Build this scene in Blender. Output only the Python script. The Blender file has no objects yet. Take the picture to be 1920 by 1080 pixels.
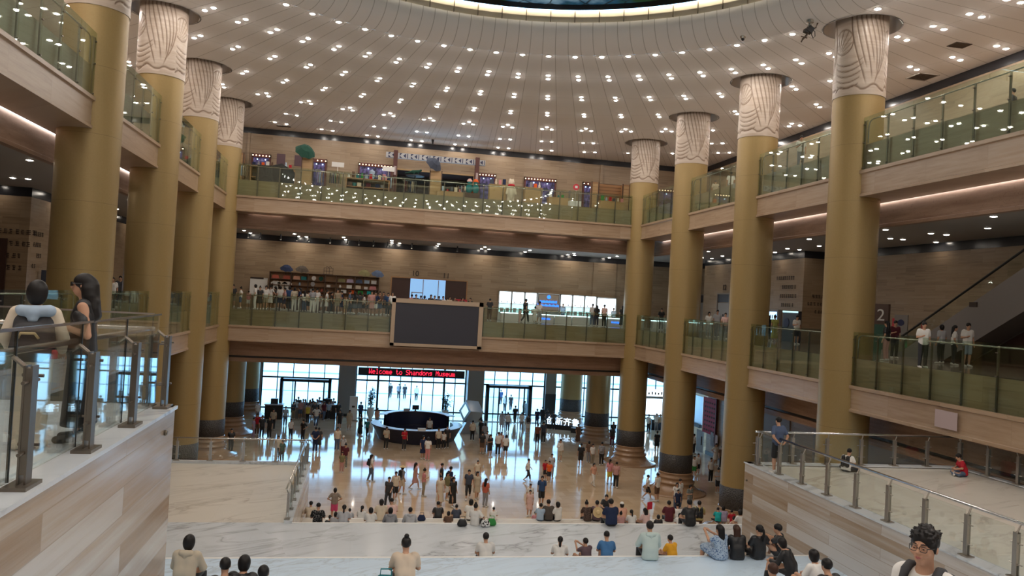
import bpy, bmesh, math, random
import numpy as np
from mathutils import Matrix, Vector
SC = bpy.context.scene; COL = SC.collection; PI = math.pi; R = math.radians
random.seed(7)
# ---------------------------------------------------------------- camera, world, exposure
YAW, PITCH, ROLL, FPX = .1845, .0174, .0565, 1468.56          # focal length in pixels of a 1920-wide frame
_cy, _sy = math.cos(YAW), math.sin(YAW)
_F = np.array([_sy * math.cos(PITCH), _cy * math.cos(PITCH), math.sin(PITCH)]); _r = np.array([_cy, -_sy, 0]); _u = np.cross(_r, _F)
_R = math.cos(ROLL) * _r + math.sin(ROLL) * _u; _U = -math.sin(ROLL) * _r + math.cos(ROLL) * _u
cam = bpy.data.cameras.new('camera'); camo = bpy.data.objects.new('camera', cam); COL.objects.link(camo)
camo.matrix_world = Matrix([[_R[i], _U[i], -_F[i], 0] for i in range(3)] + [[0, 0, 0, 1]])
cam.sensor_width = 36; cam.lens = FPX / 1920 * 36; cam.clip_start = .1; cam.clip_end = 600; SC.camera = camo
W = bpy.data.worlds.new('daylight'); SC.world = W; W.use_nodes = True
W.node_tree.nodes['Background'].inputs[0].default_value = (.36, .68, 1, 1); W.node_tree.nodes['Background'].inputs[1].default_value = 5.5
SC.view_settings.view_transform = 'Standard'; SC.view_settings.look = 'None'; SC.view_settings.gamma = 1; SC.view_settings.use_curve_mapping = False
SC.view_settings.exposure = 0.0
SC.cycles.max_bounces = 8; SC.cycles.diffuse_bounces = 5; SC.cycles.glossy_bounces = 3; SC.cycles.transmission_bounces = 2; SC.cycles.transparent_max_bounces = 14
SC.cycles.use_denoising = True; SC.cycles.caustics_reflective = False; SC.cycles.caustics_refractive = False; SC.cycles.sample_clamp_indirect = 4
# levels (metres from the eye) and plan
F1, F2, F3, CE = -11.5, -1.55, 7.27, 12.48
XL, XR, Y0, S, RC = -9.9, 20.08, 29.94, 8.682, 1.03
FL, FR, FB = XL + .39, XR - .39, Y0 + 3 * S - .39             # balcony fronts: left, right, back
WL, WR, WB = -18.0, 28.15, 64.1                               # gallery walls
DX, DY = 5.09, 24.0                                           # dome centre
LAMP = 185.0
# ---------------------------------------------------------------- materials
MAT = {}
class N:
    def __init__(s, name):
        s.m = bpy.data.materials.new(name); s.m.use_nodes = True; s.t = s.m.node_tree; s.p = s.t.nodes['Principled BSDF']; s.out = s.t.nodes['Material Output']; MAT[name] = s.m
    def n(s, typ, **k):
        x = s.t.nodes.new(typ)
        for a, v in k.items(): setattr(x, a, v)
        return x
    def l(s, a, b): s.t.links.new(a, b)
    def math(s, op, a, b=None, c=None):
        x = s.n('ShaderNodeMath', operation=op)
        for i, v in enumerate((a, b, c)):
            if v is None: continue
            if isinstance(v, (int, float)): x.inputs[i].default_value = v
            else: s.l(v, x.inputs[i])
        return x.outputs[0]
    def pos(s):
        g = s.n('ShaderNodeNewGeometry'); x = s.n('ShaderNodeSeparateXYZ'); s.l(g.outputs['Position'], x.inputs[0]); return g.outputs['Position'], x.outputs
    def xyz(s, a, b, c):
        x = s.n('ShaderNodeCombineXYZ')
        for i, v in enumerate((a, b, c)):
            if isinstance(v, (int, float)): x.inputs[i].default_value = v
            else: s.l(v, x.inputs[i])
        return x.outputs[0]
    def noise(s, vec, scale, detail=4, rough=.55, dist=0):
        x = s.n('ShaderNodeTexNoise'); x.inputs['Scale'].default_value = scale; x.inputs['Detail'].default_value = detail; x.inputs['Roughness'].default_value = rough; x.inputs['Distortion'].default_value = dist
        if vec is not None: s.l(vec, x.inputs['Vector'])
        return x.outputs['Fac']
    def ramp(s, f, stops):
        x = s.n('ShaderNodeValToRGB'); e = x.color_ramp.elements
        while len(e) < len(stops): e.new(.5)
        for i, (q, c) in enumerate(stops): e[i].position = q; e[i].color = (*c, 1)
        s.l(f, x.inputs[0]); return x.outputs[0]
    def mix(s, f, a, b, typ='MIX'):
        x = s.n('ShaderNodeMix', data_type='RGBA', blend_type=typ)
        for i, v in ((0, f), (6, a), (7, b)):
            if isinstance(v, (int, float)): x.inputs[i].default_value = v
            elif isinstance(v, tuple): x.inputs[i].default_value = (*v, 1)
            else: s.l(v, x.inputs[i])
        return x.outputs[2]
    def col(s, c):
        if isinstance(c, tuple): s.p.inputs['Base Color'].default_value = (*c, 1)
        else: s.l(c, s.p.inputs['Base Color'])
        return s
    def set(s, rough=.5, metal=0., spec=.5, coat=0.):
        s.p.inputs['Roughness'].default_value = rough; s.p.inputs['Metallic'].default_value = metal; s.p.inputs['Specular IOR Level'].default_value = spec; s.p.inputs['Coat Weight'].default_value = coat; s.p.inputs['Coat Roughness'].default_value = .05; return s
    def bump(s, h, d=.02, st=.5):
        x = s.n('ShaderNodeBump'); x.inputs['Distance'].default_value = d; x.inputs['Strength'].default_value = st; s.l(h, x.inputs['Height']); s.l(x.outputs[0], s.p.inputs['Normal']); return s
def plain(name, c, rough=.6, metal=0., spec=.5): N(name).col(c).set(rough, metal, spec)
def glow(name, c, st):
    a = N(name); a.p.inputs['Base Color'].default_value = (*c, 1); a.p.inputs['Emission Color'].default_value = (*c, 1); a.p.inputs['Emission Strength'].default_value = st
def stone(name, c1, c2, bw, bh, rough=.35, streak=1., along='wall', c3=None, coat=0., var=.5):
    """banded travertine in staggered slabs; along: 'wall' (u = x + y, v = z) or 'floor' (u = x, v = y)"""
    a = N(name); P, o = a.pos()
    u, v = (a.math('ADD', o[0], o[1]), o[2]) if along == 'wall' else (o[0], o[1])
    b = a.n('ShaderNodeTexBrick', offset=.5); a.l(a.xyz(u, v, 0), b.inputs['Vector'])
    for k, q in (('Scale', 1), ('Mortar Size', .006), ('Mortar Smooth', .1), ('Brick Width', bw), ('Row Height', bh), ('Bias', 0)): b.inputs[k].default_value = q
    b.inputs['Color1'].default_value = (0, 0, 0, 1); b.inputs['Color2'].default_value = (1, 1, 1, 1); b.inputs['Mortar'].default_value = (.5, .5, .5, 1)
    k = a.n('ShaderNodeSeparateColor'); a.l(b.outputs['Color'], k.inputs[0])
    f = a.noise(a.xyz(a.math('MULTIPLY', u, .35 * streak), a.math('MULTIPLY_ADD', k.outputs[0], 7., a.math('MULTIPLY', v, 5.)), k.outputs[0]), 1.6, 5, .6)
    t = a.math('ADD', a.math('MULTIPLY', k.outputs[0], var), a.math('MULTIPLY', f, 1.1 - var * .5))
    c = a.ramp(t, [(.30, c1), (.62, c2)] + ([(.95, c3)] if c3 else []))
    c = a.mix(a.math('MULTIPLY', b.outputs['Fac'], .28), c, tuple(q * .45 for q in c1))
    a.col(c).set(rough, 0, .5, coat); return a
def marble(name, c, vein, scale=.55, rough=.22, amt=.55):
    a = N(name); P, o = a.pos(); ca, sa = math.cos(.5), math.sin(.5); u = a.math('ADD', a.math('MULTIPLY', o[0], ca), a.math('MULTIPLY', o[1], sa)); v = a.math('SUBTRACT', a.math('MULTIPLY', o[1], ca), a.math('MULTIPLY', o[0], sa))
    w = a.xyz(a.math('MULTIPLY', u, .28), a.math('MULTIPLY', v, 1.1), a.math('MULTIPLY', o[2], .8)); bl = a.n('ShaderNodeTexVoronoi'); bl.inputs['Scale'].default_value = .42; a.l(P, bl.inputs['Vector'])
    w2 = a.n('ShaderNodeVectorMath', operation='ADD'); a.l(w, w2.inputs[0]); sc = a.n('ShaderNodeVectorMath', operation='SCALE'); sc.inputs['Scale'].default_value = .7; a.l(bl.outputs['Color'], sc.inputs[0]); a.l(sc.outputs[0], w2.inputs[1]); w = w2.outputs[0]
    v1 = a.math('ABSOLUTE', a.math('SUBTRACT', a.noise(w, scale * 1.6, 5, .55, .9), .5)); k = a.ramp(v1, [(.0, (1, 1, 1)), (.02, (.35,) * 3), (.07, (0, 0, 0))]); q = a.ramp(a.noise(w, .5, 2), [(.40, (0, 0, 0)), (.62, (1, 1, 1))])
    cl = a.ramp(a.noise(w, .6, 5, .6), [(.35, (0, 0, 0)), (.75, (1, 1, 1))]); cc = a.mix(a.math('MULTIPLY', cl, .35), c, tuple(x * .72 + y * .2 for x, y in zip(c, vein))); cc = a.mix(a.math('MULTIPLY', a.math('MULTIPLY', k, q), amt), cc, vein); b = a.n('ShaderNodeTexBrick', offset=0); a.l(a.xyz(o[0], o[1], 0), b.inputs['Vector'])
    for kk, qq in (('Scale', 1), ('Mortar Size', .004), ('Brick Width', 1.6), ('Row Height', 1.6)): b.inputs[kk].default_value = qq
    cc = a.mix(a.math('MULTIPLY', b.outputs['Fac'], .2), cc, tuple(x * .55 for x in c)); a.col(cc).set(rough, 0, .5)
stone('wall_stone', (.20, .135, .08), (.315, .222, .138), 1.5, .34, .38, .7, c3=(.36, .27, .18), var=.24)
stone('fascia_stone', (.30, .195, .122), (.405, .288, .195), 2.9, 1.2, .3, c3=(.455, .35, .26), var=.22)
stone('stair_stone', (.30, .20, .12), (.43, .34, .26), 4.2, .30, .2, .6, c3=(.58, .55, .52), coat=.15, var=.62)
stone('hall_floor', (.48, .345, .22), (.58, .43, .29), .9, .9, .07, 1., 'floor', c3=(.64, .49, .34), var=.5)
stone('gallery_floor', (.20, .16, .13), (.27, .22, .18), .9, .9, .10, 1., 'floor', var=.4)
marble('marble', (.66, .70, .745), (.24, .24, .26), .55, .2, .75); marble('marble_cool_lit', (.62, .77, .93), (.36, .40, .46), 1.6, .18, .6); marble('marble_warm_lit', (.72, .67, .60), (.36, .30, .25), .5)  # bluish and warm light put into the second and third marbles' colours; veins differ
a = N('gold'); P, o = a.pos(); zl = a.math('FRACT', a.math('DIVIDE', a.math('ADD', o[2], 11.5), 2.35)); g = a.math('LESS_THAN', zl, .008)
a.col(a.mix(a.math('MULTIPLY', g, .5), a.mix(a.noise(P, 18, 3), (.32, .22, .085), (.375, .265, .112)), (.16, .11, .05))).set(.42, .25, .5)
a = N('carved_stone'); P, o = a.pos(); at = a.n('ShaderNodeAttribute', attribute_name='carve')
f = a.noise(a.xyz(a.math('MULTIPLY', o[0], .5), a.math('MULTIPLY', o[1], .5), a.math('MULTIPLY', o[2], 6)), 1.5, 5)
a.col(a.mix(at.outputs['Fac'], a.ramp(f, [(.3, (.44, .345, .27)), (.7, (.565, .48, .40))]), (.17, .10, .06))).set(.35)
stone('base_stone', (.22, .13, .075), (.34, .21, .12), 3, .5, .18, coat=.2, var=.2)
a = N('dark_band'); P, o = a.pos(); vo = a.n('ShaderNodeTexVoronoi'); vo.inputs['Scale'].default_value = 14; a.l(P, vo.inputs['Vector']); a.col(a.ramp(vo.outputs['Distance'], [(.2, (.02, .018, .018)), (.6, (.055, .05, .048))])).set(.5).bump(vo.outputs['Distance'], .03, .8)
a = N('ceiling'); P, o = a.pos(); dx, dy = a.math('SUBTRACT', o[0], DX), a.math('SUBTRACT', o[1], DY)
rr = a.math('SQRT', a.math('ADD', a.math('MULTIPLY', dx, dx), a.math('MULTIPLY', dy, dy))); an = a.math('MULTIPLY', a.math('ARCTAN2', dx, dy), 140 / (2 * PI))
lin = a.math('MULTIPLY', a.math('ABSOLUTE', a.math('SUBTRACT', a.math('FRACT', an), .5)), a.math('MULTIPLY', rr, 2 * PI / 140)); m1 = a.math('LESS_THAN', lin, .017)
an2 = a.math('MULTIPLY', an, 2); l2 = a.math('MULTIPLY', a.math('ABSOLUTE', a.math('SUBTRACT', a.math('FRACT', an2), .5)), a.math('MULTIPLY', rr, PI / 140)); m2 = a.math('MULTIPLY', a.math('LESS_THAN', l2, .015), a.math('GREATER_THAN', rr, 31.6))
m3 = None
for q in (14.62, 18.5, 22.75, 26.95, 31.0, 35.3):
    t = a.math('LESS_THAN', a.math('ABSOLUTE', a.math('SUBTRACT', rr, q)), .02); m3 = t if m3 is None else a.math('MAXIMUM', m3, t)
a.col(a.mix(a.math('MAXIMUM', a.math('MULTIPLY', m1, .5), a.math('MAXIMUM', a.math('MULTIPLY', m2, .4), a.math('MULTIPLY', m3, .22))), (.90, .885, .875), (.24, .22, .20))).set(.7, 0, .3)
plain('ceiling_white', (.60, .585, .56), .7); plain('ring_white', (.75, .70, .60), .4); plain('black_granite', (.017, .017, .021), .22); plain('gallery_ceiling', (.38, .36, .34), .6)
a = N('frieze'); P, o = a.pos(); u = a.math('ADD', o[0], o[1]); f = a.noise(a.xyz(a.math('MULTIPLY', u, .3), a.math('MULTIPLY', o[2], 3), 0), 2, 4)
n2 = a.noise(a.xyz(u, a.math('MULTIPLY', o[2], 1.3), 0), 2.3, 2, .5, 2.5); gl = a.ramp(a.math('ABSOLUTE', a.math('SUBTRACT', n2, .58)), [(0, (1, 1, 1)), (.012, (0, 0, 0))])
a.col(a.mix(a.math('MULTIPLY', gl, .6), a.ramp(f, [(.3, (.27, .16, .105)), (.7, (.40, .26, .18))]), (.12, .07, .045))).set(.45)
a = N('dome_glass'); P, o = a.pos(); vo = a.n('ShaderNodeTexVoronoi', feature='DISTANCE_TO_EDGE'); vo.inputs['Scale'].default_value = .9; a.l(P, vo.inputs['Vector'])
nz = a.noise(P, .45, 4); cc = a.ramp(nz, [(.30, (.01, .012, .01)), (.46, (.02, .06, .015)), (.56, (.02, .09, .16)), (.72, (.30, .48, .60))]); cc = a.mix(a.ramp(vo.outputs['Distance'], [(0, (1, 1, 1)), (.05, (0, 0, 0))]), cc, (.01, .01, .01))
a.col((.02, .03, .03)).set(.15); a.l(cc, a.p.inputs['Emission Color']); a.p.inputs['Emission Strength'].default_value = .55
def glass(name, tint, refl=.95, f0=.045, power=4.0):
    a = N(name); lw = a.n('ShaderNodeLayerWeight'); lw.inputs['Blend'].default_value = .5
    F = a.math('MULTIPLY_ADD', a.math('POWER', lw.outputs['Facing'], power), refl - f0, f0)
    tr = a.n('ShaderNodeBsdfTransparent'); tr.inputs[0].default_value = (*tint, 1); gl = a.n('ShaderNodeBsdfGlossy'); gl.inputs['Roughness'].default_value = .02; gl.inputs[0].default_value = (.95, 1, .97, 1)
    mx = a.n('ShaderNodeMixShader'); a.l(F, mx.inputs[0]); a.l(tr.outputs[0], mx.inputs[1]); a.l(gl.outputs[0], mx.inputs[2]); a.l(mx.outputs[0], a.out.inputs[0])
glass('glass', (.83, .89, .83)); glass('glass_clear', (.93, .96, .95)); glass('facade_glass', (.93, .97, 1.), .6, .03)
plain('steel', (.42, .39, .35), .28, .9); plain('bronze_steel', (.16, .135, .105), .4, .7); plain('dark_steel', (.20, .17, .14), .35, .8); plain('chrome', (.62, .62, .63), .16, 1); plain('rail_steel', (.55, .52, .48), .25, .85)
plain('recess_dark', (.10, .09, .085), .6); plain('recess_steel', (.45, .45, .46), .3, .8); plain('black', (.012, .012, .014), .5); plain('screen', (.035, .036, .05), .35); plain('frame_beige', (.42, .32, .23), .45)
glow('lamp', (1, .915, .83), LAMP); glow('lamp_spot', (1, .93, .82), 40); plain('lip', (.42, .13, .12), .5); glow('lamp_gallery', (1, .9, .78), 44); glow('lamp_shop', (1, .86, .66), 260); glow('dome_strip', (1, .86, .62), 16); plain('hall_ceiling', (.78, .80, .82), .3); glow('lamp_back', (1, .9, .78), 120); glow('lamp_dim', (1, .95, .85), 3); glow('cove', (.92, .95, 1), 9); glow('led_red', (1, .02, .06), 2.2); glow('led_blue', (.02, .16, 1), 2.6); glow('led_white', (.55, .78, 1), 3); glow('shop_white', (.66, .86, 1), 4.2); glow('shop_soft', (.45, .75, .8), 1.5); glow('bulb', (1, .75, .45), 6); glow('vend', (.35, .6, 1), 2.5); glow('phone', (.5, .6, 1), 1.5); glow('exit_green', (.05, .8, .35), 1.2); glow('room_glow', (.30, .52, .85), 1.1); a = N('purple_glow'); tc = a.n('ShaderNodeTexCoord'); q = a.ramp(a.noise(tc.outputs['Object'], 3.2, 3), [(.40, (.012, .011, .03)), (.60, (.09, .07, .20)), (.70, (.20, .22, .34))]); a.col(q).set(.5); a.l(q, a.p.inputs['Emission Color']); a.p.inputs['Emission Strength'].default_value = .45
plain('wood_dark', (.085, .045, .028), .5); plain('wood', (.36, .19, .085), .5); plain('wood_light', (.45, .29, .14), .5); plain('door_dark', (.05, .022, .018), .4); plain('door_grey', (.30, .29, .28), .5); plain('desk_blue', (.022, .026, .06), .25); plain('desk_top', (.55, .58, .62), .3); plain('silver', (.5, .52, .56), .28, .9); plain('redboard', (.36, .02, .05), .7); plain('red_sign', (.55, .03, .05), .5); plain('pillar_stone', (.26, .22, .19), .35); plain('grey_panel', (.24, .22, .21), .5); plain('paper', (.75, .74, .72), .6); plain('lilac_paper', (.46, .36, .36), .6); plain('sign_text', (.04, .025, .02), .6); plain('plaza', (.62, .66, .68), .6); plain('leaf', (.02, .05, .03), .6); plain('urn', (.6, .6, .58), .4); plain('skirting', (.03, .028, .026), .4); plain('purple', (.10, .07, .22), .5); plain('kbeam_grey', (.55, .56, .58), .5); plain('kbeam_navy', (.03, .035, .10), .5); plain('redwood', (.10, .025, .02), .5); plain('escalator', (.23, .21, .205), .4, .3); plain('rubber', (.01, .01, .01), .4); plain('totem', (.10, .06, .05), .5); plain('totem_green', (.03, .10, .07), .5); plain('plaster', (.62, .6, .56), .6); plain('vent', (.09, .065, .05), .7); plain('far_white', (.8, .82, .85), .7); plain('far_grey', (.2, .23, .27), .7)
for n, c in dict(skin=(.52, .30, .20), hair=(.013, .011, .011), hair_brown=(.05, .022, .014), shoe_white=(.6, .58, .55), shoe_dark=(.03, .03, .03), straw=(.62, .47, .26), white=(.72, .70, .67), cream=(.66, .57, .45), beige=(.50, .43, .33), navy=(.02, .03, .075), blue=(.035, .075, .18), midblue=(.06, .17, .36), grey=(.27, .27, .29), lightgrey=(.45, .45, .47), darkgrey=(.04, .04, .045), charcoal=(.055, .055, .06), slate=(.06, .07, .10), khaki=(.30, .25, .18), pink=(.60, .25, .26), palepink=(.68, .46, .42), dustypink=(.50, .27, .25), hotpink=(.60, .08, .2), coral=(.5, .13, .09), red=(.45, .02, .035), orange=(.75, .13, .03), maroon=(.10, .02, .03), rust=(.22, .08, .05), brown=(.13, .075, .05), taupe=(.27, .22, .18), darktaupe=(.085, .07, .06), mauve=(.13, .085, .10), teal=(.03, .20, .22), turquoise=(.02, .38, .38), mint=(.50, .60, .58), mustard=(.72, .36, .03), yellow=(.65, .50, .08), paleyellow=(.50, .42, .19), lime=(.33, .34, .10), olive=(.20, .18, .09), green=(.04, .25, .06), darkgreen=(.02, .07, .05), denim=(.10, .14, .22), paledenim=(.28, .34, .42), lightblue=(.36, .46, .58), slateblue=(.08, .11, .19), lavender=(.36, .30, .42), peach=(.66, .36, .26), tan=(.60, .49, .38), teal_bag=(.02, .16, .19)).items(): plain(n, c, .85 if 'hair' not in n else .45, 0, .25)
def print_mat(name, c1, c2, sc, lo=.52, hi=.58):
    a = N(name); tc = a.n('ShaderNodeTexCoord'); a.col(a.ramp(a.noise(tc.outputs['Object'], sc, 2), [(lo, c1), (hi, c2)])).set(.85, 0, .2)
print_mat('floral', (.012, .012, .014), (.5, .48, .45), 28, .60, .64); print_mat('bluefloral', (.38, .48, .60), (.10, .16, .30), 30); print_mat('brownpattern', (.05, .035, .03), (.14, .09, .075), 30); print_mat('pattern', (.14, .16, .15), (.30, .28, .26), 22); print_mat('bw_bag', (.02, .02, .02), (.7, .7, .7), 14, .49, .51)
# ---------------------------------------------------------------- mesh builder
class MB:
    def __init__(s): s.v = []; s.f = []; s.m = []
    def add(s, vs, fs, m=0):
        k = len(s.v); s.v += [tuple(map(float, q)) for q in vs]; s.f += [tuple(i + k for i in f) for f in fs]; s.m += [m] * len(fs); return s
    def box(s, lo, hi, m=0):
        a, b = lo, hi; vs = [(x, y, z) for x in (a[0], b[0]) for y in (a[1], b[1]) for z in (a[2], b[2])]
        return s.add(vs, [(0, 1, 3, 2), (4, 6, 7, 5), (0, 4, 5, 1), (2, 3, 7, 6), (0, 2, 6, 4), (1, 5, 7, 3)], m)
    def cbox(s, c, d, m=0, M=None):
        vs = [(x * d[0] / 2, y * d[1] / 2, z * d[2] / 2) for x in (-1, 1) for y in (-1, 1) for z in (-1, 1)]
        if M is not None: vs = [tuple(M @ Vector(q)) for q in vs]
        return s.add([tuple(q[i] + c[i] for i in range(3)) for q in vs], [(0, 1, 3, 2), (4, 6, 7, 5), (0, 4, 5, 1), (2, 3, 7, 6), (0, 2, 6, 4), (1, 5, 7, 3)], m)
    def prism(s, poly, ax, a, b, m=0):
        """poly in the two other axes (in xyz order), extruded along ax from a to b"""
        def p(q, t):
            r = list(q); r.insert(ax, t); return r
        n = len(poly); vs = [p(q, a) for q in poly] + [p(q, b) for q in poly]
        return s.add(vs, [tuple(range(n))[::-1], tuple(range(n, 2 * n))] + [(i, (i + 1) % n, n + (i + 1) % n, n + i) for i in range(n)], m)
    def lathe(s, prof, c=(0, 0, 0), n=24, m=0, cap=True, a0=0., a1=2 * PI, ms=None):
        full = abs(a1 - a0 - 2 * PI) < 1e-6; k = n if full else n + 1
        vs = [(c[0] + r * math.cos(a0 + (a1 - a0) * j / n), c[1] + r * math.sin(a0 + (a1 - a0) * j / n), c[2] + z) for r, z in prof for j in range(k)]
        fs = []; mm = []
        for i in range(len(prof) - 1):
            for j in range(n): j2 = (j + 1) % k; fs.append((i * k + j, i * k + j2, (i + 1) * k + j2, (i + 1) * k + j)); mm.append(ms[i] if ms else m)
        if cap and full:
            if prof[0][0] > 1e-6: fs.append(tuple(range(k))[::-1]); mm.append(ms[0] if ms else m)
            if prof[-1][0] > 1e-6: fs.append(tuple((len(prof) - 1) * k + j for j in range(k))); mm.append(ms[-1] if ms else m)
        b = len(s.v); s.v += vs; s.f += [tuple(i + b for i in f) for f in fs]; s.m += mm; return s
    def tube(s, path, r, n=8, m=0):
        path = [Vector(p) for p in path]; vs = []; fs = []
        for i, p in enumerate(path):
            d = (path[min(i + 1, len(path) - 1)] - path[max(i - 1, 0)]).normalized(); u = d.cross(Vector((0, 0, 1)) if abs(d.z) < .9 else Vector((1, 0, 0))).normalized(); w = d.cross(u); rr = r[i] if isinstance(r, (list, tuple)) else r
            vs += [tuple(p + (u * math.cos(2 * PI * j / n) + w * math.sin(2 * PI * j / n)) * rr) for j in range(n)]
        for i in range(len(path) - 1):
            for j in range(n): j2 = (j + 1) % n; fs.append((i * n + j, i * n + j2, (i + 1) * n + j2, (i + 1) * n + j))
        fs += [tuple(range(n))[::-1], tuple((len(path) - 1) * n + j for j in range(n))]; return s.add(vs, fs, m)
    def mesh(s, name, mats, smooth=False):
        me = bpy.data.meshes.new(name); me.from_pydata(s.v, [], s.f)
        for q in ([mats] if isinstance(mats, str) else mats): me.materials.append(MAT[q])
        me.polygons.foreach_set('material_index', s.m)
        b = bmesh.new(); b.from_mesh(me); bmesh.ops.recalc_face_normals(b, faces=b.faces); b.to_mesh(me); b.free()
        if smooth: me.shade_smooth()
        return me
def put(name, me, parent=None, loc=None, rot=None):
    o = bpy.data.objects.new(name, me); COL.objects.link(o)
    if parent: o.parent = parent
    if loc is not None: o.location = loc
    if rot is not None: o.rotation_euler = rot
    return o
def obj(name, mb, mats, parent=None, smooth=False, **k): return put(name, mb.mesh(name, mats, smooth), parent, **k)
def tag(o, label, cat, group=None, kind=None):
    o['label'] = label; o['category'] = cat
    if group: o['group'] = group
    if kind: o['kind'] = kind
    return o
def thing(name, label, cat, loc=(0, 0, 0), rz=0, group=None, kind='thing'):
    o = bpy.data.objects.new(name, None); COL.objects.link(o); o.location = loc; o.rotation_euler = (0, 0, rz); o.empty_display_size = .2
    return tag(o, label, cat, group, kind)
def struct(name, mb, mats, smooth=False): o = obj(name, mb, mats, None, smooth); o['kind'] = 'structure'; return o
def sharp(o, ang=40):
    for p in o.data.polygons: p.use_smooth = True
    if hasattr(o.data, 'set_sharp_from_angle'): o.data.set_sharp_from_angle(angle=R(ang))
    return o
def text_mesh(body, size, depth=.01):
    c = bpy.data.curves.new('t', 'FONT'); c.body = body; c.size = size; c.extrude = depth; c.align_x = 'CENTER'; o = bpy.data.objects.new('t', c); COL.objects.link(o)
    bpy.context.view_layer.update(); me = bpy.data.meshes.new_from_object(o.evaluated_get(bpy.context.evaluated_depsgraph_get())); bpy.data.objects.remove(o); bpy.data.curves.remove(c); return me
def text(name, body, size, mat, loc, rot, parent=None, depth=.02):
    me = text_mesh(body, size, depth); me.materials.clear(); me.materials.append(MAT[mat]); return put(name, me, parent, loc, rot)
def dup(root, loc, rz=None, label=None):
    r = root.copy(); COL.objects.link(r); r.location = loc
    if rz is not None: r.rotation_euler = (0, 0, rz)
    if label: r['label'] = label
    for ch in root.children:
        c = ch.copy(); COL.objects.link(c); c.parent = r
        for g in ch.children:
            d = g.copy(); COL.objects.link(d); d.parent = c
    return r
ORD = 'first second third fourth fifth sixth seventh eighth ninth tenth eleventh twelfth thirteenth fourteenth fifteenth sixteenth seventeenth eighteenth nineteenth twentieth'.split()
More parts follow.
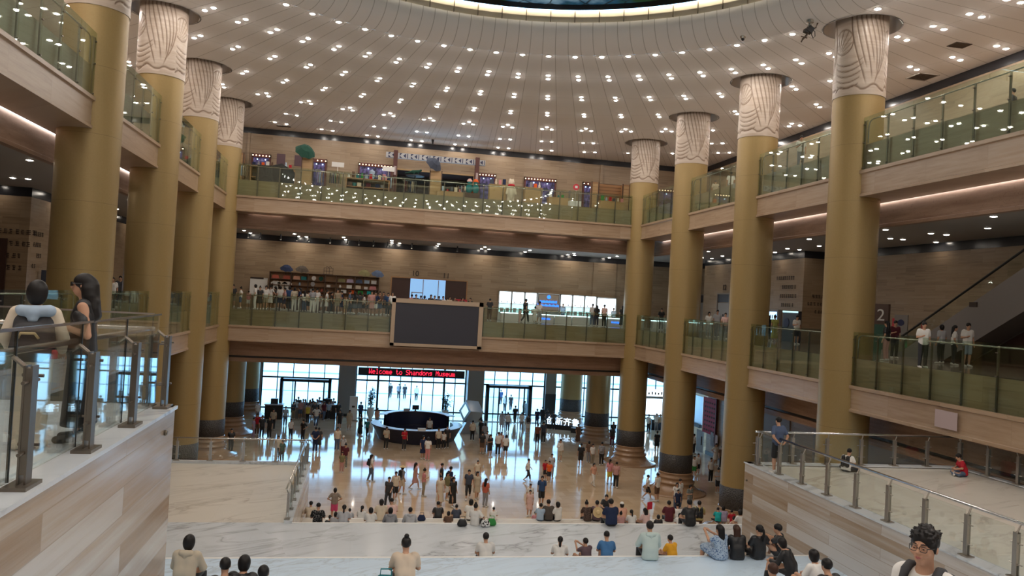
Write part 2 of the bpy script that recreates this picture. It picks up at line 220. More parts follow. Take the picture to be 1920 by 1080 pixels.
# ---------------------------------------------------------------- people: smooth-union limbs meshed with surface nets
class Field:
    def __init__(s, lo, hi, h):
        s.lo = np.array(lo, float); s.h = h
        s.n = np.maximum(np.ceil((np.array(hi) - s.lo) / h).astype(int) + 1, 4)
        s.v = np.full(s.n, 9.0)
    def box(s, lo, hi):
        a = np.clip(np.floor((np.array(lo) - s.lo) / s.h).astype(int), 0, s.n)
        b = np.clip(np.ceil((np.array(hi) - s.lo) / s.h).astype(int) + 1, 0, s.n)
        return tuple(slice(i, j) for i, j in zip(a, b))
    def pts(s, sl):
        g = [s.lo[i] + s.h * np.arange(sl[i].start, sl[i].stop) for i in range(3)]
        return np.meshgrid(*g, indexing='ij')
    def add(s, d, sl, k):
        a = s.v[sl]
        if k <= 0: s.v[sl] = np.minimum(a, d); return
        hh = np.clip(.5 + .5 * (d - a) / k, 0, 1)
        s.v[sl] = d * (1 - hh) + a * hh - k * hh * (1 - hh)
    def cap(s, a, b, ra, rb=None, k=.03, sx=(1, 1, 1)):
        rb = ra if rb is None else rb
        a = np.array(a, float); b = np.array(b, float); m = max(ra, rb) * max(1 / min(sx), 1) + k + 2 * s.h
        sl = s.box(np.minimum(a, b) - m, np.maximum(a, b) + m)
        X, Y, Z = s.pts(sl); ab = b - a; L = max(ab @ ab, 1e-9)
        px, py, pz = X - a[0], Y - a[1], Z - a[2]
        t = np.clip((px * ab[0] + py * ab[1] + pz * ab[2]) / L, 0, 1)
        d = np.sqrt(((px - t * ab[0]) * sx[0]) ** 2 + ((py - t * ab[1]) * sx[1]) ** 2 + ((pz - t * ab[2]) * sx[2]) ** 2) - (ra + (rb - ra) * t)
        s.add(d, sl, k)
    def ell(s, c, r, k=.02, M=None, sub=False):
        r = np.array(r, float); m = max(r) + k + 2 * s.h
        sl = s.box(np.array(c) - m, np.array(c) + m); X, Y, Z = s.pts(sl)
        q = np.stack([X - c[0], Y - c[1], Z - c[2]], -1)
        if M is not None: q = q @ M
        u = np.linalg.norm(q / r, axis=-1); d = (u - 1) * min(r) * .5 + (u - 1) * np.linalg.norm(q, axis=-1) / np.maximum(u, .2) * .5
        if sub:
            a = s.v[sl]; d = -d; hh = np.clip(.5 - .5 * (d - a) / max(k, 1e-4), 0, 1)
            s.v[sl] = d * (1 - hh) + a * hh + k * hh * (1 - hh)
        else: s.add(d, sl, k)
    def cut(s, p, nrm):                      # keeps the side the normal points to
        X, Y, Z = s.pts(tuple(slice(0, i) for i in s.n))
        s.v = np.maximum(s.v, -((X - p[0]) * nrm[0] + (Y - p[1]) * nrm[1] + (Z - p[2]) * nrm[2]))
    def mesh(s, name):
        v = s.v; ins = v < 0; c = [slice(0, -1), slice(1, None)]
        P = np.zeros(tuple(np.array(v.shape) - 1) + (3,)); cnt = np.zeros(P.shape[:3])
        for ax in range(3):
            o = [i for i in range(3) if i != ax]
            for u in (0, 1):
                for w in (0, 1):
                    s0 = [None] * 3; s1 = [None] * 3
                    s0[ax], s1[ax] = c[0], c[1]; s0[o[0]] = s1[o[0]] = c[u]; s0[o[1]] = s1[o[1]] = c[w]
                    A, B = v[tuple(s0)], v[tuple(s1)]; x = (A < 0) != (B < 0)
                    t = np.where(x, A / np.where(x, A - B, 1), 0)
                    q = np.zeros(P.shape); q[..., ax] = t; q[..., o[0]] = u; q[..., o[1]] = w
                    P += q * x[..., None]; cnt += x
        act = cnt > 0; idx = -np.ones(act.shape, int); idx[act] = np.arange(act.sum())
        g = np.stack(np.meshgrid(*[np.arange(i) for i in act.shape], indexing='ij'), -1)
        co = ((g + P / np.maximum(cnt, 1)[..., None]) * s.h + s.lo)[act]
        F = []
        for ax in range(3):
            o = [(ax + 1) % 3, (ax + 2) % 3]
            a0 = [slice(1, -1)] * 3; a0[ax] = slice(0, -1); a1 = list(a0); a1[ax] = slice(1, None)
            A, B = ins[tuple(a0)], ins[tuple(a1)]
            for flip in (0, 1):
                e = np.argwhere(A & ~B if not flip else ~A & B)
                if not len(e): continue
                e = e + np.array([0 if i == ax else 1 for i in range(3)])
                d0 = np.zeros(3, int); d0[o[0]] = 1; d1 = np.zeros(3, int); d1[o[1]] = 1
                q = [idx[tuple((e - w).T)] for w in (d0 + d1, d1, 0 * d0, d0)]
                q = np.stack(q if not flip else q[::-1], 1); F.append(q[(q >= 0).all(1)])
        F = np.concatenate(F)
        me = bpy.data.meshes.new(name); me.vertices.add(len(co)); me.vertices.foreach_set('co', co.ravel())
        me.loops.add(F.size); me.loops.foreach_set('vertex_index', F.ravel())
        me.polygons.add(len(F)); me.polygons.foreach_set('loop_start', np.arange(len(F)) * 4)
        me.update(calc_edges=True); me.validate(); me.shade_smooth(); return me

def V(*a): return np.array(a, float)
def rotz(a): return np.array([[math.cos(a), -math.sin(a), 0], [math.sin(a), math.cos(a), 0], [0, 0, 1.]])
def rotx(a): return np.array([[1, 0, 0], [0, math.cos(a), -math.sin(a)], [0, math.sin(a), math.cos(a)]])

def base_pose(**k):
    J = dict(pel=V(0, 0, .95), wai=V(0, .0, 1.08), che=V(0, 0, 1.27), nek=V(0, -.005, 1.42), hed=V(0, .02, 1.59), yaw=0., nod=0.)
    for s, t in ((1, 'R'), (-1, 'L')):
        J.update({'sh' + t: V(.17 * s, -.01, 1.375), 'el' + t: V(.225 * s, -.035, 1.11), 'wr' + t: V(.225 * s, .06, .87), 'ha' + t: V(.215 * s, .09, .785),
                  'hi' + t: V(.085 * s, 0, .91), 'kn' + t: V(.095 * s, .015, .50), 'an' + t: V(.10 * s, -.02, .085), 'to' + t: V(.115 * s, .145, .035)})
    for n, q in k.items(): J[n] = V(*q) if not np.isscalar(q) else q
    J['seat'] = k.get('seat', 0); return J
def sit_pose(lean=.06, **k):
    J = dict(pel=V(0, -.02, .105), wai=V(0, -.03 + lean * .2, .25), che=V(0, lean * .7, .42), nek=V(0, lean * 1.2, .55), hed=V(0, lean * 1.6 + .03, .70), yaw=0., nod=0.)
    for s, t in ((1, 'R'), (-1, 'L')):
        J.update({'sh' + t: V(.17 * s, lean, .505), 'el' + t: V(.235 * s, lean + .10, .28), 'wr' + t: V(.12 * s, lean + .30, .27), 'ha' + t: V(.09 * s, lean + .38, .26),
                  'hi' + t: V(.085 * s, .03, .105), 'kn' + t: V(.12 * s, .46, .18), 'an' + t: V(.12 * s, .52, -.245), 'to' + t: V(.13 * s, .68, -.295)})
    for n, q in k.items(): J[n] = V(*q) if not np.isscalar(q) else q
    J['seat'] = 1; return J
POSE = dict(
    stand=base_pose(),
    phone=base_pose(elR=(.215, -.04, 1.12), wrR=(.13, .2, 1.17), haR=(.09, .27, 1.2), nod=-.25),
    walk=base_pose(knR=(.09, .17, .52), anR=(.09, .24, .10), toR=(.1, .39, .075), knL=(-.09, .0, .50), anL=(-.09, -.30, .15), toL=(-.1, -.17, .04),
                   elR=(.215, -.12, 1.13), wrR=(.22, -.09, .9), haR=(.21, -.08, .81), elL=(-.215, .03, 1.12), wrL=(-.19, .2, .97), haL=(-.17, .26, .9)),
    stroll=base_pose(knR=(.09, .09, .51), anR=(.09, .10, .09), toR=(.1, .26, .045), anL=(-.09, -.14, .1), toL=(-.1, .02, .03), knL=(-.09, .0, .5)),
    hips=base_pose(elR=(.36, -.1, 1.16), wrR=(.17, .04, 1.02), haR=(.13, .09, .99), elL=(-.36, -.1, 1.16), wrL=(-.17, .04, 1.02), haL=(-.13, .09, .99)),
    behind=base_pose(elR=(.26, -.12, 1.13), wrR=(.09, -.17, .93), haR=(.0, -.19, .91), elL=(-.26, -.12, 1.13), wrL=(-.09, -.17, .95), haL=(0, -.19, .93)),
    lean=base_pose(che=(0, .05, 1.26), nek=(0, .1, 1.40), hed=(0, .15, 1.56), shR=(.17, .07, 1.36), shL=(-.17, .07, 1.36), elR=(.25, .2, 1.14), wrR=(.1, .38, 1.1), haR=(.05, .44, 1.1),
                   elL=(-.25, .2, 1.14), wrL=(-.1, .38, 1.1), haL=(-.05, .44, 1.1)),
    sit=sit_pose(), hunch=sit_pose(.13, nod=-.35), upright=sit_pose(.0),
    kneesup=sit_pose(.04, knR=(.15, .36, .43), anR=(.13, .46, .06), toR=(.14, .62, .03), knL=(-.15, .36, .43), anL=(-.13, .46, .06), toL=(-.14, .62, .03),
                     elR=(.22, .2, .4), wrR=(.13, .37, .47), haR=(.08, .43, .48), elL=(-.22, .2, .4), wrL=(-.13, .37, .47), haL=(-.08, .43, .48)),
    cross=sit_pose(.1, knR=(.30, .26, .10), anR=(-.06, .36, .07), toR=(-.2, .38, .05), knL=(-.30, .26, .10), anL=(.06, .30, .09), toL=(.2, .3, .06), nod=-.4,
                   elR=(.25, .14, .32), wrR=(.1, .3, .25), haR=(.05, .36, .26), elL=(-.25, .14, .32), wrL=(-.1, .3, .25), haL=(-.05, .36, .26)),
    lounge=sit_pose(-.02, elR=(.33, -.02, .33), wrR=(.42, .1, .12), haR=(.46, .16, .06), yaw=.2),
    snap=sit_pose(.03, elL=(-.24, .16, .42), wrL=(-.16, .38, .58), haL=(-.13, .44, .63), elR=(.22, .16, .42), wrR=(-.02, .38, .58), haR=(-.06, .44, .62)),
)
def head_frame(J): return rotz(J['yaw']) @ rotx(J['nod'])
def bounds(J, m=.22):
    q = np.array([v for v in J.values() if isinstance(v, np.ndarray)]); return q.min(0) - m, q.max(0) + m
def hand(f, w, e, side, h):
    """palm, four unequal curled fingers and a thumb from the side of the palm"""
    d = e - w; L = np.linalg.norm(d); d = d / L; up = V(0, 0, 1.) if abs(d[2]) < .8 else V(0, 1., 0)
    lat = np.cross(d, up); lat /= np.linalg.norm(lat); nrm = np.cross(lat, d)
    f.cap(w, w + d * .07 + lat * .012, .026, .030, .015, (1, 1, 1)); f.cap(w, w + d * .07 - lat * .016, .026, .028, .015)
    if h > .012: f.cap(w + d * .06, w + d * .12, .028, .016, .015); return
    for i, (o, l) in enumerate(((.030, .068), (.010, .078), (-.011, .072), (-.030, .056))):
        a = w + d * .082 + lat * o; b = a + d * l * .5 - nrm * .006; c = b + d * l * .38 - nrm * .022
        f.cap(a, b, .0095, .0088, .004); f.cap(b, c, .0088, .0075, .004)
    a = w + d * .025 + lat * .03 * side; b = a + d * .03 + lat * .022 * side; f.cap(a, b, .012, .0105, .006); f.cap(b, b + d * .028 - nrm * .006, .0105, .0085, .004)
def body_mesh(J, h=.026, slim=1.):
    lo, hi = bounds(J); f = Field(lo, hi, h); r = slim
    for s in (1, -1):
        t = 'R' if s > 0 else 'L'
        f.cap(J['pel'] + V(.055 * s, 0, -.01), J['wai'] + V(.045 * s, 0, 0), .098 * r, .088 * r, .04)
        f.cap(J['wai'] + V(.045 * s, 0, 0), J['che'] + V(.07 * s, 0, 0), .088 * r, .092 * r, .04)
        f.cap(J['che'] + V(.07 * s, 0, 0), J['sh' + t] * .8 + J['nek'] * .2, .09 * r, .055, .04)
        f.cap(J['sh' + t], J['el' + t], .050 * r, .039 * r, .03); f.cap(J['el' + t], J['wr' + t], .039 * r, .026, .01)
        f.cap(J['hi' + t], J['kn' + t], .083 * r, .056 * r, .03); f.cap(J['kn' + t], J['kn' + t] * .65 + J['an' + t] * .35, .054 * r, .055 * r, .02)
        f.cap(J['kn' + t] * .65 + J['an' + t] * .35, J['an' + t], .055 * r, .034, .02)
        f.cap(J['an' + t] - V(0, .03, .03), J['to' + t], .036, .03, .02); hand(f, J['wr' + t], J['ha' + t], -s, h)
    f.cap(J['che'] + V(0, 0, .1) * 1, J['nek'], .07, .055, .04); f.cap(J['nek'] - V(0, 0, .03), J['hed'] - V(0, .01, .06), .052, .048, .02)
    M = head_frame(J); H = J['hed']
    f.ell(H + M @ V(0, -.006, .022), (.073, .094, .092), .02, M); f.ell(H + M @ V(0, .022, -.045), (.056, .066, .07), .03, M)
    f.cap(H + M @ V(0, .088, -.0), H + M @ V(0, .103, -.022), .011, .014, .012)
    for s in (1, -1): f.ell(H + M @ V(.075 * s, -.005, -.005), (.010, .020, .030), .006, M); f.ell(H + M @ V(.03 * s, .098, .008), (.017, .016, .012), .012, M, sub=True)
    f.cap(H + M @ V(-.018, .083, -.055), H + M @ V(.018, .083, -.055), .010, .010, .008)
    return f.mesh('body')
def top_mesh(J, h=.028, sleeve=.62, fit=1., length=.0, dress=0.):
    lo, hi = bounds(J, .3); f = Field(lo, hi, h); ax = J['che'] - J['pel']; ax = ax / np.linalg.norm(ax); g = .014
    for s in (1, -1):
        t = 'R' if s > 0 else 'L'
        f.cap(J['pel'] + V(.06 * s, 0, -.03), J['wai'] + V(.05 * s, 0, 0), .105 * fit + g, .095 * fit + g, .04); f.cap(J['wai'] + V(.05 * s, 0, 0), J['che'] + V(.07 * s, 0, 0), .095 * fit + g, .094 * fit + g, .04)
        f.cap(J['che'] + V(.07 * s, 0, 0), J['sh' + t] * .8 + J['nek'] * .2, .092 + g, .057 + g, .04)
        if sleeve > 0:
            e = J['sh' + t] + (J['el' + t] - J['sh' + t]) * min(sleeve, 1); f.cap(J['sh' + t], e, .054 + g, .050 + g, .03)
            if sleeve > 1: f.cap(e, J['el' + t] + (J['wr' + t] - J['el' + t]) * (sleeve - 1), .046 + g, .032 + g, .02)
    f.cap(J['che'] + V(0, 0, .08), J['nek'] - ax * .03, .075 + g, .06 + g, .03)
    if J['seat']: hem = J['pel'] - ax * (.06 + length)
    else: hem = J['pel'] - ax * (.10 + length)
    if dress > 0:
        if J['seat']:
            for t in 'RL': f.cap(J['hi' + t] - V(0, .02, 0), J['kn' + t] * .95 + J['hi' + t] * .05, .13, .10, .06)
            f.cap(J['pel'], J['knR'] * .5 + J['knL'] * .5, .15, .09, .05); f.cut(V(0, 0, .012), V(0, 0, 1))
        else:
            b = V(0, (J['anR'][1] + J['anL'][1]) / 2 * .6, .95 - dress)
            for s in (1, -1): f.cap(J['pel'] + V(.06 * s, 0, 0), b + V(.08 * s, 0, -.05), .11, .16, .06)
            f.cut(b, V(0, 0, 1))
    else: f.cut(hem, ax)
    d = J['hed'] - J['nek']; d /= np.linalg.norm(d); f.ell(J['nek'] + d * .055 + V(0, .03, 0), (.085, .085, .07), .008, sub=True)
    return f.mesh('top')
def legs_mesh(J, h=.028, leg=2., skirt=0.):
    lo, hi = bounds(J, .26); f = Field(lo, hi, h); g = .014; ax = J['che'] - J['pel']; ax = ax / np.linalg.norm(ax)
    for s in (1, -1):
        t = 'R' if s > 0 else 'L'
        f.cap(J['pel'] + V(.055 * s, 0, -.01), J['wai'] + V(.045 * s, 0, 0), .100 + g, .09 + g, .04); k = J['hi' + t] + (J['kn' + t] - J['hi' + t]) * min(leg, 1)
        f.cap(J['hi' + t], k, .086 + g, .062 + g + .012 * (leg < 1.1), .03)
        if leg > 1: f.cap(k, J['kn' + t] + (J['an' + t] - J['kn' + t]) * (leg - 1), .060 + g, .045 + g, .02)
    f.cut(J['wai'] - ax * .03, -ax); return f.mesh('legs')
def shoe_mesh(J, t, h=.02):
    a, b = J['an' + t], J['to' + t]; f = Field(np.minimum(a, b) - .12, np.maximum(a, b) + .12, h)
    f.cap(a - V(0, .035, .028), b + V(0, .015, .0), .05, .042, .02, (1.1, 1, 1.1)); f.cap(a - V(0, .02, .02), a - V(0, .015, -.015), .05, .047, .02); return f.mesh('shoe')
def hair_mesh(kind, h=.016):
    lo = V(-.2, -.24, -.5 if kind in ('long', 'pony', 'wavy') else -.2); f = Field(lo, V(.2, .22, .26), h)
    f.ell(V(0, -.012, .032), (.084, .104, .098), .0); 
    if kind == 'bob':
        f.ell(V(0, -.03, -.02), (.092, .09, .12), .04)
    f.ell(V(0, .105, -.065), (.09, .075, .105), .012, sub=True); f.ell(V(0, .12, -.02), (.066, .06, .07), .012, sub=True)
    if kind in ('short', 'pony', 'bun', 'crop', 'quiff'): f.ell(V(0, -.03, -.14), (.13, .16, .10), .01, sub=True)
    if kind == 'crop': f.ell(V(0, .03, -.1), (.13, .13, .10), .01, sub=True)
    if kind == 'quiff':
        f.ell(V(.01, .02, .085), (.075, .08, .045), .03)
        for i in range(26):
            q = i * 2.4; f.cap(V(.05 * math.cos(q), .05 * math.sin(q) - .01, .1), V(.085 * math.cos(q), .1 * math.sin(q) - .01, .105 + .022 * math.sin(i * 1.7)), .016, .006, .01)
    if kind == 'long':
        for s in (1, -1): f.cap(V(.035 * s, -.07, .02), V(.05 * s, -.115, -.32), .055, .04, .03)
        f.cap(V(0, -.08, .0), V(0, -.13, -.36), .06, .035, .03)
    if kind == 'wavy':
        for s in (1, -1):
            for j in range(5): f.ell(V(.06 * s + .012 * s * (j % 2), -.055 - .02 * (j > 1) - .01 * j, -.04 - .065 * j), (.05, .062, .06), .03)
        f.cap(V(0, -.08, .0), V(0, -.12, -.30), .07, .06, .04)
    if kind == 'pony': f.ell(V(0, -.115, .03), (.03, .03, .03), .01); f.cap(V(0, -.125, .02), V(0, -.15, -.12), .03, .034, .01); f.cap(V(0, -.15, -.12), V(.01, -.125, -.25), .034, .012, .01)
    if kind == 'bun': f.ell(V(0, -.04, .145), (.042, .04, .042), .015)
    return f.mesh('hair')
def cap_mesh(brim, h=.014):
    f = Field(V(-.26, -.26, -.05), V(.26, .3, .22), h); f.ell(V(0, -.008, .045), (.092, .112, .1), 0); f.cut(V(0, 0, .03), V(0, 0, 1))
    if brim == 'straw': f.cap(V(0, 0, .045), V(0, 0, .04), .2, .2, .01, (1, 1, 7)); 
    else: f.ell(V(0, .12, .038), (.075, .085, .014), .01)
    return f.mesh('hat')
def pack_mesh(h=.02):
    f = Field(V(-.26, -.34, -.34), V(.26, .22, .3), h)
    for s in (1, -1):
        f.cap(V(.085 * s, -.17, -.17), V(.085 * s, -.15, .13), .075, .065, .05); f.cap(V(.10 * s, -.11, .14), V(.115 * s, .02, .17), .022, .022, .02)
        f.cap(V(.115 * s, .02, .17), V(.13 * s, .11, .05), .022, .02, .02); f.cap(V(.13 * s, .11, .05), V(.14 * s, -.08, -.15), .02, .016, .02)
    f.cap(V(0, -.25, -.14), V(0, -.24, .0), .06, .05, .03); return f.mesh('backpack')
def hood_mesh(J, h=.018):
    n = J['nek']; f = Field(n - .2, n + .22, h); f.cap(n + V(-.07, -.075, .0), n + V(.07, -.075, .0), .05, .05, .03); f.cap(n + V(0, -.085, -.01), n + V(0, -.10, -.08), .06, .035, .03)
    for s in (1, -1): f.cap(n + V(.075 * s, -.06, .01), n + V(.045 * s, .06, -.01), .035, .028, .03)
    return f.mesh('hood')
CACHE = {}
def memo(key, fn):
    if key not in CACHE: CACHE[key] = fn()
    return CACHE[key]
def add_piece(name, me, mat, parent, loc=None, M=None):
    o = bpy.data.objects.new(name, me); COL.objects.link(o)
    if not me.materials: me.materials.append(None)
    o.material_slots[0].link = 'OBJECT'; o.material_slots[0].material = mat; o.parent = parent
    if M is not None: o.matrix_local = Matrix([list(M[i]) + [loc[i]] for i in range(3)] + [[0, 0, 0, 1]])
    elif loc is not None: o.location = loc
    return o
def person(x, y, z, face, pose, label, top, low='darkgrey', hair='short', hcol='hair', kind='tee', legs='long', height=1.68, skin='skin', shoe='shoe_white', hat=None, bag=None, group=None, fine=1., J=None, fit=1., seat_h=None):
    """face: compass heading in degrees, 0 = away from the camera (+Y), 90 = +X"""
    Jn = POSE[pose] if J is None else J; s = height / 1.70
    o = bpy.data.objects.new('person', None); COL.objects.link(o); o.location = (x, y, z); o.rotation_euler = (0, 0, -math.radians(face)); o.scale = (s, s, s); o.empty_display_size = .2
    o['label'] = label; o['category'] = 'person'; o['kind'] = 'thing'
    if group: o['group'] = group
    key = (pose, fine, fit); hb = .026 * fine
    add_piece('body', memo(('b',) + key, lambda: body_mesh(Jn, hb)), MAT[skin], o)
    sl = dict(tee=.62, long=1.85, vest=0, dress=.5, longdress=.5, sun=0, jacket=1.95, shirt=.7)[kind]; dr = dict(dress=.5, longdress=.72, sun=.45).get(kind, 0)
    add_piece('dress' if dr else 'jacket' if kind == 'jacket' else 'shirt', memo(('t', kind) + key, lambda: top_mesh(Jn, .028 * fine, sl, (1.12 if kind == 'jacket' else 1.04) * fit, .05 if kind in ('jacket', 'shirt') else 0, dr)), MAT[top], o)
    if not dr or legs != 'long':
        lg = dict(long=1.97, shorts=.9, crop=1.5, skirt=.8)[legs]
        add_piece('skirt' if legs == 'skirt' else 'shorts' if legs == 'shorts' else 'trousers', memo(('l', legs) + key, (lambda: top_mesh(Jn, .028 * fine, 0, .9, 0, .72 if legs == 'skirt' else 0)) if False else (lambda: legs_mesh(Jn, .028 * fine, lg))), MAT[low], o)
    for t in 'LR': add_piece('shoe', memo(('s', t) + key, lambda: shoe_mesh(Jn, t, .02 * fine)), MAT[shoe], o)
    M = head_frame(Jn)
    if hair: add_piece('hair', memo(('h', hair, fine), lambda: hair_mesh(hair, .016 * fine)), MAT[hcol], o, Jn['hed'], M)
    if hat: add_piece('hat', memo(('hat', hat[0]), lambda: cap_mesh(hat[0])), MAT[hat[1]], o, Jn['hed'], M)
    if 'hooded' in label: add_piece('hood', memo(('hood',) + key, lambda: hood_mesh(Jn)), MAT[top], o)
    if bag: add_piece('backpack', memo(('pack',), pack_mesh), MAT[bag], o, Jn['che'] + V(0, .0, -.02))
    return o
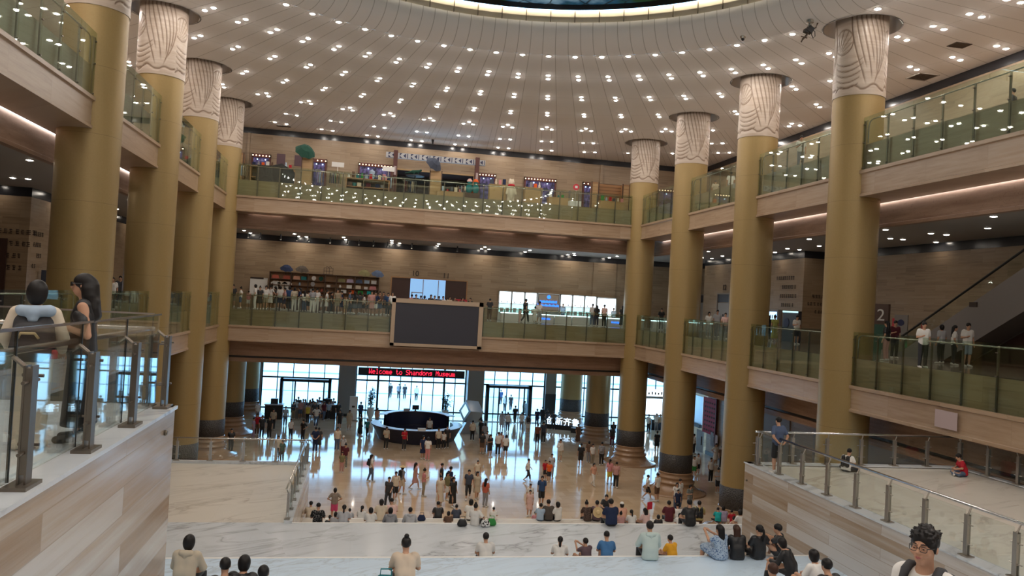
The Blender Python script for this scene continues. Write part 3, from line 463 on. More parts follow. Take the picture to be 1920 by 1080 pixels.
PEOPLE = [
(0.97,48.86,-11.5,70,'stroll','woman in white top and grey trousers with black backpack, alone on the open floor','white',1.66,{'low': 'denim', 'hair': 'long', 'bag': 'black'}),
(1.87,42.93,-11.5,200,'walk','man in dark grey tee and dark trousers walking behind the seated row, beside grey backpack','charcoal',1.66,{}),
(2.29,44.27,-11.5,175,'walk','man in cream tee and black shorts carrying a grey backpack','cream',1.66,{'low': 'black', 'legs': 'shorts', 'bag': 'grey'}),
(2.72,45.82,-11.5,60,'stroll','woman in grey blouse and cream shorts wearing a yellow straw hat and black backpack','grey',1.66,{'low': 'cream', 'hair': 'bob', 'legs': 'shorts', 'bag': 'black', 'hat': ('straw', 'straw')}),
(3.56,46.99,-11.5,80,'walk','slim woman in a short dusty pink dress walking with a phone','dustypink',1.6,{'low': 'dustypink', 'hair': 'long', 'kind': 'dress'}),
(3.95,45.39,-11.5,85,'phone','woman in pink tee and khaki trousers looking at a phone','pink',1.6,{'low': 'khaki', 'hair': 'bun'}),
(5.09,46.67,-11.5,100,'stroll','man in plain black tee behind the woman in a long cream shirt','black',1.66,{'low': 'black'}),
(4.72,43.45,-11.5,180,'stroll','woman in a long cream shirt and grey trousers strolling toward the stairs','cream',1.66,{'low': 'grey', 'kind': 'longdress'}),
(5.45,45.32,-11.5,60,'phone','tall man in navy tee holding up a glowing phone','navy',1.76,{'low': 'black'}),
(5.22,44.6,-11.5,140,'stroll','woman in olive top with white shorts beside the long dark skirt','olive',1.6,{'low': 'white', 'hair': 'long', 'legs': 'shorts'}),
(5.4,43.14,-11.5,150,'stroll','woman in black top and a long charcoal skirt','black',1.66,{'low': 'charcoal', 'hair': 'long', 'kind': 'longdress'}),
(6.47,44.76,-11.5,190,'walk','man in dark slate tee and long black shorts mid-stride','slate',1.72,{'low': 'black', 'hair': 'crop', 'legs': 'crop'}),
(6.97,44.78,-11.5,170,'stroll','woman in a beige knee dress beside the striding man in slate','beige',1.62,{'low': 'beige', 'hair': 'long', 'kind': 'dress'}),
(7.59,48.95,-11.5,180,'stand','child in cream tee behind the beige dress on the shiny floor','cream',1.4,{'low': 'grey'}),
(7.22,43.19,-11.5,40,'stand','woman with long black hair and coral top nearest the stairs','coral',1.6,{'low': 'grey', 'hair': 'long'}),
(10.92,49.28,-11.5,120,'walk','boy in black overalls over a white tee walking alone','white',1.5,{'low': 'black', 'legs': 'crop'}),
(12.34,49.36,-11.5,200,'stroll','child in bright orange tee and dark shorts','orange',1.35,{'legs': 'shorts'}),
(12.2,49.94,-11.5,170,'stand','child in red tee standing beside the bright orange tee','red',1.3,{'legs': 'shorts'}),
(12.78,50.57,-11.5,180,'stand','woman in pale tee behind the two children in orange and red','lightgrey',1.6,{'low': 'grey', 'hair': 'pony'}),
(10.47,43.39,-11.5,190,'walk','man in blue tee and black shorts with a dark backpack nearing the stairs','blue',1.74,{'low': 'black', 'legs': 'shorts', 'bag': 'black'}),
(9.65,42.69,-11.5,170,'stand','boy in white tee standing behind the girl in pale pink','white',1.45,{'low': 'grey'}),
(9.37,41.42,-11.5,200,'stroll','girl in a pale pink dress beside the man in blue tee','palepink',1.42,{'low': 'palepink', 'hair': 'pony', 'kind': 'dress'}),
(15.06,48.5,-11.5,160,'walk','girl in white trousers and peach top with a blue bag in front','peach',1.45,{'low': 'white', 'hair': 'pony'}),
(16.29,48.99,-11.5,40,'stroll','woman in pink tee and yellow skirt beside the stone column base','pink',1.62,{'low': 'yellow', 'hair': 'pony', 'legs': 'shorts'}),
(16.4,48.0,-11.5,30,'stand','man in pinkish shirt and black trousers seen from behind near the column base','dustypink',1.66,{'low': 'black', 'hair': 'crop'}),
(15.76,54.04,-11.5,10,'stand','man in black tee and black shorts walking away with a black backpack','black',1.7,{'low': 'black', 'legs': 'shorts', 'bag': 'black'}),
(17.51,54.71,-11.5,20,'stroll','man in black trousers with a grey backpack over a grey tee','grey',1.7,{'low': 'black', 'hair': 'crop', 'bag': 'grey'}),
(16.92,55.02,-11.5,160,'stand','boy in white polo between two men with backpacks','white',1.5,{'low': 'khaki'}),
(16.79,55.55,-11.5,10,'stand','woman in dark brown tee behind the boy in white polo','brown',1.6,{'low': 'grey', 'hair': 'bob'}),
(17.45,45.15,-11.5,100,'walk','boy in white tee and black shorts striding beside the flared column base','white',1.5,{'low': 'black', 'hair': 'crop', 'legs': 'shorts'}),
(17.88,44.67,-11.5,330,'stand','man in white polo and brown shorts near the flared column base','white',1.72,{'low': 'brown', 'legs': 'shorts'}),
(18.33,42.79,-11.5,200,'stand','woman in white tee with a backpack leaning by the carved base','white',1.6,{'low': 'denim', 'hair': 'bob', 'bag': 'black'}),
(18.7,43.22,-11.5,160,'stand','tall man in a white shirt in front of the second right column','white',1.72,{'low': 'denim'}),
(18.24,42.38,-11.5,180,'stand','boy in dark blue tee in front of the woman with a backpack','navy',1.3,{'low': 'navy'}),
(18.98,42.4,-11.5,160,'phone','woman in grey patterned top beside the second right column','pattern',1.58,{'low': 'grey', 'hair': 'bob'}),
(23.28,51.54,-11.5,200,'stand','child in white tee and green shorts in the shade of the right hall','white',1.45,{'low': 'green', 'legs': 'shorts'}),
(23.87,52.24,-11.5,170,'stand','child in white tee and black shorts beside green shorts','white',1.5,{'low': 'black', 'legs': 'shorts'}),
(23.8,50.0,-11.5,170,'stand','thin man in white tee and black trousers in the right hall','white',1.66,{'low': 'black'}),
(22.85,46.92,-11.5,170,'phone','woman in grey tee and black shorts beside the third gold column','lightgrey',1.62,{'low': 'black', 'hair': 'bun', 'legs': 'shorts'}),
(26.8,55.63,-11.5,160,'hips','woman in a white knee dress under the red notice board','white',1.64,{'low': 'white', 'kind': 'dress'}),
(26.75,54.52,-11.5,190,'stand','man in dark brown tee standing beside the white knee dress','brown',1.66,{'low': 'black'}),
(26.89,59.85,-11.5,80,'stand','woman in white tee by the white hall door','white',1.62,{'hair': 'pony'}),
(24.04,60.65,-11.5,10,'stand','woman in a black knee dress at the lit shop counter','black',1.62,{'low': 'black', 'hair': 'bun', 'kind': 'dress'}),
(2.17,59.19,-11.5,165,'phone','woman in beige blouse and black trousers at the left front of the round desk','beige',1.66,{'low': 'black', 'hair': 'bob'}),
(3.5,58.93,-11.5,160,'phone','woman in a red tee at the front of the round desk','red',1.62,{}),
(4.66,55.79,-11.5,150,'stand','woman in dark navy dress in front of the round desk','navy',1.66,{'low': 'navy', 'hair': 'bob', 'kind': 'dress'}),
(4.96,55.27,-11.5,20,'stand','woman in white shirt with a dark strap before the round desk','white',1.66,{'low': 'pink', 'hair': 'bob'}),
(6.11,59.62,-11.5,170,'stand','woman in cream top with a bag leaning at the right of the desk','cream',1.6,{'low': 'black', 'hair': 'bob'}),
(6.54,59.87,-11.5,180,'stand','child in white tee beside the cream top at the desk','white',1.3,{'low': 'black', 'hair': 'bob'}),
(6.81,60.11,-11.5,180,'stand','person in black standing at the right curve of the desk','black',1.7,{'low': 'black'}),
(5.77,64.02,-11.5,180,'stand','desk attendant in white shirt and dark tie inside the round desk','white',1.7,{'low': 'black'}),
(2.3,66.01,-11.5,120,'stand','desk attendant in black jacket at the left end of the desk','black',1.62,{'low': 'black', 'hair': 'pony', 'kind': 'jacket'}),
(0.26,64.26,-11.5,60,'stand','woman in a long black coat walking by the window left of the desk','black',1.7,{'low': 'black', 'kind': 'longdress'}),
(0.77,64.09,-11.5,160,'walk','boy in teal tee beside the long black coat','teal',1.45,{}),
(1.64,68.81,-11.5,30,'stand','woman in peach blouse by the plant urn behind the desk','peach',1.66,{'low': 'grey', 'hair': 'pony'}),
(0.21,72.03,-11.5,20,'stand','man in blue shirt by the white panel at the window','blue',1.7,{'low': 'black'}),
(9.22,63.28,-11.5,10,'stand','man in cream tee and black trousers in front of the silver cube','cream',1.68,{'low': 'black'}),
(10.01,63.85,-11.5,40,'stand','man in black tee right of the silver cube','black',1.7,{'low': 'black'}),
(10.07,62.23,-11.5,20,'stroll','woman in grey top right of the silver cube','grey',1.66,{'hair': 'bob'}),
(9.25,58.11,-11.5,20,'stand','woman in black top and brown skirt in the middle of the reflection','black',1.66,{'low': 'brown', 'hair': 'bun', 'legs': 'shorts'}),
(9.68,58.56,-11.5,190,'stroll','man in light tee amid the group before the right door','lightgrey',1.66,{'low': 'grey'}),
(9.68,56.99,-11.5,150,'phone','woman in black tee and black shorts bending over a phone','black',1.66,{'low': 'black', 'hair': 'pony', 'legs': 'shorts'}),
(10.38,57.63,-11.5,5,'stand','man in white tee and long black trousers heading to the right door','white',1.74,{'low': 'black'}),
(10.85,57.1,-11.5,0,'stand','woman in white blouse and a wide black skirt heading to the right door','white',1.64,{'low': 'black', 'hair': 'bob', 'legs': 'shorts'}),
(10.84,58.88,-11.5,180,'stand','woman in pale dress between the wide black skirt and the long trousers','palepink',1.55,{'low': 'palepink', 'hair': 'long', 'kind': 'dress'}),
(12.66,69.11,-11.5,10,'stand','woman in grey dress entering by the right door','lightgrey',1.66,{'low': 'lightgrey', 'hair': 'pony', 'kind': 'dress'}),
(13.05,68.34,-11.5,0,'stand','man in white tee entering by the right door','white',1.7,{'low': 'denim'}),
(14.54,72.61,-11.5,0,'walk','man in black carrying a light bag at the right door','black',1.72,{'low': 'black'}),
(14.4,68.81,-11.5,10,'stroll','woman in white blouse behind the black backpack','white',1.66,{'low': 'grey'}),
(14.71,67.5,-11.5,0,'stand','man in grey tee with a large black backpack and white shorts','grey',1.72,{'low': 'white', 'legs': 'shorts', 'bag': 'black'}),
(16.32,76.81,-11.5,170,'stand','woman in white dress in the right door frame','white',1.66,{'low': 'white', 'hair': 'bob', 'kind': 'dress'}),
(14.53,62.75,-11.5,20,'stand','man in rust brown tee and dark trousers left of the lit sign','rust',1.62,{'low': 'black', 'hair': 'crop'}),
(15.09,63.05,-11.5,0,'stand','tall man in slate shirt and dark trousers left of the lit sign','slate',1.78,{'hair': 'crop'}),
(17.13,72.42,-11.5,40,'stand','man in black jacket by the grey pillar near the right door','black',1.72,{'low': 'black', 'kind': 'jacket'}),
(17.45,71.57,-11.5,20,'stand','woman in black top by the grey pillar near the right door','black',1.66,{'low': 'black', 'hair': 'pony'}),
(17.6,69.84,-11.5,10,'stand','man in black with a bag right of the grey pillar','black',1.7,{'bag': 'black'}),
(16.39,71.4,-11.5,200,'phone','woman in dark blue leaning near the grey pillar','navy',1.66,{'low': 'navy', 'hair': 'bob'}),
(14.66,55.74,-11.5,170,'phone','woman in white jacket and pale shorts with hands together','white',1.66,{'low': 'beige', 'hair': 'pony', 'kind': 'jacket', 'legs': 'shorts'}),
(18.08,63.17,-11.5,160,'stand','woman in a brown dress beside the white light of the sign','brown',1.66,{'low': 'brown', 'hair': 'bob', 'kind': 'longdress'}),
(20.77,62.32,-11.5,30,'stand','person in black beside the red stool behind the corner column','black',1.66,{'low': 'maroon', 'hair': 'bob'}),
(21.67,64.81,-11.5,200,'stand','woman in dark grey behind the corner column','charcoal',1.66,{'low': 'black', 'hair': 'long'}),
(26.6,69.44,-11.5,60,'stand','man in white shirt pointing behind the lit shop counter','white',1.74,{'low': 'black'}),
(27.9,70.78,-11.5,200,'stand','shop visitor in white tee at the lit shop window','white',1.66,{'low': 'grey', 'hair': 'bob'}),
(28.3,70.84,-11.5,180,'stand','second shop visitor in pale blouse at the lit shop window','cream',1.6,{'low': 'denim', 'hair': 'bob'}),
(-7.16,62.58,-11.5,160,'stand','guard in black with arms down near the far left columns','black',1.72,{'low': 'black'}),
(-6.59,62.43,-11.5,200,'stand','man in black tee with a waist bag beside the guard','black',1.68,{'low': 'black'}),
(-6.74,66.22,-11.5,180,'stand','man in pale shirt and black trousers behind the guard','beige',1.7,{'low': 'black'}),
(-5.03,62.63,-11.5,150,'stand','boy in white tee and black leggings on the shiny left floor','white',1.5,{'low': 'black', 'legs': 'crop'}),
(-4.02,61.43,-11.5,220,'hips','woman in black tee and trousers with an arm bent','black',1.66,{'low': 'black'}),
(-2.87,57.49,-11.5,10,'behind','man in navy shirt holding hands behind the back','navy',1.78,{'low': 'navy', 'hair': 'crop'}),
(-2.68,58.08,-11.5,0,'stand','woman in dark dress beside hands-behind-back man','charcoal',1.66,{'low': 'charcoal', 'hair': 'pony', 'kind': 'dress'}),
(-1.37,58.22,-11.5,170,'stand','woman in cream shirt and denim left of the round desk','cream',1.7,{'low': 'denim', 'hair': 'bob'}),
(-0.9,56.19,-11.5,190,'stand','child in white cap with a dark backpack left of the round desk','lightgrey',1.45,{'low': 'maroon', 'hat': ('cap', 'white'), 'bag': 'black'}),
(-0.66,52.46,-11.5,200,'phone','woman in maroon top and a long patterned skirt standing alone','maroon',1.62,{'low': 'pattern', 'hair': 'bun'}),
(-0.83,51.21,-11.5,180,'stand','child in olive top in front of the maroon top','olive',1.3,{'low': 'dustypink'}),
(-8.45,56.55,-11.5,170,'walk','man in black with legs apart at the foot of the left corner column','black',1.7,{'low': 'black'}),
(-5.14,54.74,-11.5,170,'walk','woman in cream top behind the lower terrace glass','cream',1.62,{}),
(-4.82,54.26,-11.5,190,'stand','child in dark green tee behind the lower terrace glass','darkgreen',1.4,{'low': 'black'}),
(-5.97,68.16,-11.5,170,'stand','woman in pale blue by the left security desk','lightblue',1.66,{'low': 'denim', 'hair': 'pony'}),
(-4.26,69.82,-11.5,200,'stand','guard in a yellow vest at the left entry','yellow',1.66,{'low': 'black', 'kind': 'vest'}),
(-3.45,68.29,-11.5,170,'hips','man in white shirt and jeans at the left entry','white',1.74,{'low': 'denim'}),
(-3.97,72.2,-11.5,180,'stand','woman in grey dress behind the white shirt and jeans','grey',1.66,{'low': 'grey', 'hair': 'bob', 'kind': 'dress'}),
(-7.75,62.28,-11.5,100,'stroll','woman in lavender top by the far left columns','lavender',1.6,{'low': 'lavender'}),
(-7.69,63.89,-11.5,170,'stand','person in red tee by the far left columns','red',1.65,{'low': 'brown'}),
(-8.48,70.24,-11.5,140,'stand','person in white beside the farthest left column','white',1.66,{'low': 'grey'}),
(-1.75,71.39,-11.5,160,'stand','man in black at the right end of the left entry','black',1.74,{'low': 'black'}),
(-1.48,67.26,-11.5,190,'stand','woman in black skirt by the stone pillar of the left entry','black',1.66,{'low': 'black', 'hair': 'bob', 'legs': 'shorts'}),
(-0.68,67.12,-11.5,170,'stand','woman in pale dress against the left stone pillar','beige',1.66,{'low': 'beige', 'hair': 'bob', 'kind': 'dress'}),
(-5.65,71.94,-11.5,153,'phone','first from the left in the queue at the left entry, slate top','slate',1.54,{'low': 'khaki', 'hair': 'long'}),
(-5.58,73.4,-11.5,210,'stroll','second from the left in the queue at the left entry, white top','white',1.59,{'low': 'black', 'hair': 'bob', 'legs': 'shorts'}),
(-5.42,73.99,-11.5,153,'stroll','third from the left in the queue at the left entry, black top','black',1.71,{'legs': 'shorts'}),
(-5.06,72.14,-11.5,179,'stroll','fourth from the left in the queue at the left entry, dusty pink top','dustypink',1.68,{'low': 'denim', 'legs': 'shorts'}),
(-4.87,72.33,-11.5,162,'stand','fifth from the left in the queue at the left entry, grey top','grey',1.75,{'low': 'khaki', 'hair': 'pony'}),
(-4.69,72.52,-11.5,210,'stroll','sixth from the left in the queue at the left entry, navy top','navy',1.72,{'low': 'black', 'hair': 'pony', 'legs': 'shorts'}),
(-4.41,71.51,-11.5,192,'stroll','seventh from the left in the queue at the left entry, light grey top','lightgrey',1.56,{'low': 'denim', 'hair': 'long', 'legs': 'shorts'}),
(-4.3,72.92,-11.5,145,'stand','eighth from the left in the queue at the left entry, brown top','brown',1.64,{'low': 'black', 'hair': 'long', 'legs': 'shorts'}),
(-4.11,73.04,-11.5,183,'stand','ninth from the left in the queue at the left entry, black top','black',1.74,{'legs': 'shorts'}),
(-3.79,71.31,-11.5,196,'stroll','tenth from the left in the queue at the left entry, charcoal top','charcoal',1.7,{'hair': 'pony', 'legs': 'shorts'}),
(-3.69,72.99,-11.5,211,'stand','eleventh from the left in the queue at the left entry, beige top','beige',1.69,{'low': 'denim'}),
(-3.54,74.07,-11.5,214,'phone','twelfth from the left in the queue at the left entry, denim blue top','denim',1.74,{'legs': 'shorts'}),
(-3.23,72.23,-11.5,143,'stand','thirteenth from the left in the queue at the left entry, white top','white',1.7,{'low': 'denim', 'legs': 'shorts'}),
(-3.0,71.57,-11.5,142,'stroll','fourteenth from the left in the queue at the left entry, maroon top','maroon',1.71,{'low': 'denim', 'hair': 'pony'}),
(-2.9,73.85,-11.5,219,'phone','fifteenth from the left in the queue at the left entry, black top','black',1.73,{'low': 'black', 'hair': 'pony'}),
(-2.62,72.34,-11.5,172,'stroll','sixteenth from the left in the queue at the left entry, pale blue top','lightblue',1.61,{'hair': 'pony'}),
(-2.44,72.89,-11.5,186,'stroll','seventeenth from the left in the queue at the left entry, grey top','grey',1.76,{'low': 'denim', 'legs': 'shorts'}),
(-2.27,73.93,-11.5,166,'stand','eighteenth from the left in the queue at the left entry, black top','black',1.7,{'low': 'black'}),
(15.43,85.75,-11.5,180,'stroll','distant visitor in blue walking in toward the right door','blue',1.68,{}),
(14.97,80.48,-11.5,180,'stroll','distant visitor in white just outside the right door','white',1.68,{}),
(15.76,81.4,-11.5,180,'stroll','distant visitor in black on the sunny paving outside the right door','black',1.68,{}),
(4.3,87.92,-11.5,180,'stroll','distant visitor in grey outside the middle window, leftmost','grey',1.68,{}),
(4.93,87.63,-11.5,180,'stroll','distant visitor in darkgrey outside the middle window beside the leftmost figure','darkgrey',1.68,{}),
(6.16,86.61,-11.5,180,'stroll','distant visitor in white outside the middle window near its centre','white',1.68,{}),
(3.37,88.14,-11.5,180,'stroll','distant visitor in black outside the middle window by the left plant','black',1.68,{}),
(-1.21,29.02,-8.48,0,'hunch','seated man in black floral shirt at the left end of the middle landing','floral',1.67,{'low': 'black', 'hair': 'crop', 'kind': 'shirt'}),
(-1.78,35.07,-9.965,0,'sit','seated man in cream tee left of the black floral shirt','cream',1.68,{'low': 'black'}),
(-0.3,29.02,-8.48,5,'sit','seated woman in light grey top with a long black ponytail','lightgrey',1.61,{'low': 'grey', 'hair': 'pony'}),
(-0.82,30.62,-9.14,0,'sit','seated child with dark hair between the floral shirt and the ponytail','charcoal',1.29,{'low': 'grey'}),
(-0.61,29.82,-8.81,10,'sit','second small seated child beside the ponytail','lightgrey',1.31,{'low': 'grey', 'hair': 'bob'}),
(-0.11,35.87,-10.295,0,'sit','seated child partly hidden right of the ponytail','lightgrey',1.3,{'low': 'grey'}),
(-0.9,40.51,-11.5,0,'hips','standing woman in taupe tee and pink shorts with hands on hips','taupe',1.62,{'low': 'hotpink', 'hair': 'bob', 'legs': 'shorts'}),
(0.4,35.87,-10.295,20,'sit','seated girl in white with a dark ponytail','white',1.55,{'low': 'grey', 'hair': 'pony'}),
(0.68,29.42,-8.645,0,'sit','seated woman in white with a black diagonal strap','white',1.55,{'low': 'black', 'hair': 'bob'}),
(1.23,34.6,-9.8,0,'upright','seated woman in cropped cream tee and black trousers','cream',1.88,{'low': 'black', 'hair': 'bob', 'kind': 'shirt'}),
(1.72,34.6,-9.8,350,'hunch','seated man in dusty pink tee behind the grey hoodie','palepink',1.84,{'low': 'grey', 'hair': 'crop'}),
(1.42,29.82,-8.81,0,'sit','seated person in a grey hooded jacket','grey',1.67,{'low': 'black', 'hair': 'bob', 'kind': 'jacket'}),
(2.16,29.82,-8.81,0,'sit','seated man in a pale grey and white hooded jacket','lightgrey',1.69,{'low': 'black', 'kind': 'jacket'}),
(3.78,35.07,-9.965,0,'hunch','seated man in black tee with a bag at his side','black',1.68,{'low': 'black'}),
(3.52,29.02,-8.48,0,'sit','seated small child with brown hair between black and grey tees','brown',1.19,{'low': 'grey', 'hair': 'bob'}),
(4.6,35.07,-9.965,0,'sit','seated boy in a grey blue tee','slate',1.49,{'low': 'grey'}),
(5.16,34.6,-9.8,10,'sit','seated woman in black and white with a raised knee','white',1.88,{'low': 'black', 'hair': 'bob'}),
(4.38,28.15,-8.15,30,'lounge','seated woman in white blouse turned to the right with bags behind','white',1.64,{'low': 'black', 'hair': 'bun', 'kind': 'shirt'}),
(6.2,34.6,-9.8,10,'sit','small child with black hair next to the green and white bag','white',1.19,{'low': 'white'}),
(8.43,35.87,-10.295,0,'sit','seated toddler in pink between a girl and the man in taupe','pink',1.13,{'low': 'pink', 'hair': 'bun'}),
(8.34,34.6,-9.8,20,'sit','seated child in white and pale blue','lightblue',1.58,{'low': 'denim'}),
(8.73,34.6,-9.8,0,'sit','seated man in dark taupe tee and black shorts','darktaupe',1.92,{'low': 'black'}),
(9.15,34.6,-9.8,330,'upright','seated woman in white tee and black trousers leaning on the man in taupe','white',1.77,{'low': 'black', 'hair': 'bob'}),
(10.56,34.6,-9.8,0,'hunch','seated woman in dark brown patterned blouse','brownpattern',1.74,{'low': 'black', 'hair': 'bun', 'kind': 'shirt'}),
(10.98,34.6,-9.8,20,'sit','seated person in dark mauve with a straw hat hanging behind','mauve',1.88,{'low': 'black'}),
(11.91,36.07,-10.600000000000001,200,'lean','man in black tee bending over behind the seated row','black',1.7,{'low': 'black', 'hair': 'crop'}),
(9.52,28.15,-8.15,0,'sit','seated broad man in navy tee','navy',2.02,{'low': 'black', 'hair': 'crop', 'fit': 1.1}),
(12.22,34.6,-9.8,0,'sit','seated woman in peach with a white cap','peach',1.73,{'low': 'peach', 'hair': 'bob', 'hat': ('cap', 'white')}),
(10.22,29.02,-8.48,0,'sit','seated child with a dark bun in front of the white cap','dustypink',1.24,{'low': 'grey', 'hair': 'bun'}),
(10.65,29.02,-8.48,0,'sit','seated girl with a black braid and white blouse','white',1.4,{'low': 'black', 'hair': 'pony', 'kind': 'shirt'}),
(11.24,29.02,-8.48,340,'sit','seated woman with very long black hair and a red book','palepink',1.54,{'low': 'black', 'hair': 'long'}),
(12.08,29.82,-8.81,0,'sit','seated child of whom only black hair shows','black',1.25,{'low': 'black', 'hair': 'bob'}),
(14.5,34.6,-9.8,10,'sit','seated woman in dark maroon blouse left of the white tee','maroon',1.92,{'low': 'black', 'kind': 'shirt'}),
(15.16,35.07,-9.965,10,'hunch','seated man in white tee bending forward','white',1.72,{'low': 'khaki'}),
(12.79,29.42,-8.645,20,'sit','seated child in white in front of the bending white tee','white',1.28,{'low': 'grey', 'hair': 'bob'}),
(12.66,28.15,-8.15,0,'sit','seated man in plain black tee at the edge of the middle landing','black',2.03,{'low': 'black'}),
(15.99,34.6,-9.8,20,'sit','seated man in pale yellow shirt with a dark backpack','paleyellow',1.94,{'low': 'brown', 'bag': 'black'}),
(17.18,35.07,-9.965,20,'cross','seated child in turquoise tee','turquoise',1.37,{'low': 'black'}),
(17.47,35.07,-9.965,10,'sit','seated person in lavender tee beside the turquoise tee','lavender',1.53,{'low': 'grey', 'hair': 'bob'}),
(18.12,35.47,-10.13,0,'sit','seated child in red and white beside the stone stair wall','red',1.3,{'low': 'white', 'hair': 'bun'}),
(15.76,30.62,-9.14,0,'sit','seated child with bun right against the stone stair wall','palepink',1.32,{'low': 'grey', 'hair': 'bun'}),
(15.43,29.42,-8.645,350,'sit','seated woman in white blouse with black skirt at the wall corner','white',1.57,{'low': 'black', 'hair': 'bob'}),
(3.7,21.52,-7.325,0,'sit','seated man in white tee alone in the middle of the upper landing edge','white',1.78,{'low': 'black', 'fine': 0.62}),
(5.81,21.52,-7.325,15,'sit','seated girl in white tee with a black ponytail and white hair tie','white',1.57,{'low': 'black', 'hair': 'pony', 'fine': 0.62}),
(6.59,21.52,-7.325,340,'snap','seated boy in mauve tee raising both hands','mauve',1.51,{'low': 'black', 'fine': 0.62}),
(7.07,21.12,-7.16,10,'hunch','seated man in blue tee and black trousers on the upper landing edge','midblue',1.71,{'low': 'black', 'hair': 'crop', 'fine': 0.62}),
(7.68,19.45,-6.5,5,'sit','seated woman in a pale mint hooded jacket','mint',1.98,{'low': 'black', 'kind': 'jacket', 'fine': 0.62}),
(8.83,20.72,-6.995,340,'sit','seated boy in a mustard yellow tee','mustard',1.49,{'low': 'black', 'fine': 0.62}),
(9.65,19.45,-6.5,340,'snap','seated woman in blue floral dress holding up a phone','bluefloral',1.85,{'low': 'bluefloral', 'hair': 'long', 'kind': 'dress', 'fine': 0.62}),
(10.12,19.45,-6.5,5,'sit','seated woman in black jacket with very long reddish brown hair','black',1.81,{'low': 'black', 'hair': 'long', 'kind': 'jacket', 'hcol': 'hair_brown', 'fine': 0.62}),
(10.73,19.45,-6.5,350,'lounge','seated woman in black tee with a short side ponytail','black',1.88,{'low': 'black', 'hair': 'pony', 'fine': 0.62}),
(11.38,19.45,-6.5,310,'kneesup','seated man in black tee with knees drawn up by the stone wall','black',1.9,{'low': 'black', 'hair': 'crop', 'fine': 0.62}),
(10.09,16.77,-6.005,320,'hunch','seated person in a black suit jacket touching the face','black',1.72,{'low': 'black', 'hair': 'bob', 'kind': 'jacket', 'fine': 0.62}),
(8.15,12.66,-4.85,340,'sit','seated girl in white blouse bowing her head by the stone wall','white',1.55,{'low': 'black', 'hair': 'bob', 'kind': 'shirt', 'fine': 0.62}),
(7.94,11.94,-4.85,350,'sit','black haired head with an ear showing at the bottom edge','black',1.7,{'low': 'black', 'fine': 0.62}),
(6.81,11.72,-4.85,0,'sit','brown short haired head at the bottom edge by the suit jacket','brown',1.7,{'low': 'black', 'hair': 'crop', 'hcol': 'hair_brown', 'fine': 0.62}),
(-2.57,13.3,-4.85,10,'sit','seated woman in a beige hooded jacket beside the left stone wall','beige',1.66,{'low': 'black', 'hair': 'bob', 'kind': 'jacket', 'fine': 0.62}),
(-1.79,12.17,-4.85,350,'sit','black haired head at the bottom edge, left of two heads together','black',1.66,{'low': 'black', 'fine': 0.62}),
(-1.57,12.29,-4.85,10,'sit','black haired head with black top, right of two heads together','black',1.66,{'low': 'black', 'hair': 'bob', 'fine': 0.62}),
(-1.22,11.82,-4.85,0,'sit','top of a black haired head right of the two heads together','black',1.66,{'low': 'black', 'hair': 'crop', 'fine': 0.62}),
(0.92,13.15,-4.85,0,'sit','seated woman in tan tee with a high black bun','tan',1.68,{'low': 'black', 'hair': 'bun', 'fine': 0.5}),
(12.76,22.28,-4.85,350,'behind','man in slate blue tee and black shorts standing at the terrace corner','slateblue',1.76,{'low': 'black', 'legs': 'shorts', 'fine': 0.62}),
(15.52,22.84,-4.85,60,'cross','boy in white and orange with a backpack sitting by the terrace glass','white',1.5,{'low': 'black', 'bag': 'black', 'fine': 0.62}),
(19.47,22.42,-4.85,290,'cross','boy in a red tee sitting cross legged on the terrace','red',1.5,{'low': 'denim', 'fine': 0.62}),
(20.85,28.44,-1.55,330,'stand','woman in black top and pink trousers with long black hair by the totem','black',1.62,{'low': 'dustypink', 'hair': 'long'}),
(23.08,30.92,-1.55,190,'phone','man in maroon shirt facing the woman in pink trousers','maroon',1.66,{}),
(19.82,25.0,-1.55,195,'phone','woman in white blouse with a hand at her chin behind the gallery glass','white',1.66,{'hair': 'bun'}),
(29.31,36.19,-1.55,330,'stroll','man in white tee with a black backpack stepping to the escalator','white',1.72,{'low': 'grey', 'bag': 'black'}),
(23.31,28.36,-1.55,350,'stand','woman in pale top behind the white blouse','lightgrey',1.6,{'low': 'black', 'hair': 'bob'}),
(23.29,27.62,-1.55,120,'stand','girl in white top and black trousers with long hair beside jean shorts','white',1.6,{'low': 'black', 'hair': 'long'}),
(23.31,26.94,-1.55,190,'phone','man in white printed tee and pale denim shorts at the gallery rail','white',1.72,{'low': 'paledenim', 'legs': 'shorts'}),
(24.6,43.96,-1.55,10,'stand','woman in yellow green dress before the bright vending screen','lime',1.62,{'low': 'lime', 'hair': 'bun', 'kind': 'longdress'}),
(24.9,45.27,-1.55,20,'stand','person with long black hair left of the yellow green dress','black',1.6,{'low': 'black', 'hair': 'long'}),
(24.8,41.84,-1.55,180,'phone','man in white tee and black shorts right of the vending screen','white',1.68,{'low': 'black', 'legs': 'shorts'}),
(21.6,46.79,-1.55,190,'stand','woman in white at the gallery rail below the number twelve','white',1.6,{'low': 'grey', 'hair': 'bob'}),
(22.2,46.86,-1.55,190,'stand','tall man in grey with a backpack below the number twelve','lightgrey',1.76,{'low': 'grey'}),
(21.6,44.47,-1.55,200,'stand','woman in pink top right of the tall man in grey','palepink',1.6,{'low': 'grey'}),
(22.5,57.22,-1.55,190,'stand','person in black leaning at the lit counter beyond the corner column','black',1.68,{'low': 'black'}),
(23.32,25.27,7.27,330,'stand','man in black suit at the upper right gallery','black',1.74,{'low': 'black', 'kind': 'jacket'}),
(20.54,35.08,7.27,200,'phone','woman in white raising a hand on the upper right gallery','white',1.64,{'low': 'grey', 'hair': 'bun'}),
(22.22,46.01,7.27,20,'stand','person in white tee on the upper right gallery, nearer the second column','white',1.7,{'low': 'grey'}),
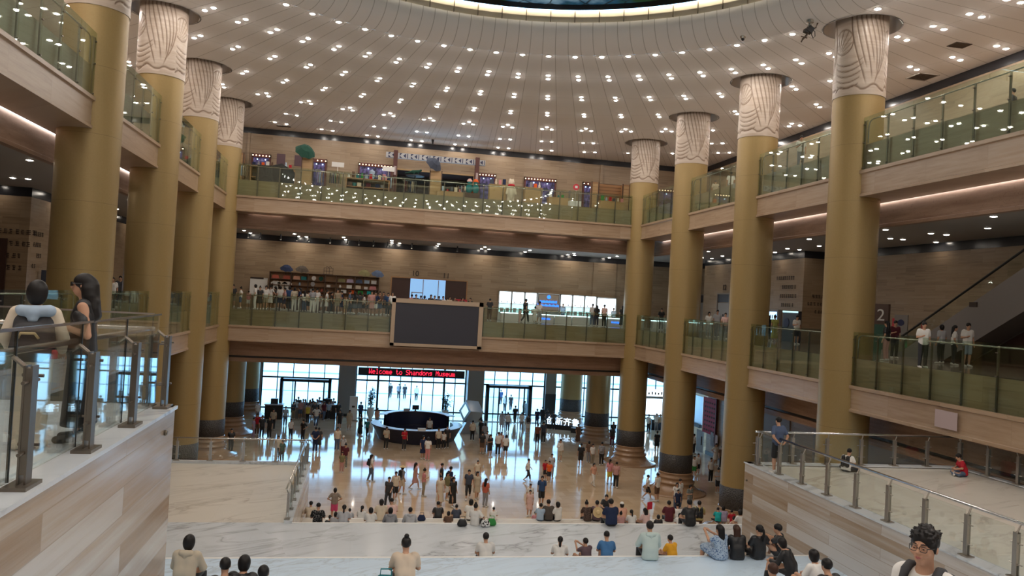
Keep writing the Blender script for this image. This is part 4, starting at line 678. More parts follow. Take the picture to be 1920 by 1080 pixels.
(22.7,49.24,7.27,20,'stand','person in cream tee on the upper right gallery, farther back','cream',1.66,{'low': 'grey'}),
(-11.2,48.85,-1.55,90,'stand','man in white tee between the left gold columns','white',1.72,{'low': 'black'}),
(-12.5,42.46,-1.55,160,'stand','woman in white patterned top between the nearest left columns','white',1.64,{'low': 'black', 'hair': 'bob'}),
(-13.2,46.1,-1.55,170,'stand','man in dark tee beside the white patterned top','charcoal',1.74,{'low': 'black'}),
(9.25,58.2,-1.55,20,'stand','woman in dark clothes with a shoulder bag right of the screen board','darkgrey',1.68,{'low': 'brown'}),
(11.79,57.2,-1.55,60,'walk','man in black with a black cap striding past the lit counter','black',1.8,{'low': 'black', 'hat': ('cap', 'black')}),
(11.43,57.4,-1.55,60,'stand','small child beside the man in a black cap','palepink',1.05,{'low': 'palepink'}),
(13.1,58.3,-1.55,40,'stroll','woman in white blouse at the lit counter holding a child','white',1.7,{'low': 'lightgrey', 'hair': 'pony', 'legs': 'shorts'}),
(12.7,58.0,-1.55,20,'stand','girl in a white dress in front of the lit counter','white',1.3,{'low': 'white', 'hair': 'bob', 'kind': 'longdress'}),
(15.99,62.4,-1.55,180,'stand','shop clerk in grey blue behind the lit counter','lightblue',1.62,{'low': 'denim'}),
(17.4,58.6,-1.55,0,'stand','man in white tee and jeans at the lit counter','white',1.74,{'low': 'denim'}),
(17.68,58.4,-1.55,0,'stand','woman in black tee with long hair at the lit counter','black',1.64,{'low': 'navy', 'hair': 'long'}),
(17.85,57.0,-1.55,350,'stand','man in pale shirt and black trousers at the lit counter','palepink',1.72,{'low': 'black'}),
(20.31,62.3,-1.55,180,'stand','shop clerk with dark hair at the right end of the counter','lightgrey',1.5,{'low': 'black', 'hair': 'bob'}),
(19.49,57.6,-1.55,10,'stand','woman in black beside the corner column at the lit counter','black',1.7,{'low': 'teal', 'hair': 'long', 'kind': 'longdress'}),
(-9.55,60.59,-1.55,180,'stand','first from the left in the shop crowd behind the back rail, charcoal top','charcoal',1.62,{'low': 'khaki', 'hair': 'bun', 'legs': 'shorts'}),
(-8.55,57.41,-1.55,270,'hips','second from the left in the shop crowd behind the back rail, white top','white',1.5,{'low': 'denim', 'hair': 'bun', 'legs': 'shorts'}),
(-8.15,58.37,-1.55,350,'phone','third from the left in the shop crowd behind the back rail, pink top','pink',1.25,{'low': 'white', 'legs': 'shorts'}),
(-7.61,57.62,-1.55,270,'stand','fourth from the left in the shop crowd behind the back rail, white top','white',1.74,{'low': 'white', 'hair': 'bob'}),
(-7.33,57.9,-1.55,180,'stand','fifth from the left in the shop crowd behind the back rail, black top','black',1.62,{'hair': 'bun', 'kind': 'dress'}),
(-6.96,58.15,-1.55,180,'stand','sixth from the left in the shop crowd behind the back rail, white top','white',1.68,{'low': 'khaki', 'hair': 'bun', 'legs': 'shorts'}),
(-6.85,59.8,-1.55,15,'hips','seventh from the left in the shop crowd behind the back rail, white top','white',1.74,{'hair': 'pony', 'kind': 'dress', 'legs': 'shorts'}),
(-6.53,60.29,-1.55,270,'phone','eighth from the left in the shop crowd behind the back rail, black top','black',1.68,{'low': 'khaki', 'hair': 'bob', 'kind': 'dress', 'legs': 'shorts'}),
(-6.18,60.2,-1.55,0,'stroll','ninth from the left in the shop crowd behind the back rail, white top','white',1.74,{'low': 'navy', 'hair': 'bob', 'legs': 'shorts'}),
(-5.71,58.88,-1.55,270,'stroll','tenth from the left in the shop crowd behind the back rail, dusty pink top','dustypink',1.62,{'low': 'navy', 'legs': 'shorts'}),
(-5.42,59.04,-1.55,350,'stand','eleventh from the left in the shop crowd behind the back rail, blue top','blue',1.74,{'low': 'black', 'hair': 'bob'}),
(-4.9,57.25,-1.55,0,'phone','twelfth from the left in the shop crowd behind the back rail, beige top','beige',1.68,{'low': 'white', 'hair': 'bob'}),
(-4.51,56.92,-1.55,270,'hips','thirteenth from the left in the shop crowd behind the back rail, navy top','navy',1.68,{'low': 'white', 'hair': 'long', 'kind': 'shirt'}),
(-4.26,58.05,-1.55,350,'hips','fourteenth from the left in the shop crowd behind the back rail, white top','white',1.5,{'low': 'denim', 'hair': 'long'}),
(-3.92,57.42,-1.55,340,'stroll','fifteenth from the left in the shop crowd behind the back rail, cream top','cream',1.5,{'low': 'black', 'kind': 'shirt', 'legs': 'shorts'}),
(-3.64,57.06,-1.55,350,'stand','sixteenth from the left in the shop crowd behind the back rail, grey top','grey',1.68,{'low': 'white', 'hair': 'bun'}),
(-3.47,59.15,-1.55,180,'phone','seventeenth from the left in the shop crowd behind the back rail, white top','white',1.68,{'low': 'white', 'hair': 'bun'}),
(-3.18,60.1,-1.55,270,'phone','eighteenth from the left in the shop crowd behind the back rail, light grey top','lightgrey',1.25,{'low': 'white', 'legs': 'shorts'}),
(-2.73,58.77,-1.55,90,'stand','nineteenth from the left in the shop crowd behind the back rail, white top','white',1.62,{'low': 'denim', 'hair': 'bun', 'kind': 'dress', 'legs': 'shorts'}),
(-2.38,58.55,-1.55,90,'stand','twentieth from the left in the shop crowd behind the back rail, black top','black',1.5,{'low': 'black', 'hair': 'pony'}),
(-1.95,58.03,-1.55,180,'stand','twenty first from the left in the shop crowd behind the back rail, khaki top','khaki',1.74,{'low': 'khaki', 'hair': 'bob', 'kind': 'shirt', 'legs': 'shorts'}),
(-1.69,59.73,-1.55,270,'stand','twenty second from the left in the shop crowd behind the back rail, navy top','navy',1.62,{'low': 'navy', 'kind': 'dress', 'legs': 'shorts'}),
(-1.32,57.16,-1.55,180,'stroll','twenty third from the left in the shop crowd behind the back rail, beige top','beige',1.25,{'low': 'khaki', 'hair': 'bun', 'kind': 'shirt', 'legs': 'shorts'}),
(-1.1,59.3,-1.55,90,'stroll','twenty fourth from the left in the shop crowd behind the back rail, denim blue top','denim',1.68,{'hair': 'bun'}),
(-0.72,56.91,-1.55,340,'stroll','twenty fifth from the left in the shop crowd behind the back rail, black top','black',1.62,{'hair': 'long', 'kind': 'dress'}),
(-0.36,59.02,-1.55,340,'stroll','twenty sixth from the left in the shop crowd behind the back rail, charcoal top','charcoal',1.62,{'low': 'denim', 'hair': 'bob', 'kind': 'dress'}),
(-0.05,59.24,-1.55,270,'stroll','twenty seventh from the left in the shop crowd behind the back rail, white top','white',1.5,{'low': 'black', 'hair': 'bob', 'legs': 'shorts'}),
(0.26,60.01,-1.55,270,'stand','twenty eighth from the left in the shop crowd behind the back rail, lavender top','lavender',1.5,{'hair': 'bun', 'legs': 'shorts'}),
(0.48,57.52,-1.55,180,'stand','twenty ninth from the left in the shop crowd behind the back rail, dusty pink top','dustypink',1.74,{'low': 'white', 'hair': 'bob', 'kind': 'dress', 'legs': 'shorts'}),
(0.75,57.74,-1.55,180,'hips','thirtieth from the left in the shop crowd behind the back rail, navy top','navy',1.68,{'low': 'white', 'hair': 'bun', 'kind': 'shirt', 'legs': 'shorts'}),
(1.06,58.22,-1.55,180,'stand','thirty first from the left in the shop crowd behind the back rail, brown top','brown',1.74,{'low': 'denim', 'hair': 'bob', 'kind': 'shirt', 'legs': 'shorts'}),
(1.38,60.5,-1.55,180,'stand','thirty second from the left in the shop crowd behind the back rail, slate top','slate',1.74,{'hair': 'long', 'legs': 'shorts'}),
(1.7,59.16,-1.55,180,'stroll','thirty third from the left in the shop crowd behind the back rail, blue top','blue',1.68,{'low': 'black', 'hair': 'pony', 'kind': 'shirt'}),
(1.95,57.13,-1.55,180,'stand','thirty fourth from the left in the shop crowd behind the back rail, white top','white',1.74,{'hair': 'bob', 'legs': 'shorts'}),
(3.54,60.75,-1.55,0,'stand','first head from the left above the screen board, pink top','pink',1.67,{'low': 'black'}),
(3.78,59.47,-1.55,160,'stand','second head from the left above the screen board, black top','black',1.68,{'low': 'black'}),
(4.18,59.95,-1.55,0,'stand','third head from the left above the screen board, navy top','navy',1.62,{'low': 'black'}),
(4.61,61.98,-1.55,0,'stand','fourth head from the left above the screen board, grey top','grey',1.63,{'low': 'black', 'hair': 'bob'}),
(5.04,61.11,-1.55,160,'stand','fifth head from the left above the screen board, black top','black',1.73,{'low': 'black', 'hair': 'pony'}),
(5.18,59.39,-1.55,180,'stand','sixth head from the left above the screen board, charcoal top','charcoal',1.67,{'low': 'black', 'hair': 'pony'}),
(5.47,59.01,-1.55,0,'stand','seventh head from the left above the screen board, navy top','navy',1.66,{'low': 'black', 'hair': 'pony'}),
(5.85,59.65,-1.55,180,'stand','eighth head from the left above the screen board, white top','white',1.67,{'low': 'black', 'hair': 'pony'}),
(6.39,60.13,-1.55,160,'stand','ninth head from the left above the screen board, cream top','cream',1.68,{'low': 'black', 'hair': 'bob'}),
(6.86,60.61,-1.55,180,'stand','tenth head from the left above the screen board, brown top','brown',1.68,{'low': 'black', 'hair': 'bob'}),
(7.38,60.16,-1.55,160,'stand','eleventh head from the left above the screen board, black top','black',1.66,{'low': 'black', 'hair': 'bob'}),
(8.12,61.03,-1.55,200,'stand','twelfth head from the left above the screen board, black top','black',1.65,{'low': 'black'}),
]
# ---------------------------------------------------------------- building shell
def sbox(name, lo, hi, mat): return struct(name, MB().box(lo, hi), mat)
sbox('floor', (WL - 4, 10.64, F1 - .3), (36, 76, F1), 'hall_floor')
sbox('ground_plaza', (-150, 76, F1 - .35), (170, 300, F1 - .02), 'plaza')
# galleries: slab, stone front with lips, upstand, set-back frieze beam with a light slot
def balcony(tagn, side, fl):
    top, led, bot = fl, fl - 1.08, fl - 2.16; fz = bot + .25; fb = (bot - 1.02) if fl > 0 else (bot - 1.55); gc = fb + .07
    prof = [(0, bot), (0, bot + .10), (.05, bot + .13), (.05, led - .17), (.03, led - .15), (-.04, led - .13), (-.04, led), (.16, led), (.16, top), (9, top), (9, top - .45), (2.05, top - .45), (2.05, bot + .3), (1.83, bot + .3), (1.83, bot)]
    def place(name, pf, mat, a, b):
        mb = MB()
        if side == 'R': mb.prism([(FR + d, z) for d, z in pf], 1, a, b)
        elif side == 'L': mb.prism([(FL - d, z) for d, z in pf], 1, a, b)
        else: mb.prism([(FB + d, z) for d, z in pf], 0, a, b)
        return struct(name, mb, mat)
    a, b = (-8, FB + (9 if side != 'B' else 0)) if side != 'B' else (FL - .2, FR + .2)
    if side != 'B': b = FB
    deep = {'R': WR - FR, 'L': FL - WL, 'B': WB - FB}[side]
    pf = [(d if d < 9 else deep, z) for d, z in prof]
    place(f'trim_balcony_front_{tagn}', pf, 'fascia_stone', a, b)
    fr = [(1.92, fb), (1.92, fb + .13), (1.96, fb + .15), (1.96, fz), (2.2, fz), (2.2, fb)] if fl > 0 else [(1.92, fb), (1.92, fb + .28), (2.05, fb + .29), (2.05, fb + .42), (1.96, fb + .43), (1.96, fz), (2.2, fz), (2.2, fb)]
    if side == 'B': a2, b2 = FL - 1.9, FR + 1.9
    else: a2, b2 = a, FB + 1.9
    place(f'trim_frieze_{tagn}', fr, 'frieze', a2, b2)
    if fl < 0: place(f'trim_frieze_groove_{tagn}', [(2.03, fb + .30), (2.03, fb + .41), (2.06, fb + .41), (2.06, fb + .30)], 'skirting', a2, b2)
    return gc
for sd, nm in (('L', 'left'), ('R', 'right'), ('B', 'back')):
    for fl, q in ((F3, 'upper'), (F2, 'lower')): balcony(f'{nm}_{q}', sd, fl)
G2, G1 = 4.16, -5.26
sbox('floor_gallery_right', (FR + .2, -8, F2), (WR, WB, F2 + .012), 'gallery_floor'); sbox('floor_gallery_left', (WL, -8, F2), (FL - .2, WB, F2 + .012), 'gallery_floor'); sbox('floor_gallery_back', (FL - .2, FB + .2, F2), (FR + .2, WB, F2 + .012), 'gallery_floor')
sbox('floor_upper_gallery_right', (FR + .2, -8, F3), (WR, WB, F3 + .012), 'gallery_floor'); sbox('floor_upper_gallery_left', (WL, -8, F3), (FL - .2, WB, F3 + .012), 'gallery_floor'); sbox('floor_upper_gallery_back', (FL - .2, FB + .2, F3), (FR + .2, WB, F3 + .012), 'gallery_floor')
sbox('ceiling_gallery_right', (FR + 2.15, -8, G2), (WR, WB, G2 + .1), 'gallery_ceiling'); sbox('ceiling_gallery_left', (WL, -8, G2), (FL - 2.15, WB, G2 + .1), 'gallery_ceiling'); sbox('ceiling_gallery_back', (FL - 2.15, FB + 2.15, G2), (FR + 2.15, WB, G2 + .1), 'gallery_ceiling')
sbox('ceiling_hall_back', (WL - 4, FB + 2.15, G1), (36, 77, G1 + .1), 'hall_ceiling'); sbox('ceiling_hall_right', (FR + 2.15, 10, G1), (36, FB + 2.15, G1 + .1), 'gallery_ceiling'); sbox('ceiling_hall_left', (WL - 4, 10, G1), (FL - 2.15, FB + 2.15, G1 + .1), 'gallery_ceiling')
# walls, each with the black granite strip under its ceiling
sbox('wall_back_lower', (WL, WB, F2), (2.04, WB + .3, G2 - .44), 'wall_stone'); sbox('wall_back_lower_right', (8.18, WB, F2), (WR, WB + .3, G2 - .44), 'wall_stone'); sbox('wall_back_lower_over_door', (2.04, WB, 1.46), (8.18, WB + .3, G2 - .44), 'wall_stone')
sbox('trim_1', (WL, WB - .02, G2 - .44), (WR, WB + .3, G2), 'black_granite'); sbox('trim_2', (WL, WB - .02, CE - .44), (WR, WB + .3, CE), 'black_granite')
sbox('wall_back_upper', (WL, WB, F3), (1.96, WB + .3, CE - .44), 'wall_stone'); sbox('wall_back_upper_right', (8.2, WB, F3), (WR, WB + .3, CE - .44), 'wall_stone'); sbox('wall_back_upper_over_opening', (1.96, WB, 10.15), (8.2, WB + .3, CE - .44), 'wall_stone')
struct('trim_pilaster', MB().box((-9.75, WB - .12, F3), (-9.55, WB, CE - .44)).box((19.0, WB - .14, F3), (19.25, WB, CE - .44)).box((-10.75, WB - .1, F2), (-10.6, WB, G2 - .44)).box((18.9, WB - .1, F2), (20.9, WB, G2 - .44)), 'wall_stone')
sbox('wall_right_lower', (WR, -8, F2), (WR + .3, WB, G2 - .44), 'wall_stone'); sbox('trim_3', (WR - .02, -8, G2 - .44), (WR + .3, WB, G2), 'black_granite')
sbox('wall_right_upper', (WR, -8, F3), (WR + .3, WB, CE - .44), 'wall_stone'); sbox('trim_4', (WR - .02, -8, CE - .44), (WR + .3, WB, CE), 'black_granite')
sbox('wall_right_corner', (26.5, 44.2, F2), (WR, 58.6, G2 - .44), 'wall_stone'); sbox('trim_5', (26.48, 44.18, G2 - .44), (WR, 58.6, G2), 'black_granite')
sbox('wall_left_lower', (WL - .3, -8, F2), (WL, WB, G2 - .44), 'wall_stone'); sbox('trim_6', (WL - .3, -8, G2 - .44), (WL + .02, WB, G2), 'black_granite'); sbox('wall_left_corner', (WL, 41.2, F2), (-16, 58.6, G2 - .44), 'wall_stone'); sbox('trim_7', (WL, 41.18, G2 - .44), (-15.98, 58.6, G2), 'black_granite')
sbox('wall_left_upper', (WL - .3, -8, F3), (WL, WB, CE), 'wall_stone'); sbox('wall_front', (WL, -8.3, F1), (WR, -8, CE), 'wall_stone')
sbox('wall_hall_right', (28, 10, F1), (28.3, 60.0, G1), 'wall_stone'); sbox('wall_hall_right_end', (35.7, 63.4, F1), (36, 76, G1), 'wall_stone'); sbox('wall_hall_right_return', (28, 63.2, F1), (36, 63.5, G1), 'wall_stone')
sbox('wall_hall_left', (-16.3, 10.64, F1), (-16, 76, G1), 'wall_stone'); sbox('wall_hall_left_end', (-16, 75.8, F1), (-9.0, 76.2, G1), 'pillar_stone'); sbox('wall_hall_front', (-16, 10.3, F1), (28, 10.64, -8.16), 'wall_stone')
sbox('baseboard_right', (27.96, 10, F1), (28, 60, F1 + .3), 'skirting')
struct('trim_wall_panel', MB().box((27.93, 30, F1 + 2.2), (28, 44.6, G1 - 1.1)).box((27.93, 47.4, F1 + 1.4), (28, 55.2, G1 - .8)), 'grey_panel')
# ceiling plane with the dome opening and the column holes
from mathutils.geometry import delaunay_2d_cdt
holes = [(x, Y0 + S * i) for x in (XL, XR) for i in range(4)]; HR = 1.53
pv = [Vector(q) for q in ((WL, -8), (WR, -8), (WR, WB), (WL, WB))]; ed = [(0, 1), (1, 2), (2, 3), (3, 0)]
def loop(cx, cy, r, n):
    k = len(pv); pv.extend(Vector((cx + r * math.sin(2 * PI * (i + .5) / n), cy + r * math.cos(2 * PI * (i + .5) / n))) for i in range(n)); ed.extend((k + i, k + (i + 1) % n) for i in range(n))
loop(DX, DY, 14.62, 140)
for h in holes: loop(h[0], h[1], HR, 40)
v2, _, f2, *_ = delaunay_2d_cdt(pv, ed, [], 0, 1e-5); mb = MB(); keep = []
for f in f2:
    c = sum((v2[i] for i in f), Vector((0, 0))) / len(f)
    if (c - Vector((DX, DY))).length < 14.5 or any((c - Vector(h)).length < HR * .97 for h in holes): continue
    keep.append(tuple(f))
mb.add([(q.x, q.y, CE) for q in v2], keep); struct('ceiling', mb, 'ceiling')
prof = [(14.62, 0)] + [(13.12 + 1.5 * (1 - math.sin(t * PI / 2 / 8)) , 1.12 * (1 - math.cos(t * PI / 2 / 8))) for t in range(1, 9)]
mb = MB().lathe([(r, CE + z) for r, z in prof], (DX, DY, 0), 140, cap=False); sharp(struct('ceiling_dome_curve', mb, 'ceiling'), 60)
mb = MB().lathe([(13.12, 13.60), (13.22, 13.58), (13.22, 14.16), (13.05, 14.16), (13.08, 13.85)], (DX, DY, 0), 140, cap=False); sharp(struct('ceiling_dome_ring', mb, 'ring_white'), 40)
mb = MB()
for i in range(70): a = 2 * PI * (i + .5) / 70; mb.cbox((DX + 13.07 * math.sin(a), DY + 13.07 * math.cos(a), 13.87), (.035, .06, .56), 0, Matrix.Rotation(-a, 3, 'Z'))
struct('trim_dome_ring_joints', mb, 'bronze_steel')
struct('trim_dome_light_strip', MB().lathe([(13.02, 14.19), (12.86, 14.19), (12.86, 14.23), (13.02, 14.23), (13.02, 14.19)], (DX, DY, 0), 140, cap=False), 'dome_strip')
struct('window_1', MB().lathe([(0.01, 14.35), (13.3, 14.35), (13.3, 14.5), (.01, 14.5)], (DX, DY, 0), 96), 'dome_glass'); struct('trim_dome_lip', MB().lathe([(12.80, 14.35), (12.80, 14.10), (12.84, 14.10), (12.84, 14.35)], (DX, DY, 0), 96, cap=False), 'black')
# light strips in the slots above the friezes
struct('trim_light_slot_right', MB().box((FR + 1.86, -6, 5.14), (FR + 1.93, FB, 5.17)), 'cove'); struct('trim_light_slot_left', MB().box((FL - 1.93, -6, 5.14), (FL - 1.86, FB, 5.17)), 'cove')
mb = MB()
for i in range(7): x = -8.2 + i * 4.15; mb.box((x, FB + 1.86, 5.30), (x + 2.2, FB + 1.93, 5.32))
struct('trim_light_slot_back', mb, 'cove')
# ---------------------------------------------------------------- columns
HGT = 13.3
def carve(theta, z):
    """carved depth 0..1 on the unrolled capital: sweeping strands, an oval with fan lines, nested crescents, a scalloped hem"""
    d = 0.; u = theta / (2 * PI) * 3; g = int(u) % 3; u -= int(u)
    def ln(e, w, s=1.):
        return s * math.exp(-(e / w) ** 2)
    for k in range(8):                                       # strands falling from the top and swinging across
        b = .30 + .085 * k; end = .12 + .07 * ((k * 3) % 5)
        if z > end: c = b + .34 * math.sin(1.5 * (1 - z) + .25 * k) * (1 - z) ** .8 - .16 * (1 - z) ** 2 * k / 4; e = abs((u - c + .5) % 1 - .5); d = max(d, ln(e, .011, min(1, (z - end) * 9)))
    x, y = (u - .14) / .20, (z - .72) / .17; rr = math.hypot(x, y)   # oval lobe with fan lines
    if rr < 1.15: d = max(d, ln(rr - 1, .05))
    if rr < .95: d = max(d, ln(((math.atan2(y + 1.1, x + .5) * 4.2) % 1) - .5, .11, .8))
    for k in range(5):                                       # nested crescents
        x, y = (u - .24) / .34, (z - .47 + .075 * k); e = y + .13 * (1 - min(1, x * x)) - .05
        if abs(x) < .95 - .08 * k: d = max(d, ln(e, .008, 1 - abs(x) ** 4))
    h = .07 + .045 * abs(math.sin(u * PI * 2.0 + g)) + .02 * math.sin(u * 2 * PI * 3)
    return max(d, ln(z - h, .012))
zb, zt, nth, nz = 9.36, HGT, 260, 96; cv = []; cf = []; ca = []
for j in range(nz + 1):
    for i in range(nth):
        t = 2 * PI * i / nth; z = j / nz; g = carve(t, min(1, z * 1.25)); r = RC * 1.02 - .03 * g; cv.append((r * math.cos(t), r * math.sin(t), zb + (zt - zb) * z)); ca.append(g)
for j in range(nz):
    for i in range(nth): k = (i + 1) % nth; cf.append((j * nth + i, j * nth + k, (j + 1) * nth + k, (j + 1) * nth + i))
cap_me = bpy.data.meshes.new('carved_capital'); cap_me.from_pydata(cv, [], cf); cap_me.materials.append(MAT['carved_stone']); at = cap_me.attributes.new('carve', 'FLOAT', 'POINT'); at.data.foreach_set('value', ca); cap_me.shade_smooth()
shaft_me = MB().lathe([(RC, -9.02), (RC, 9.36)], (0, 0, 0), 64, cap=False).mesh('shaft', 'gold', True); short_me = MB().lathe([(RC, -9.02), (RC, G1 - .004)], (0, 0, 0), 64, cap=False).mesh('shaft', 'gold', True)
band_me = MB().lathe([(RC, -10.17), (RC + .015, -10.16), (RC + .015, -9.03), (RC, -9.02)], (0, 0, 0), 64, cap=False).mesh('stone_band', 'dark_band', True)
base_me = MB().lathe([(2.0, F1), (2.0, F1 + .07), (1.88, F1 + .10), (1.62, F1 + .18), (1.40, F1 + .30), (1.24, F1 + .46), (1.17, F1 + .62), (1.24, F1 + .66), (1.24, F1 + .74), (1.13, F1 + .78), (1.10, F1 + .95), (1.15, F1 + .98), (1.15, F1 + 1.06), (1.07, F1 + 1.10), (1.05, F1 + 1.24), (1.09, F1 + 1.27), (1.09, F1 + 1.33), (RC, F1 + 1.34)], (0, 0, 0), 64, cap=False).mesh('column_base', 'base_stone', True)
rec_me = MB().lathe([(HR, CE), (HR + .06, CE - .012), (HR, CE), (HR, CE + .9), (1.0, CE + .9)], (0, 0, 0), 48, cap=False, ms=[0, 0, 0, 1]).mesh('ceiling_collar', ['recess_steel', 'recess_dark'], True)
def column(x, y, label, full=True):
    t = thing('column', label, 'column', (x, y, 0), 0, 'gold columns around the atrium' if full else 'shorter gold columns under the back gallery')
    put('shaft', shaft_me if full else short_me, t); put('stone_band', band_me, t); put('column_base', base_me, t)
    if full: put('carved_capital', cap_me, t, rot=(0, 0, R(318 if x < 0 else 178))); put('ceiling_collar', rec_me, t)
w4 = ['nearest', 'second', 'third', 'corner']
for i in range(4):
    column(XL, Y0 + S * i, f'{w4[i]} gold column of the left balcony row, with carved stone top'); column(XR, Y0 + S * i, f'{w4[i]} gold column of the right balcony row, with carved stone top')
for i in (4, 5):
    column(XL, Y0 + S * i, f'gold column under the back gallery, left side, {"nearer" if i == 4 else "farther"} one', False); column(XR, Y0 + S * i, f'gold column under the back gallery, right side, {"nearer" if i == 4 else "farther"} one', False)
# ---------------------------------------------------------------- ceiling downlights
lamp_me = MB().lathe([(0.001, -.038), (.055, -.032), (.09, -.015), (.104, .003), (.118, -.006), (.15, -.010), (.15, .0)], (0, 0, 0), 10, cap=False, ms=[0, 0, 0, 1, 1, 1]).mesh('downlight', ['lamp', 'ceiling_white'])
def inframe(p, m=30):
    d = np.array(p) @ _F
    if d < 1: return False
    x = 960 + FPX * (np.array(p) @ _R) / d; y = 540 - FPX * (np.array(p) @ _U) / d; return -m < x < 1920 + m and -m < y < 1080 + m
RINGS = [(14.84, 0, 'in the single ring nearest the dome'), (18.18, 0, 'in the second ring out from the dome, inner of a pair'), (18.86, 0, 'in the second ring out from the dome, outer of a pair'), (22.42, 0, 'in the third ring out from the dome, inner of a pair'), (23.09, 0, 'in the third ring out from the dome, outer of a pair'), (26.61, 0, 'in the fourth ring out from the dome, inner of a pair'), (27.29, 0, 'in the fourth ring out from the dome, outer of a pair'), (30.73, 0, 'at the tip of a triangle in the fifth ring'), (31.45, .62, 'at a base corner of a triangle in the fifth ring'), (31.45, -.62, 'at a base corner of a triangle in the fifth ring'), (35.69, .625, 'in the sixth ring, one of a side by side pair'), (35.69, -.625, 'in the sixth ring, one of a side by side pair'), (39.2, .63, 'in the outermost ring by the black wall strip'), (39.2, -.63, 'in the outermost ring by the black wall strip')]
cand = []
for k in range(70):
    for r, da, lb in RINGS:
        a = R(360 / 70 * (k + .5) + da); x, y = DX + r * math.sin(a), DY + r * math.cos(a)
        if not (WL + .4 < x < WR - .4 and -7.6 < y < WB - .4) or any(math.hypot(x - h[0], y - h[1]) < HR + .22 for h in holes): continue
        cand.append((x, y, lb, inframe((x, y, CE))))
seen = sorted([c for c in cand if c[3]], key=lambda c: c[0] ** 2 + c[1] ** 2); print('LAMPS', len(cand), len(seen))
for x, y, lb, _ in seen[:300]: tag(put('downlight', lamp_me, None, (x, y, CE - .004)), 'round recessed downlight ' + lb, 'downlight', 'ceiling downlights ' + lb, 'thing')
mb = MB(); far = seen[300:] + [c for c in cand if not c[3]]
for x, y, *_ in far: mb.lathe([(0.001, -.038), (.055, -.032), (.09, -.015), (.104, .003), (.118, -.006), (.15, -.010), (.15, .0)], (x, y, CE - .004), 10, cap=False, ms=[0, 0, 0, 1, 1, 1])
if far: tag(obj('downlights', mb, ['lamp', 'ceiling_white']), 'remaining round ceiling downlights beyond the main field', 'downlights', None, 'stuff')
gl_me = MB().lathe([(0.001, -.03), (.06, -.026), (.10, -.012), (.112, .002), (.125, -.006), (.15, -.009), (.15, .0)], (0, 0, 0), 10, cap=False, ms=[0, 0, 0, 1, 1, 1]).mesh('downlight', ['lamp_gallery', 'ceiling_white']) if 'lamp_gallery' in MAT else lamp_me
gb_me = gl_me.copy(); gb_me.materials[0] = MAT['lamp_back']
gal = []
for k in range(14):
    y = 19.1 + 3.07 * k
    if k % 2 == 0: gal += [(22.7, y, 'right'), (25.0, y, 'right'), (25.8, y, 'right')]
    else: gal += [(25.2, y, 'right'), (27.75, y, 'right')] + ([(25.9, y, 'right')] if k % 4 == 1 else [])
for k in range(10): y = 31.3 + 3.1 * k; gal += [(-12.3, y, 'left')] + ([(-15.36, y, 'left'), (-14.75, y, 'left')] if k % 2 == 0 else [(-17.4, y, 'left')])
for k in range(9):
    x = -9.1 + 3.62 * k; gal += [(x, 60.8, 'back'), (x + .1, 63.2, 'back')] + ([(x + .7, 63.2, 'back')] if k % 2 else [])
for x, y, sd in gal:
    if not (44.0 < y < 58.8 and (x > 26.3 or x < -15.8)): tag(put('downlight', gb_me if sd == 'back' else gl_me, None, (x, y, G2 - .004)), f'small round downlight in the dark ceiling of the {sd} lower gallery', 'downlight', f'downlights of the {sd} lower gallery', 'thing')
for i in range(12):
    x = -12 + 4 * i
    for y in (60.5, 67.5): tag(put('downlight', gl_me, None, (x, y, G1 - .004)), 'round downlight in the low ceiling of the entrance hall', 'downlight', 'downlights of the entrance hall ceiling', 'thing')
for y in (22, 28.5, 35, 41.5, 48, 54.5): tag(put('downlight', gl_me, None, (24.6, y, G1 - .004)), 'round downlight in the low ceiling of the right hall', 'downlight', 'downlights of the right hall ceiling', 'thing'); 
# ---------------------------------------------------------------- balustrades
def balustrade(label, p0, p1, z0, ztop, floor, inn, sp, closed_post='bronze_steel', bend=(0, 0)):
    """glass run hung on the balcony front from p0 to p1; inn = unit vector toward the gallery"""
    t = thing('glass_balustrade', label, 'balustrade', (p0[0], p0[1], z0), 0, 'glass balustrades of the galleries'); d = Vector((p1[0] - p0[0], p1[1] - p0[1])); L = d.length; d /= L; n = max(1, round(L / sp)); I = Vector(inn)
    A = Matrix(((d.x, I.x, 0), (d.y, I.y, 0), (0, 0, 1))); h = ztop - z0; w = L / n
    gm = MB().box((.012, -.008, .01), (w - .012, .008, h)).mesh('glass_panel', 'glass'); pm = MB().box((-.035, .03, 0), (.035, .075, h - .16)).cbox((0, .02, .10), (.10, .09, .03)).cbox((0, .02, h * .52), (.10, .09, .03)).cbox((0, .02, h - .3), (.10, .09, .03)).tube([(0, .05, h - .20), (.0, .09, h - .13), (0, .15, h - .12)], .016, 6).mesh('post', closed_post)
    M4 = A.to_4x4()
    for i in range(n):
        o = put('glass_panel', gm, t); o.matrix_local = Matrix.Translation((d.x * w * i, d.y * w * i, 0)) @ M4
    for i in range(n + 1):
        q = min(max(w * i, .06), L - .06); o = put('post', pm, t); o.matrix_local = Matrix.Translation((d.x * q, d.y * q, 0)) @ M4
    s = .15; zr = h - .12; pts = [(0, s, zr)] + [(L, s, zr)]
    if bend[0]: pts = [(.12, s, h * .52), (.12, s, zr - .22), (.2, s, zr - .06), (.36, s, zr)] + pts[1:]
    if bend[1]: pts = pts[:-1] + [(L - .36, s, zr), (L - .2, s, zr - .06), (L - .12, s, zr - .22), (L - .12, s, h * .52)]
    o = obj('handrail', MB().tube(pts, .028, 8), 'rail_steel', t, True); o.matrix_local = M4
    return t
LV = {F3: 'upper', F2: 'lower'}
